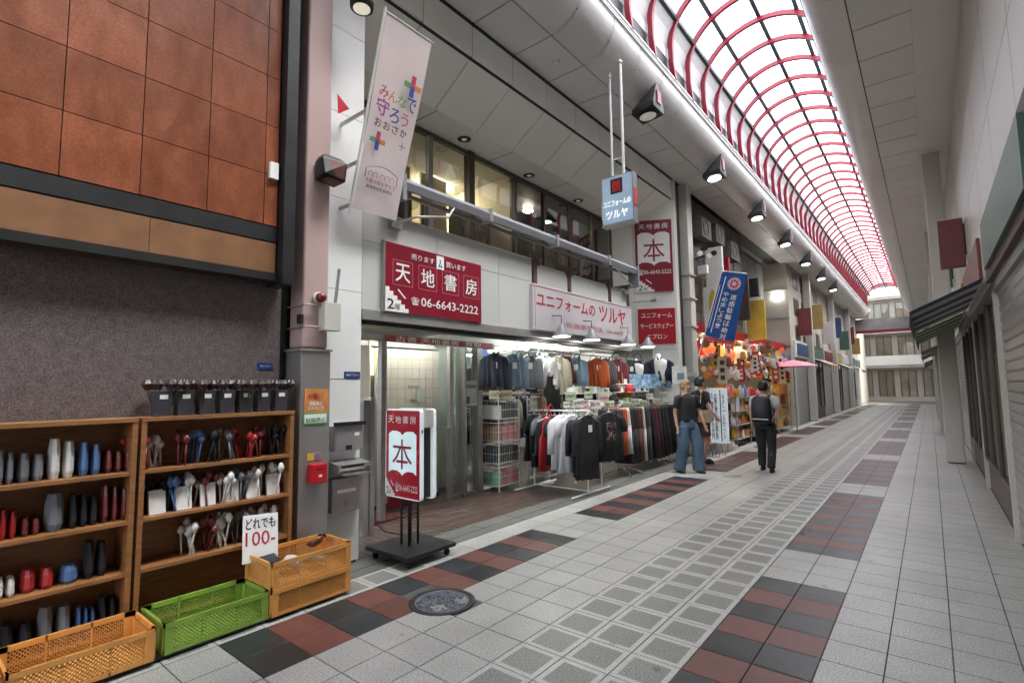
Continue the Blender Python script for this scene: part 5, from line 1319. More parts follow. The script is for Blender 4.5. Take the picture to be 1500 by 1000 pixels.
# brown fur scarf
m = MB(); m.loft([ellipse_ring(-5.0 + .02 * math.sin(z * 9), 6.95, 1.42 - z, .07 + .02 * math.sin(z * 6), .06, 16, .3, z * 8, 5) for z in [i * .1 for i in range(13)]]); tag(m.build('fur_scarf', CL['fur'], smooth=True, org=(-5, 6.95, 1.4)), 'long brown fur scarf hanging behind the wire basket trolley', 'scarf')
# cardboard boxes above the baskets
for i, (x, y, z, a, b, h) in enumerate(((-5.5, 6.35, 1.52, .16, .13, .16), (-5.5, 6.75, 1.56, .12, .10, .13))):
    m = MB(); m.box(x - a, x + a, y - b, y + b, z, z + h); m.box(x - a + .01, x + a + .002, y - .02, y + .02, z + h, z + h + .003)
    tag(m.build('cardboard_box', mat('brown_card', (.26, .17, .10), .7), bevel=.004, org=(x, y, z)), ['brown cardboard box on top of the wire basket trolley', 'smaller cardboard box right of the first one'][i], 'box')
m = MB(); m.box(-5.85, -5.2, 6.12, 6.9, 1.475, 1.515); tag(m.build('trolley_shelf', M['white_wire'], org=(-5.5, 6.5, 1.5)), 'white shelf board on top of the basket trolley', 'shelf board')
# price cards along the racks
rr = random.Random(13)
pc = [('pale green', mat('pale_green_card', (.48, .55, .38), .6, var=.12, scale=30)), ('white', mat('white_card', (.66, .66, .62), .6, var=.1, scale=30)), ('yellow', mat('yellow_card', (.65, .55, .10), .6)), ('pink', mat('pink_card', (.62, .40, .40), .6, var=.1, scale=30))]
cards = [(724, 578, 0), (742, 578, 0), (802, 576, 2), (812, 602, 3), (836, 580, 0), (848, 590, 1), (862, 578, 0), (872, 592, 1), (884, 583, 3), (893, 592, 0), (905, 590, 1), (918, 592, 0), (930, 588, 0), (942, 590, 0), (952, 580, 1), (962, 588, 0), (972, 572, 1), (978, 592, 0), (987, 584, 1), (830, 592, 1), (856, 596, 3), (898, 603, 1), (796, 590, 0), (784, 585, 1)]
cols_used = {}
for i, (px, py, k) in enumerate(cards):
    x = -5.15 if px < 830 else -4.5
    c = PX(px, py, x); a = R(40 + rr.uniform(-25, 25)); s = rr.uniform(.055, .095)
    m = MB(); m.box(-s, s, -.002, .002, -s * .8, s * .8)
    t_ = m.build('price_card', pc[k][1]); t_.location = c; t_.rotation_euler = (R(rr.uniform(-10, 5)), 0, a)
    tx = rr.choice(['980円', '1,500円', '2,900円', '特価 500円', '1,980円', 'SALE 790'])
    me = text(tx, t_, Vector((-s * .85, -.002, -s * .35)) + ORG.get(t_.name, Vector((0, 0, 0))), X3, Z3, s * 1.7, s * .7, rr.choice([M['letter_red'], M['letter_black']]), bold=.02)
    st_ = MB(); st_.tube([(0, .004, -s * .8), (0, .004, -s * .8 - .12)], .003, 4); h_ = st_.build('stem', M['chrome']); h_.parent = t_
    near = ['over the near side of the basket trolley', 'over the middle of the basket trolley', 'bright yellow, over the second basket rack', 'above the red apron', 'high behind the white shirts', 'beside the hanging orange jacket', 'just below the orange jacket', 'between the orange jacket and the black cap', 'above the floral T-shirt', 'left of the black cap', 'under the black cap', 'left of the red cap', 'right below the red cap', 'right of the red cap', 'below the navy apron', 'over the cream trousers', 'below the photo posters', 'over the dark skirts', 'left of the blond woman', 'above the long white shirt', 'at the top of the black shirt', 'over the orange trousers', 'above the black jackets of the nearest rack', 'left of the nearest rack, over the fur scarf'][i]
    tag(t_, '%s handwritten price card, %s' % (pc[k][0], near), 'price card', 'price cards above the racks')
# display table with caps, posters and folded goods
t_ = thing('display_table', (-4.9, 8.8, 0), 'white wire display shelf of caps and small goods behind the clothes racks', 'display shelf')
for z in (1.24, 1.46): MB().box(-5.25, -4.62, 7.35, 10.3, z, z + .015).build('shelf', M['white_wire'], t_)
for x in (-5.24, -4.63):
    for y in (7.36, 8.8, 10.28): m = MB(); m.tube([(x, y, 0), (x, y, 1.62)], .011, 6); m.build('post', M['white_wire'], t_)
m = MB(); m.tube([(-4.62, 8.85, 1.62), (-4.62, 10.3, 1.62)], .011, 6); m.build('top_rail', M['white_wire'], t_)
rr = random.Random(17); hues = [('black', CL['black']), ('white', M['sign_white']), ('pale green', pc[0][1]), ('blue', pk[1][1]), ('red', CL['red']), ('grey', CL['grey'])]
for i in range(22):
    y = 7.42 + i * .128; k = [1, 2, 5, 0, 2, 1, 3, 2, 5, 1, 0, 2, 4, 1, 2, 0, 1, 0, 1, 2, 0, 1][i]; h = rr.uniform(.05, .13)
    m = MB(); m.box(-4.82, -4.64, y, y + .10, 1.476, 1.476 + h * .5); m.box(-4.81, -4.645, y + .004, y + .096, 1.476 + h * .52, 1.476 + h)
    tag(m.build('folded_goods', hues[k][1], org=(-4.73, y, 1.476)), '%s small folded goods on the display shelf behind the trousers' % hues[k][0], 'folded goods', 'small goods on the display shelf')
for i in range(14):
    y = 7.45 + i * .2; k = [2, 5, 1, 3, 1, 2, 5, 0, 1, 2, 5, 0, 1, 0][i]
    m = MB(); m.box(-4.80, -4.64, y, y + .15, 1.257, 1.257 + rr.uniform(.05, .1)); tag(m.build('small_box', hues[k][1], org=(-4.7, y, 1.257)), '%s small box on the lower display shelf behind the racks' % hues[k][0], 'box', 'small boxes on the lower display shelf')
def cap(c, mt, label):
    m = MB(); n = 18; m.loft([[(c.x + q * math.cos(2 * math.pi * k / n), c.y + q * 1.1 * math.sin(2 * math.pi * k / n), c.z + z) for k in range(n)] for q, z in ((.085, 0), (.09, .04), (.08, .09), (.045, .125), (.01, .135))])
    m.add([(c.x + .05, c.y - .075, c.z + .01), (c.x + .15, c.y - .07, c.z - .01), (c.x + .17, c.y - .12, c.z - .015), (c.x + .10, c.y - .17, c.z - .01), (c.x - .02, c.y - .09, c.z + .01)], [(0, 1, 2, 3, 4)])
    tag(m.build('cap', mt, smooth=True, org=c), label, 'cap')
cap(PX(922, 573, -4.55), CL['red'], 'bright red baseball cap above the trouser rack')
cap(PX(899, 573, -4.6), CL['black'], 'black cap left of the red one'); cap(PX(899, 588, -4.55), CL['black'], 'lower black cap with a white patch')
t_ = thing('flat_poster', PX(948, 555, -4.7), 'pair of blue and white photo posters between the aprons', 'poster')
for px0, px1 in ((918, 941), (945, 969)):
    a, b = PX(px0, 548, -4.7), PX(px1, 568, -4.7)
    m = MB(); m.obox(Vector((-4.7, a.y, b.z)), Vector((.5, .87, 0)), Z3, Vector((.87, -.5, 0)), (b.y - a.y) * .8, a.z - b.z, .004); m.build('sheet', mat('sky_blue_photo', (.22, .34, .48), .4, var=.9, scale=14), t_)
for i, (px0, px1, py0, py1) in enumerate(((985, 1001, 540, 562), (1001, 1016, 546, 566))):
    c = PX(px0, py1, -4.12 - i * .0); m = MB(); m.obox(c, Vector((.80, .6, 0)), Z3, Vector((.6, -.8, 0)), .30, .36 - i * .06, .006)
    o = m.build('framed_notice', mat('notice_grey' if i else 'notice_white', (.45, .45, .43) if i else (.66, .68, .66), .4, var=.2, scale=14), org=c)
    tag(o, ['white framed notice beside the woman with blond hair', 'grey notice board right of the white one'][i], 'notice')
    MB().obox(c + Vector((.08, .06, .08)), Vector((.80, .6, 0)), Z3, Vector((.6, -.8, 0)), .14, .14, .009).build('picture', mat('grey_blue_picture', (.18, .24, .28), .5), o)
    m = MB(); m.tube([c + Vector((.12, .1, 0)), Vector((c.x + .12, c.y + .1, 0))], .010, 6); m.build('stand_pole', M['chrome'], o)
# yellow-red folded goods left back wall shelves
for i in range(8):
    y = 6.6 + i * .55; m = MB(); cs = [CL['navy'], CL['white'], CL['slate'], CL['maroon'], CL['grey'], CL['mustard']]
    for j in range(12): m.box(-9.0, -8.6, y + .04 * j, y + .04 * j + .035, 1.0, 1.75 + rr.uniform(-.05, .05), rr.randrange(6))
    tag(m.build('back_clothes', cs, org=(-8.8, y, 1)), 'row of mixed clothes deep inside the shop, bay %d from the left' % (i + 1), 'clothes row', 'clothes rows deep in the shop')
t_ = thing('back_rail', (-8.8, 8.8, 0), 'long rail carrying clothes deep inside the shop', 'rail'); m = MB(); m.tube([(-8.8, 6.5, 1.8), (-8.8, 10.9, 1.8)], .015, 6)
for y in (6.5, 8, 9.5, 10.9): m.tube([(-8.8, y, 0), (-8.8, y, 1.8)], .012, 6)
m.build('frame', M['chrome'], t_)
m = MB(); m.box(-5.58, -5.555, 6.05, 6.25, 1.75, 2.25); tag(m.build('blue_poster', mat('royal_blue_print', (.03, .09, .38), .4), org=(-5.56, 6.1, 2)), 'blue poster high beside the entrance pillar', 'poster')

# =================================================================== PEOPLE
def skin_body(name, joints, edges, parent, mt, root=0):
    me = bpy.data.meshes.new(name); me.from_pydata([j[0] for j in joints], edges, []); me.materials.append(mt)
    o = bpy.data.objects.new(name, me); col.objects.link(o); o.parent = parent
    sk = o.modifiers.new('skin', 'SKIN'); sk.use_smooth_shade = True
    for i, j in enumerate(joints):
        sv = me.skin_vertices[0].data[i]; sv.radius = j[1] if isinstance(j[1], tuple) else (j[1], j[1]); sv.use_root = (i == root)
    ss = o.modifiers.new('sub', 'SUBSURF'); ss.levels = 1; ss.render_levels = 1
    return o
def person(loc, rz, Ht, label, pose, top_m, leg_m, hair_m, hairkind, legs='trousers', sleeve='short'):
    k = Ht / 1.70
    t = thing('person', loc, label, 'person'); t.rotation_euler.z = rz; t.scale = (k, k, k)
    S = lambda *v: Vector(v)
    # facing +Y, left is -X
    sp = pose.get('spread', 0); hipL, hipR = S(-.09, 0, .90), S(.09, 0, .90)
    kL, kR = S(-.10 - sp * .6, .03 + pose.get('lk', 0), .49), S(.10 + sp * .6, .03 + pose.get('rk', 0), .49)
    aL, aR = S(-.10 - sp, -.02 + pose.get('lf', 0), .09), S(.10 + sp, -.02 + pose.get('rf', 0), .09)
    shL, shR = S(-.18, 0, 1.38), S(.18, 0, 1.38)
    eL, eR = pose['eL'], pose['eR']; wL, wR = pose['wL'], pose['wR']
    J = [(S(0, 0, .95), (.14, .10)), (S(0, 0, 1.12), (.125, .09)), (S(0, -.01, 1.28), (.15, .10)), (S(0, -.01, 1.39), (.10, .075)), (S(0, 0, 1.47), (.05, .05)), (S(0, .012, 1.53), (.055, .055)),
         (S(0, .015, 1.60), (.075, .088)), (S(0, .01, 1.665), (.055, .065)),
         (hipL, .095), (kL, .058), (S((kL.x + aL.x) / 2, (kL.y + aL.y) / 2 - .01, .33), .055), (aL, .036), (aL + S(0, .12, -.055), .033),
         (hipR, .095), (kR, .058), (S((kR.x + aR.x) / 2, (kR.y + aR.y) / 2 - .01, .33), .055), (aR, .036), (aR + S(0, .12, -.055), .033),
         (shL, .052), (eL, .038), (wL, .026), (shR, .052), (eR, .038), (wR, .026)]
    E_ = [(0, 1), (1, 2), (2, 3), (3, 4), (4, 5), (5, 6), (6, 7), (0, 8), (8, 9), (9, 10), (10, 11), (11, 12), (0, 13), (13, 14), (14, 15), (15, 16), (16, 17), (3, 18), (18, 19), (19, 20), (3, 21), (21, 22), (22, 23)]
    # hands: palm + five fingers each
    for wi, wv, ev, s in ((20, wL, eL, -1), (23, wR, eR, 1)):
        d = (wv - ev).normalized(); side = Vector((0, 1, 0)); side = (side - d * side.dot(d)).normalized(); nrm = d.cross(side)
        pi = len(J); J.append((wv + d * .055, (.026, .014))); E_.append((wi, pi))
        for f, (o_, ln) in enumerate(((-.027, .062), (-.009, .075), (.009, .080), (.027, .072))):
            b = wv + d * .095 + side * o_; i0 = len(J); J.append((b, .0095)); J.append((b + d * ln * .5 + nrm * .006 * s, .0085)); J.append((b + d * ln * .9 + nrm * .02 * s, .007)); E_ += [(pi, i0), (i0, i0 + 1), (i0 + 1, i0 + 2)]
        i0 = len(J); J.append((wv + d * .05 + side * .035, .0105)); J.append((wv + d * .085 + side * .055 + nrm * .01 * s, .0085)); E_ += [(pi, i0), (i0, i0 + 1)]
    skin_body('body', J, E_, t, M['skin'])
    def part(m, name, mt, smooth=True):
        o = m.build(name, mt, smooth=smooth); o.parent = t; return o
    # face
    for sx in (-1, 1):
        m = MB(); m.loft([ellipse_ring(sx * .030, .095 , 1.607 + z, a, a * .5, 8) for z, a in ((-.008, .003), (0, .011), (.008, .003))]); part(m, 'eye', M['letter_black'])
        m = MB(); m.loft([ellipse_ring(sx * .083, .005, 1.60 + z, .008, a, 8) for z, a in ((-.03, .008), (0, .018), (.03, .012))]); part(m, 'ear', M['skin'])
    m = MB(); m.loft([ellipse_ring(0, y_, z, a, b, 8) for z, y_, a, b in ((1.565, .105, .012, .012), (1.575, .112, .015, .016), (1.60, .10, .009, .01), (1.62, .092, .006, .006))]); part(m, 'nose', M['skin'])
    m = MB(); m.box(-.022, .022, .09, .10, 1.540, 1.547); part(m, 'mouth', mat('lip', (.3, .1, .09), .5))
    # hair
    m = MB()
    if hairkind == 'bun':
        m.loft([ellipse_ring(0, y_, z, a, b, 26, .10, z * 60, 9) for z, y_, a, b in ((1.53, -.045, .06, .05), (1.58, -.03, .088, .085), (1.64, -.012, .092, .098), (1.70, -.005, .075, .085), (1.725, 0, .03, .035))])
        m.loft([ellipse_ring(0, -.11, z, a, a, 12) for z, a in ((1.59, .012), (1.605, .035), (1.64, .042), (1.67, .02))])
    else:
        m.loft([ellipse_ring(0, y_, z, a, b, 26, .10, z * 60, 9) for z, y_, a, b in ((1.54, -.04, .075, .06), (1.59, -.025, .09, .085), (1.65, -.012, .095, .10), (1.705, -.005, .078, .088), (1.735, 0, .03, .035))])
    part(m, 'hair', hair_m)
    # shirt
    m = MB(); m.loft([ellipse_ring(0, 0, z, a, b, 24, .04, z * 9, 5) for z, a, b in ((.93, .175, .125), (1.0, .168, .122), (1.10, .155, .115), (1.26, .178, .125), (1.36, .185, .11), (1.42, .135, .085), (1.45, .075, .065), (1.462, .062, .058))])
    for sh, e, sx in ((shL, eL, -1), (shR, eR, 1)):
        f = .72 if sleeve == 'short' else 1.0; q = sh.lerp(e, f)
        m.tube([sh + S(-sx * .05, 0, .005), sh + S(sx * .012, 0, 0), sh.lerp(e, .4), q], [.07, .072, .066, .064], 14)
    part(m, 'shirt', top_m)
    # legs
    m = MB()
    m.loft([ellipse_ring(0, 0, z, a, b, 24, .03, 0, 5) for z, a, b in ((1.0, .155, .112), (.95, .172, .125), (.86, .185, .132), (.80, .18, .125))])
    for h, kn, an in ((hipL, kL, aL), (hipR, kR, aR)):
        if legs == 'wide': rs = [.106, .108, .106, .108, .115]; end = an + S(0, .01, -.045)
        elif legs == 'shorts': rs = [.10, .10, .095, .09, .09]; end = kn + S(0, 0, .06)
        else: rs = [.10, .098, .08, .075, .07]; end = an + S(0, 0, .0)
        pp = [h + S(0, 0, -.02), h.lerp(kn, .5), kn, kn.lerp(end, .5), end] if legs != 'shorts' else [h + S(0, 0, -.02), h.lerp(end, .3), h.lerp(end, .55), h.lerp(end, .8), end]
        n2 = 4; P3, R3 = [], []
        for i in range(len(pp) - 1):
            for q in range(n2): f = q / n2; P3.append(pp[i].lerp(pp[i + 1], f)); R3.append(rs[i] * (1 - f) + rs[i + 1] * f)
        P3.append(pp[-1]); R3.append(rs[-1])
        rings = [[(p.x + r_ * (1 + .05 * math.sin(3 * a + i * .7) + .035 * math.sin(7 * a - i * 1.3)) * math.cos(a), p.y + r_ * (1 + .05 * math.sin(4 * a + i * .9)) * math.sin(a), p.z) for a in [2 * math.pi * q / 24 for q in range(24)]] for i, (p, r_) in enumerate(zip(P3, R3))]
        m.loft(rings)
    part(m, legs if legs == 'shorts' else 'trousers', leg_m)
    for an in (aL, aR):
        m = MB(); m.loft([[(an.x + a * math.cos(q), an.y + .06 + b * math.sin(q), z) for q in [2 * math.pi * j / 14 for j in range(14)]] for z, a, b in ((.001, .043, .13), (.02, .047, .135), (.045, .045, .125), (.07, .038, .09), (.10, .036, .05))]); part(m, 'shoe', M['letter_black'] if legs != 'wide' else M['letter_black'])
    return t
V = Vector
facing = lambda dx, dy: math.atan2(dy, dx) - math.pi / 2
person((-3.52, 9.48, 0), facing(.62, -.45), 1.66, 'woman with blond bun in black T-shirt and wide blue jeans standing by the racks',
       dict(eL=V((-.25, .03, 1.12)), wL=V((-.26, .14, .90)), eR=V((.24, -.04, 1.12)), wR=V((.25, .03, .88)), lf=.08, lk=.06, rf=-.07, spread=.06), CL['black'], M['denim'], M['hair_blond'], 'bun', 'wide')
person((-3.70, 10.75, 0), facing(.6, .8), 1.72, 'person in dark T-shirt and dark shorts standing behind the blond woman',
       dict(eL=V((-.25, -.02, 1.12)), wL=V((-.24, .12, .90)), eR=V((.25, .0, 1.12)), wR=V((.22, .16, .95)), lk=.02), CL['black'], mat('dark_khaki', (.06, .05, .04), .9), M['hair_black'], 'short', 'shorts')
person((-2.42, 10.40, 0), facing(-.05, 1), 1.62, 'person walking away in pale T-shirt and black trousers with a black backpack',
       dict(eL=V((-.25, .0, 1.12)), wL=V((-.25, .10, .88)), eR=V((.25, -.08, 1.13)), wR=V((.25, -.06, .88)), lf=.12, lk=.08, rf=-.14, rk=-.02), mat('pale_grey_cloth', (.45, .46, .48), .85, bump=.2), CL['black'], M['hair_black'], 'short')
t_ = thing('backpack', (-2.42, 10.22, .95), 'large black backpack on the walking person', 'backpack')
m = MB(); m.loft([[(-2.42 + a * math.cos(q), 10.19 + b * math.sin(q), z) for q in [2 * math.pi * j / 20 for j in range(20)]] for z, a, b in ((.88, .12, .06), (.91, .165, .09), (1.10, .175, .105), (1.30, .16, .09), (1.37, .11, .06))]); m.build('bag', mat('black_nylon', (.015, .016, .02), .5), t_, smooth=True)
for s in (-1, 1): m = MB(); m.tube([(-2.42 + s * .09, 10.22, 1.34), (-2.42 + s * .11, 10.40, 1.385), (-2.42 + s * .13, 10.52, 1.30), (-2.42 + s * .15, 10.48, 1.08), (-2.42 + s * .13, 10.26, .95)], .018, 6); m.build('strap', M['letter_black'], t_)
m = MB(); m.tube([(-2.42 + .13 * math.cos(a), 10.19 - .095 + 0 * a, .955 + .002 * a) for a in (0, 1.5, 3.14)], .008, 6); m.build('reflective_strip', M['sign_white'], t_)
t_ = thing('tote_bag', (-3.45, 10.45, .85), 'tan shoulder bag hanging at the hip of the person in dark shorts', 'bag')
q = V((-3.50, 10.38, 0)); m = MB(); m.loft([[(q.x + a * math.cos(w_), q.y + b * math.sin(w_), z) for w_ in [2 * math.pi * j / 16 for j in range(16)]] for z, a, b in ((.84, .10, .045), (.86, .14, .055), (1.02, .13, .045), (1.09, .12, .025))]); m.build('pouch', mat('tan_canvas', (.33, .23, .14), .8), t_)
m = MB(); m.tube([(q.x - .11, q.y, 1.08), (q.x - .12, q.y + .15, 1.30), (q.x - .16, q.y + .30, 1.50), (q.x - .02, q.y + .25, 1.30), (q.x + .11, q.y, 1.08)], .009, 6); m.build('shoulder_strap', MATS['tan_canvas'], t_)

# =================================================================== SHOPS BEYOND THE COLUMN (LEFT SIDE)
nx = thing('souvenir_shop_building', (-4.6, 14.5, 0), 'dark shop building crowded with colourful goods and lanterns beyond the cream column', 'building')
MB().box(-12, -4.9, 12.1, 22, 3.0, 6.24).build('upper_wall', M['concrete'], nx)
MB().box(-4.9, -4.36, 12.2, 17.0, 3.1, 6.24).build('front_wall', mat('dark_olive_cladding', (.10, .095, .08), .7, var=.4, scale=3), nx)
for i in range(5):
    for k in range(2): MB().box(-4.36, -4.345, 12.4 + i * .9, 13.1 + i * .9, 3.4 + k * 1.3, 4.3 + k * 1.3).build('window', M['alu_bronze'], nx)
MB().box(-12, -9, 12.1, 22, 0, 3.0).build('back_wall', M['dark_brown'], nx)
MB().box(-9, -4.4, 12.1, 12.2, 0, 3.05).build('side_wall', M['wall_white'], nx)
MB().box(-9, -4.3, 12.2, 22, 2.95, 3.0).build('shop_ceiling', M['wall_white'], nx)
MB().box(-4.36, -4.25, 12.2, 22, 2.85, 3.1).build('fascia', M['sign_scarlet'], nx)
# projecting beige building further on
bb = thing('beige_projecting_building', (-4.2, 24, 0), 'beige concrete building projecting into the street at the far end', 'building')
MB().box(-9, -4.05, 22, 60, 0, 7.5).build('wall', mat('beige_render', (.40, .365, .31), .7, var=.1, scale=2), bb)
for i in range(4):
    for k in range(3): f_ = MB().box(-4.06, -4.035, 23 + i * 1.6, 24 + i * 1.6, 3.2 + k * 1.1, 3.9 + k * 1.1).build('window', M['alu_bronze'], bb)
for z in (3.0, 4.1, 5.2): MB().box(-6, -4.04, 21.97, 22.0, z, z + .04).build('string_course', M['concrete'], bb)
MB().box(-4.55, -4.30, 21.9, 21.96, 4.95, 5.0).build('x', M['tube_on'], bb).name = 'lit_tube'
# things hung on the facade beyond: signs
def simple_sign(name, x0, x1, y, z0, z1, mt, s, ct, label, d=.12, vert=False, tw=None):
    t = thing(name, ((x0 + x1) / 2, y, z0), label, 'sign')
    MB().box(x0, x1, y, y + d, z0, z1).build('board', mt, t, bevel=.005)
    if s: text('\n'.join(s) if vert else s, t, (x0 + .04, y, z0 + .05), X3, Z3, x1 - x0 - .08, z1 - z0 - .10, ct, bold=.02, line=.8 if vert else 1)
    return t
simple_sign('cream_sign_board', -4.20, -3.80, 13.0, 3.2, 5.0, M['wall_white'], '', None, 'tall cream sign board projecting beyond the cream column')
simple_sign('dark_sign_board', -4.22, -3.85, 15.5, 3.4, 4.7, mat('dark_sign', (.05, .03, .03), .5), '', None, 'dark vertical sign board further along the souvenir shop')
simple_sign('red_sign_board', -4.22, -3.9, 13.9, 4.0, 4.9, M['sign_scarlet'], '', None, 'red sign board above the blue banner')
simple_sign('yellow_sign_board', -4.22, -3.7, 16.6, 2.9, 4.1, mat('amber_board', (.55, .38, .05), .5), '', None, 'amber yellow sign board right of the blue banner')
simple_sign('black_sign_board', -4.22, -3.75, 16.2, 4.15, 4.7, M['black'], '', None, 'black square sign board above the amber one')
simple_sign('small_sign', -4.2, -3.98, 12.4, 4.25, 4.45, M['sign_white'], '', None, 'small white square sign on the cream column')
t_ = thing('oval_sign', (-3.95, 12.6, 3.4), 'long oval amber sign with dark characters on a cream board', 'sign')
MB().box(-4.16, -3.72, 12.62, 12.68, 2.95, 3.95).build('board', M['wall_white'], t_)
m = MB(); m.prism([(-3.94 + .10 * math.cos(a), 12.60, 3.45 + .42 * math.sin(a)) for a in [2 * math.pi * i / 20 for i in range(20)]], (0, .02, 0)); m.build('oval', mat('amber_sign', (.55, .33, .04), .4), t_)
t_ = thing('cctv_cluster', (-4.05, 12.1, 4.6), 'black camera and speaker cluster high on the cream column', 'camera')
for i in range(4):
    m = MB(); p = V((-4.05 + .10 * i, 12.05 + .05 * (i % 2), 4.65 + .12 * math.sin(i * 2))); m.tube([p, p + V((.10, -.16, -.03))], [.05, .06], 10); m.build('camera', M['black'] if i % 2 else M['sign_white'], t_)
m = MB(); m.tube([(-4.1, 11.9, 4.5), (-3.7, 12.05, 4.62)], .02, 6); m.build('bracket', M['black'], t_)
# blue banner
t_ = thing('blue_banner', (-3.5, 12, 2.5), 'slanted blue banner with a round red emblem and white vertical lettering', 'flag')
a, b, c, d = PY(1058, 398, 12), PY(1094, 402, 12), PY(1075, 503, 12), PY(1033, 491, 12)
bu = (b - a).normalized(); bv = (a - d).normalized(); bv2 = (bv - bu * bv.dot(bu)).normalized(); bn = bu.cross(bv2)
m = MB(); vs = []; NI, NJ = 8, 16
for i in range(NI + 1):
    for j in range(NJ + 1):
        u, v = i / NI, j / NJ; p = (d * (1 - u) + c * u) * (1 - v) + (a * (1 - u) + b * u) * v; vs.append(p + bn * .012 * math.sin(u * 6 + v * 4))
m.add(vs, [(i * (NJ + 1) + j, (i + 1) * (NJ + 1) + j, (i + 1) * (NJ + 1) + j + 1, i * (NJ + 1) + j + 1) for i in range(NI) for j in range(NJ)]); m.build('cloth', M['blue_flag'], t_, smooth=True)
m = MB(); m.tube([d - bv * .5 - bu * .02, a + bv * .1 - bu * .02], .014, 6); m.tube([a + bv * .02 - bu * .02, b + bv * .02], .008, 5); m.build('pole', M['white_wire'], t_)
m = MB(); mid = a.lerp(b, .62) - bv * .24
m.prism([mid + (bu * math.cos(q) + bv2 * math.sin(q)) * .145 + bn * .02 for q in [2 * math.pi * i / 24 for i in range(24)]], bn * .002); m.build('emblem_disc', mat('emblem_white', (.65, .55, .58), .6), t_)
m = MB()
for i in range(8):
    q = 2 * math.pi * i / 8; e = mid + (bu * math.cos(q) + bv2 * math.sin(q)) * .075 + bn * .023; m.prism([e + (bu * math.cos(w_) + bv2 * math.sin(w_)) * .028 for w_ in [2 * math.pi * j / 8 for j in range(8)]], bn * .002)
m.tube([mid + (bu * math.cos(q) + bv2 * math.sin(q)) * .13 + bn * .023 for q in [2 * math.pi * i / 24 for i in range(24)]], .006, 4, 0, True); m.build('emblem_marks', M['letter_red'], t_)
def vtext(s, base, h, w):
    n = len(s)
    for i, ch in enumerate(s): text(ch, t_, base - bv * (h * (i + 1) / n), bu, bv, w, h / n * .82, M['sign_white'], bold=.03, lift=.022)
vtext('迷惑駐輪は絶対', a + bu * .33 - bv * .45, 1.05, .13); vtext('やめましょう!', a + bu * .16 - bv * .42, .85, .12)
m = MB(); m.obox(a + bu * .10 - bv * .1 + bn * .015, -bv, bu, -bn, 1.3, .02, .002); m.obox(a + bu * .03 - bv * .3 + bn * .015, -bv, bu, -bn, 1.0, .012, .002); m.build('small_text_line', M['sign_white'], t_)
MB().obox(d - bv * .09, bu, bv, bn, .66, .07, .01).build('red_hem', mat('red_hem', (.6, .05, .06), .6), t_)
rr2 = random.Random(55)
for i in range(22):
    y = 12.5 + i * .36 + rr2.uniform(-.1, .1); x = -4.12 + rr2.uniform(-.15, .3); z = rr2.uniform(1.5, 2.15); w_, h_ = rr2.uniform(.12, .22), rr2.uniform(.35, .7); k = rr2.randrange(5)
    c_ = [mat('strip_white', (.6, .6, .57), .8), mat('strip_cream', (.52, .45, .32), .8), mat('strip_red', (.42, .03, .03), .8), mat('strip_black', (.02, .02, .025), .8), mat('strip_gold', (.45, .27, .04), .8)][k]
    m = MB(); NN = 6
    for q in range(NN): m.obox(V((x + .008 * math.sin(q * 1.3 + i), y, z + h_ * q / NN)), V((.96, .28, 0)), Z3, V((.28, -.96, 0)), w_, h_ / NN + .0, .006)
    for q in range(3): m.obox(V((x + w_ * .25, y + .06 * w_, z + h_ * (.15 + q * .27))) + V((.28, -.96, 0)) * .008, V((.96, .28, 0)), Z3, V((.28, -.96, 0)), w_ * .5, h_ * .16, .004, 1)
    tag(m.build('cloth_strip', [c_, mat('strip_mark_dark', (.05, .02, .02), .7) if k not in (2, 3) else mat('strip_mark_pale', (.6, .55, .5), .7)], org=(x, y, z)), '%s cloth strip with dark or pale blocks hung among the souvenirs' % ['white', 'cream', 'red', 'black', 'gold'][k], 'cloth strip', 'cloth strips among the souvenirs')
# LED style board
t_ = thing('menu_stand', (-3.9, 13.2, 0), 'tall white standing menu board with black vertical writing', 'sign')
o = PY(1042, 652, 12.6); e = PY(1067, 652, 12.6); h = PY(1042, 568, 12.6).z
MB().box(o.x, e.x + .02, 12.6, 12.64, .22, h).build('board', mat('menu_white', (.62, .68, .72), .4, emit=.04, emit_c=(.8, .9, 1)), t_)
MB().box(o.x + (e.x - o.x) * .62, o.x + (e.x - o.x) * .68, 12.596, 12.60, .26, h - .05).build('divider', M['letter_black'], t_)
for q_, s_ in enumerate(('たこ焼き六個入五百円', '大阪名物お好み焼定食')):
    text('\n'.join(s_), t_, (o.x + .03 + q_ * .085, 12.6, .3), X3, Z3, .065, h - .42, M['letter_black'], bold=.04, line=.8)
text('生\nビ\nー\nル\nセ\nッ\nト', t_, (o.x + (e.x - o.x) * .75, 12.6, .3), X3, Z3, .06, h - .45, M['letter_black'], bold=.02, line=.8)
for x in (o.x + .03, e.x - .02): m = MB(); m.tube([(x, 12.62, 0), (x, 12.62, .25)], .012, 6); m.build('leg', M['chrome'], t_)
MB().box(o.x, e.x, 12.4, 12.85, 0, .03).build('base', M['chrome'], t_)
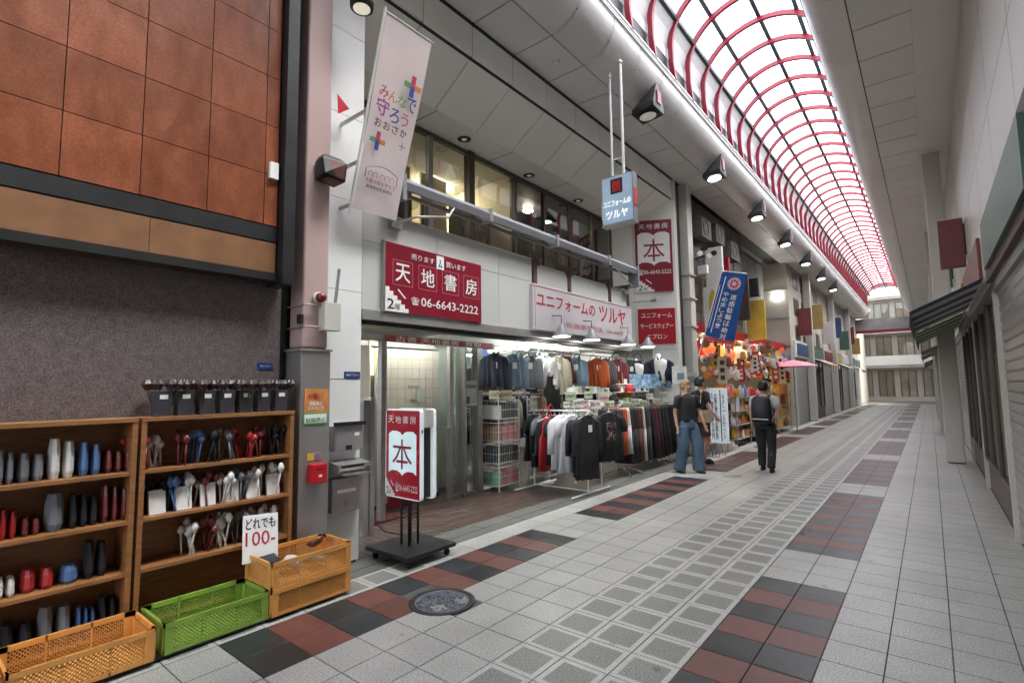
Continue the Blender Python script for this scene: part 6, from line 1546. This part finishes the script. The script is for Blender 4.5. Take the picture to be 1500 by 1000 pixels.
# paper lanterns
def lantern(c, r, h, mt, label):
    t = thing('paper_lantern', c, label, 'lantern', 'paper lanterns at the souvenir shop')
    m = MB(); n = 18; R_ = []
    for i in range(17):
        v = i / 16; q = r * (math.sin(math.pi * (.12 + .76 * v))) * (1 + .03 * (i % 2)); R_.append([(c.x + q * math.cos(2 * math.pi * k / n), c.y + q * math.sin(2 * math.pi * k / n), c.z - h / 2 + h * v) for k in range(n)])
    m.loft(R_); m.build('paper', mt, t)
    m = MB(); m.cyl(c, r * .45, c.z + h / 2, c.z + h / 2 + .03, 14); m.cyl(c, r * .45, c.z - h / 2 - .03, c.z - h / 2, 14); m.build('ring', M['black'], t)
    m = MB(); m.tube([(c.x, c.y, c.z + h / 2), (c.x, c.y, 2.86)], .005, 4); m.build('cord', M['black'], t)
red_l = mat('glowing_red_paper', (.6, .05, .02), .6, emit=.22, emit_c=(1, .12, .03)); org_l = mat('glowing_orange_paper', (.7, .2, .04), .6, emit=.22, emit_c=(1, .35, .08)); wh_l = mat('glowing_cream_paper', (.6, .48, .3), .6, emit=.08, emit_c=(1, .75, .4))
for i, (px, py, y, r, h, mt, nm_) in enumerate(((1040, 512, 12.9, .17, .34, red_l, 'red'), (1052, 514, 13.1, .17, .36, org_l, 'orange'), (1068, 520, 14.0, .15, .34, red_l, 'dark red'), (1080, 520, 15.2, .26, .5, wh_l, 'big cream'), (1098, 525, 17, .2, .4, red_l, 'far red'))):
    c = PY(px, py, y); c.x = max(c.x, -4.75); lantern(c, r, h, mt, '%s paper lantern hanging in the souvenir shop front%s' % (nm_, ['', ' right of the red one', ' behind the banner', ' in the middle', ' at the far side'][i]))
# souvenir stalls: shelves with many packets
pal = [('red', mat('pkt_red', (.5, .04, .03), .45, var=.3, scale=20)), ('gold', mat('pkt_gold', (.5, .30, .05), .45, var=.3, scale=20)), ('cream', mat('pkt_cream', (.55, .5, .4), .5, var=.3, scale=25)), ('orange', mat('pkt_orange', (.6, .2, .04), .45, var=.3, scale=20)),
       ('white', mat('pkt_white', (.62, .62, .62), .45, var=.35, scale=30)), ('blue', mat('pkt_blue', (.06, .2, .45), .45, var=.3, scale=20)), ('pink', mat('pkt_pink', (.6, .2, .28), .45, var=.3, scale=20)), ('brown', mat('pkt_brown', (.18, .08, .04), .5, var=.3, scale=20))]
rr = random.Random(31)
def stall(x0, x1, y0, y1, zt, label, n, base='souvenirs'):
    t = thing('souvenir_stand', ((x0 + x1) / 2, (y0 + y1) / 2, 0), label, 'display stand')
    levels = [.20, .55, .90, 1.25][:zt]
    m = MB()
    for x in (x0, x1):
        for y in (y0, y1): m.tube([(x, y, 0), (x, y, levels[-1] + .1)], .012, 6)
    tag(m.build('frame', M['chrome'], t))
    for k, z in enumerate(levels): MB().box(x0, x1, y0, y1, z - .02, z).build('shelf', M['concrete'], t)
    return levels
cnt = 0
for si, (x0, x1, y0, y1, zt, lb) in enumerate(((-4.55, -4.15, 12.45, 13.4, 4, 'first souvenir stand right behind the menu board'), (-4.5, -3.85, 13.7, 15.0, 4, 'second souvenir stand with orange and gold packets'), (-4.5, -3.75, 15.3, 17.0, 4, 'third souvenir stand further along the street'), (-4.5, -3.8, 17.6, 20.0, 4, 'farthest souvenir stand near the beige building'))):
    lv = stall(x0, x1, y0, y1, zt, lb, 0)
    for k, z in enumerate(lv):
        ny = 4 if si < 2 else 3
        for j in range(ny):
            for side in range(2):
                yy = y0 + (y1 - y0) * (j + .5) / ny; w2 = (y1 - y0) / ny * .42; xa = x1 - .02 - side * (x1 - x0) * .5
                kk = rr.choice([0, 1, 2, 3, 3, 1, 0, 4, 6, 7, 5] if si else [0, 3, 3, 1, 2, 4]); hh = rr.uniform(.2, .34)
                m = MB(); nb_ = rr.choice([1, 2, 2, 3])
                for q in range(nb_):
                    ya_, yb_ = yy - w2 + 2 * w2 * q / nb_ + .004, yy - w2 + 2 * w2 * (q + 1) / nb_ - .004; h_ = hh * rr.uniform(.6, 1.05); yc_ = (ya_ + yb_) / 2; xc_ = xa - .09 + rr.uniform(-.02, .05); t1_ = rr.uniform(-.05, .05)
                    if rr.random() < .6: m.loft([[(xc_ + t1_ * zz + .07 * b_ * math.cos(a_), yc_ + (yb_ - ya_) * .5 * a2 * math.sin(a_), z + .001 + h_ * zz) for a_ in [2 * math.pi * j_ / 10 for j_ in range(10)]] for zz, a2, b_ in ((0, .8, .8), (.15, 1, 1), (.6, .95, .8), (.85, .7, .4), (1, .85, .15))])
                    else:
                        a_ = rr.uniform(-.3, .3); m.obox(Vector((xc_ - .05, ya_, z + .001)), Vector((math.cos(a_), math.sin(a_), 0)), Vector((-math.sin(a_), math.cos(a_), 0)), Z3, .12, yb_ - ya_, h_)
                cnt += 1
                tag(m.build('souvenir_packets', pal[kk][1], org=(xa, yy, z)), '%s souvenir packets, %s, %s shelf, %s column, %s' % (pal[kk][0], ['first stand', 'second stand', 'third stand', 'farthest stand'][si], ['lowest', 'second', 'third', 'top'][k], ['nearest', 'second', 'third', 'fourth'][j], ['street side', 'inner side'][side]), 'packets', 'packets on the souvenir stands')
# hanging goods above stalls
for i in range(150):
    y = 12.35 + rr.uniform(0, 1) ** 1.4 * 8.5; x = -4.4 + rr.uniform(-.12, .55); z = rr.uniform(1.65, 2.7); kk = rr.choice([0, 0, 1, 2, 2, 3, 4, 4, 4, 5, 6, 7, 7]); s = rr.uniform(.07, .19)
    m = MB(); b_ = rr.uniform(-.5, .5); kind_ = rr.random(); U_ = V((math.cos(b_), math.sin(b_), 0)); W_ = V((-math.sin(b_), math.cos(b_), 0))
    if kind_ < .3: m.loft([[(x + s * .5 + s * .5 * q_ * math.cos(a_), y + s * .5 * q_ * math.sin(a_), z + s * 1.2 * zz) for a_ in [2 * math.pi * j_ / 10 for j_ in range(10)]] for zz, q_ in ((0, .4), (.15, .9), (.5, 1.05), (.85, .9), (1, .4))])
    elif kind_ < .55: m.prism([V((x + s * .5, y, z + s * .6)) + (U_ * math.cos(a_) + Z3 * math.sin(a_)) * s * .6 for a_ in [2 * math.pi * j_ / 14 for j_ in range(14)]], W_ * .015)
    elif kind_ < .8: m.loft([[V((x + s * .5, y, z + s * 1.6 * zz)) + U_ * (s * .5 * a2 * math.cos(a_)) + W_ * (.03 * b2 * math.sin(a_)) for a_ in [2 * math.pi * j_ / 10 for j_ in range(10)]] for zz, a2, b2 in ((0, .8, .5), (.2, 1, 1), (.8, .9, .8), (1, .6, .2))])
    else: m.obox(V((x, y, z)), U_, Z3, W_, s * .7, s * rr.uniform(1.2, 2.4), .012); m.tube([(x + s / 2, y, z + s), (x + s / 2, y, 2.86)], .003, 3)
    tag(m.build('hanging_charm', pal[kk][1], org=(x, y, z)), '%s charm hanging from the souvenir shop fascia' % pal[kk][0], 'charm', 'charms hanging from the souvenir shop fascia')
for i, (y, s) in enumerate(((12.9, .9), (14.4, 1.1), (16.2, 1.4))):
    t_ = thing('fabric_sign', (-4.2, y, 2.2), ['first cream fabric sign with red characters over the souvenirs', 'second fabric sign in orange over the souvenirs', 'third white fabric sign over the souvenirs'][i], 'fabric sign')
    MB().box(-4.20, -4.19, y, y + s, 2.25, 2.8).build('cloth', [pal[2][1], pal[3][1], pal[4][1]][i], t_)
    text(['大阪名物', 'みやげ', 'たこ焼'][i], t_, (-4.19, y + .05, 2.35), Y3, Z3, s - .1, .32, [M['letter_red'], M['sign_white'], M['letter_red']][i], bold=.03)
for i, (x, y) in enumerate(((-5.5, 13.5), (-5.5, 16), (-5.5, 19))):
    m = MB(); m.tube([(x, y - .6, 2.9), (x, y + .6, 2.9)], .02, 6); tag(m.build('fluorescent_tube', MATS['lit_ceiling_light_upstairs'], org=(x, y, 2.9)), 'lit tube inside the souvenir shop, %s' % ['nearest', 'middle', 'farthest'][i], 'ceiling light')
for i in range(9):  # bulbs added to give the souvenir front a warm glow
    x, y = -4.75 + .35 * (i % 2), 12.6 + i * .85
    t_ = thing('added_bulb', (x, y, 2.6), 'added warm bulb hanging in the souvenir shop front for its glow', 'lamp', 'warm bulbs added to the souvenir shop')
    m = MB(); n = 12; m.loft([[(x + q * math.cos(2 * math.pi * k / n), y + q * math.sin(2 * math.pi * k / n), 2.55 + z) for k in range(n)] for q, z in ((.01, 0), (.04, .02), (.045, .05), (.02, .10))]); m.build('bulb', mat('warm_bulb', (1, .8, .5), emit=12, emit_c=(1, .72, .38)), t_)
    m = MB(); m.tube([(x, y, 2.65), (x, y, 2.95)], .006, 4); m.build('cord', M['black'], t_)
for i, (y, z) in enumerate(((12.5, 5.2), (13.6, 5.3), (14.9, 5.1))):
    t_ = thing('air_conditioner', (-4.2, y, z), 'dark grey wall unit on the dark facade beyond the cream column, %s' % ['nearest', 'middle', 'farthest'][i], 'air conditioner')
    MB().box(-4.35, -4.08, y, y + .7, z, z + .5).build('case', mat('dull_grey_case', (.13, .125, .115), .6), t_, bevel=.01); m = MB(); m.tube([(-4.075, y + .27 + .18 * math.cos(a), z + .25 + .18 * math.sin(a)) for a in [2 * math.pi * j / 16 for j in range(16)]], .008, 5, 0, True); m.build('fan_guard', M['black'], t_)
for i in range(5):
    m = MB(); z = 4.2 + i * .33; m.tube([(-4.3 + .03 * math.sin(k), 12.2 + k * .5, z + .05 * math.sin(k * 1.3 + i)) for k in range(10)], .012, 5); tag(m.build('cable', M['black'], org=(-4.3, 12.2, z)), 'black cable strung along the dark facade beyond the cream column', 'cable', 'cables on the dark facade')
m = MB(); m.box(-4.2, -3.75, 13.0, 13.35, 0, .12); m.box(-4.15, -3.8, 13.05, 13.3, .12, .2); tag(m.build('low_crate', M['cream_col'], org=(-4, 13.1, 0)), 'low cream crate on the pavement before the second souvenir stand', 'crate')
t_ = thing('bicycle_rack_goods', (-3.85, 11.9, 0), 'low silver wire stand on the pavement behind the two standing people', 'stand')
for i in range(6): m = MB(); m.tube([(-4.0 + .07 * i, 11.6, .02), (-4.0 + .07 * i, 11.7, .28), (-4.0 + .07 * i, 12.0, .28), (-4.0 + .07 * i, 12.1, .02)], .008, 5); m.build('hoop', M['chrome'], t_)
m = MB(); m.tube([(-4.0, 11.6, .02), (-3.65, 11.6, .02)], .01, 5); m.tube([(-4.0, 12.1, .02), (-3.65, 12.1, .02)], .01, 5); m.build('rail', M['chrome'], t_)
# pink umbrella-like parasol far
t_ = thing('parasol', (-3.4, 19.5, 0), 'small pink parasol over the farthest stand', 'parasol')
c = V((-3.55, 19.5, 2.15)); m = MB(); n = 12; m.loft([[(c.x + q * math.cos(2 * math.pi * k / n), c.y + q * math.sin(2 * math.pi * k / n), c.z + z) for k in range(n)] for q, z in ((.75, 0), (.4, .14), (.02, .22))], cap=False); m.build('canopy', pal[6][1], t_)
m = MB(); m.tube([(c.x, c.y, 0), (c.x, c.y, 2.37)], .02, 6); m.build('pole', M['chrome'], t_)

# =================================================================== OPPOSITE SIDE AND FAR END
op = thing('opposite_building', (.6, 10, 0), 'row of shop fronts on the right side of the street', 'building')
MB().box(.62, .9, Y0, Y1, 0, 6.24).build('wall', M['concrete'], op)
for i in range(24):
    for k in range(3):
        y = -3 + i * 1.6; MB().box(.60, .619, y + .008, y + 1.592, 3.21 + k * 1.0, 4.20 + k * 1.0).build('wall_panel', M['cream_col'], op)
MB().box(.06, .62, Y0, Y1, 6.285, 6.33).build('ceiling_back', M['black'], op)
MB().box(.118, .62, Y0, Y1, 6.25, 6.28).build('eave_ceiling', M['ceiling'], op)
MB().box(.56, .617, Y0, Y1, 2.5, 3.2).build('fascia', M['grey_beam'], op)
rr = random.Random(77)
aw_m = [mat('awning_green', (.04, .16, .09), .7), mat('awning_cream', (.55, .5, .4), .7), mat('awning_wine', (.22, .03, .05), .7), mat('awning_navy', (.03, .06, .16), .7)]
bl_m = [M['sign_pinkish'], mat('dull_red_sign', (.16, .03, .03), .45, var=.25), mat('blue_sign', (.03, .07, .17), .45, var=.25), mat('yellow_sign', (.34, .24, .07), .45, var=.25), mat('green_sign_face', (.05, .12, .08), .45, var=.25)]
def shop_bay(parent, xw, sx, y, w_, kind, i):     # xw: wall plane, sx: direction into the street
    X_ = lambda a: xw + sx * a
    MB().box(X_(.001), X_(.06), y, y + .12, 0, 2.6).build('pilaster', M['cream_col'], parent)
    MB().box(X_(.001), X_(.10), y, y + w_, 2.6, 3.25).build('fascia', [M['grey_beam'], M['white_dirty'], M['brown_steel'], M['cream_col']][i % 4], parent)
    MB().box(X_(.101), X_(.13), y + .3, y + w_ - .3, 2.7, 3.15).build('sign_panel', bl_m[(i * 2) % 5], parent)
    if kind == 0:      # roller shutter, slat by slat
        sl = MB()
        for k in range(26): sl.loft([[(X_(.002), yy, .02 + k * .098), (X_(.022), yy, .035 + k * .098), (X_(.022), yy, .10 + k * .098), (X_(.002), yy, .115 + k * .098)] for yy in (y + .13, y + w_)])
        tag(sl.build('shutter_slat', M['galv'], parent), kind='stuff')
    else:              # glazed front with frames and a cloth awning
        MB().box(X_(.002), X_(.012), y + .12, y + w_, .0, .45).build('stall_riser', M['granite'], parent)
        for q in range(3):
            ya = y + .14 + q * (w_ - .14) / 3; yb = ya + (w_ - .14) / 3 - .03
            f_ = MB(); f_.box(X_(.002), X_(.05), ya, ya + .04, .45, 2.58); f_.box(X_(.002), X_(.05), yb - .04, yb, .45, 2.58); f_.box(X_(.002), X_(.05), ya + .04, yb - .04, .45, .50); f_.box(X_(.002), X_(.05), ya + .04, yb - .04, 2.53, 2.58)
            f_ = f_.build('window', M['alu_bronze'], parent); MB().box(X_(.02), X_(.026), ya + .04, yb - .04, .5, 2.53).build('pane', M['glass_up'], f_)
            MB().box(X_(.003), X_(.008), ya + .05, yb - .05, 1.0 + .2 * q, 1.9).build('poster', bl_m[(i + q) % 5], parent)
        am = MB(); n_ = 8
        for q in range(n_):
            ya, yb = y + .1 + (w_ - .2) * q / n_, y + .1 + (w_ - .2) * (q + 1) / n_
            am.add([(X_(.11), ya, 2.68), (X_(.11), yb, 2.68), (X_(.75), yb, 2.38), (X_(.75), ya, 2.38), (X_(.76), yb, 2.22), (X_(.76), ya, 2.22)], [(0, 1, 2, 3), (3, 2, 4, 5)], q % 2)
        am.build('awning', [aw_m[i % 4], aw_m[1] if i % 4 != 1 else aw_m[0]], parent)
for i in range(12): shop_bay(op, .62, -1, -3 + i * 3.4, 3.4, 0 if i in (1, 2, 5, 8) else 1, i)
for i in range(6):
    y = 11 + i * 5.2; t_ = thing('blade_sign', (.3, y, 3.5), '%s box sign, %s from the near end of the right side shop fronts' % (['white', 'dull red', 'blue', 'yellow', 'green'][(i * 3 + 1) % 5], ['first', 'second', 'third', 'fourth', 'fifth', 'sixth', 'seventh', 'eighth', 'ninth', 'tenth', 'eleventh', 'twelfth'][i]), 'sign', 'box signs on the right side')
    z = 3.45 + .4 * (i % 3); MB().box(.26, .58, y, y + .14, z, z + .8 + .2 * (i % 2)).build('box', bl_m[(i * 3 + 1) % 5], t_, bevel=.01); MB().box(.58, .62, y + .03, y + .11, z + .2, z + .7).build('bracket', M['black'], t_)
for i in range(4):
    y = 13.3 + i * 7.0
    arcade_column(.14, .46, y, y + .34, M['cream_col'], 'plain cream arcade column on the right side of the street, %s' % ['nearest', 'second', 'third', 'farthest'][i], .02)
    if i: arcade_column(-4.03, -3.72, y + 4.5, y + 4.84, M['cream_col'], 'cream arcade column before the beige building, %s' % ['', 'nearest', 'second', 'third'][i], .02) if y + 4.5 > 21 else None
for i in range(7):
    shop_bay(bb, -4.05, 1, 22.3 + i * 3.4, 3.4, 1 if i % 2 else 0, i + 1)
for i in range(7):
    y = 23.5 + i * 3.1; t_ = thing('blade_sign', (-3.8, y, 3.5), '%s box sign projecting from the beige building, %s down the street' % (['white', 'dull red', 'blue', 'yellow', 'green'][(i * 2 + 1) % 5], ['first', 'second', 'third', 'fourth', 'fifth', 'sixth', 'last'][i]), 'sign', 'box signs on the beige building')
    z = 3.5 + .5 * (i % 2); MB().box(-4.02, -3.55, y, y + .14, z, z + 1.1).build('box', bl_m[(i * 2 + 1) % 5], t_, bevel=.01)
far = thing('far_end_building', (-2, 50, 0), 'pale building closing the view at the far end of the street', 'building')
MB().box(-9, 6, 52.3, 54, 0, 14).build('wall', mat('pale_brown_render', (.34, .30, .26), .7, var=.15, scale=.8), far)
for k in range(4):
    MB().box(-9, 6, 51.7, 52.3, 2.7 + k * 2.8, 2.95 + k * 2.8).build('balcony_slab', M['concrete'], far)
    MB().box(-9, 6, 51.7, 51.76, 2.95 + k * 2.8, 3.7 + k * 2.8).build('balcony_front', [M['wall_white'], M['cream_col']][k % 2], far)
for i in range(8):
    for k in range(4):
        f_ = MB(); xa = -6.2 + i * 1.45; za = .4 + k * 2.8
        f_.box(xa, xa + .06, 52.24, 52.3, za, za + 2.1); f_.box(xa + 1.0, xa + 1.06, 52.24, 52.3, za, za + 2.1); f_.box(xa + .06, xa + 1.0, 52.24, 52.3, za + 2.04, za + 2.1); f_.box(xa + .5, xa + .55, 52.24, 52.3, za, za + 2.04)
        f_ = f_.build('window', M['alu_bronze'], far); MB().box(xa + .06, xa + 1.0, 52.27, 52.29, za, za + 2.04).build('pane', M['glass_up'], f_)
# a second, lower cross beam with the crossing's lights
bm = thing('crossing_canopy', (-2, 45.9, 0), 'dark canopy beam with a red edge where the arcade meets the crossing', 'canopy')
MB().box(-4.3, .6, 45.6, 46.1, 5.2, 6.2).build('beam', M['concrete'], bm); MB().box(-4.3, .6, 45.56, 45.6, 5.15, 5.35).build('edge', M['red_steel'], bm)
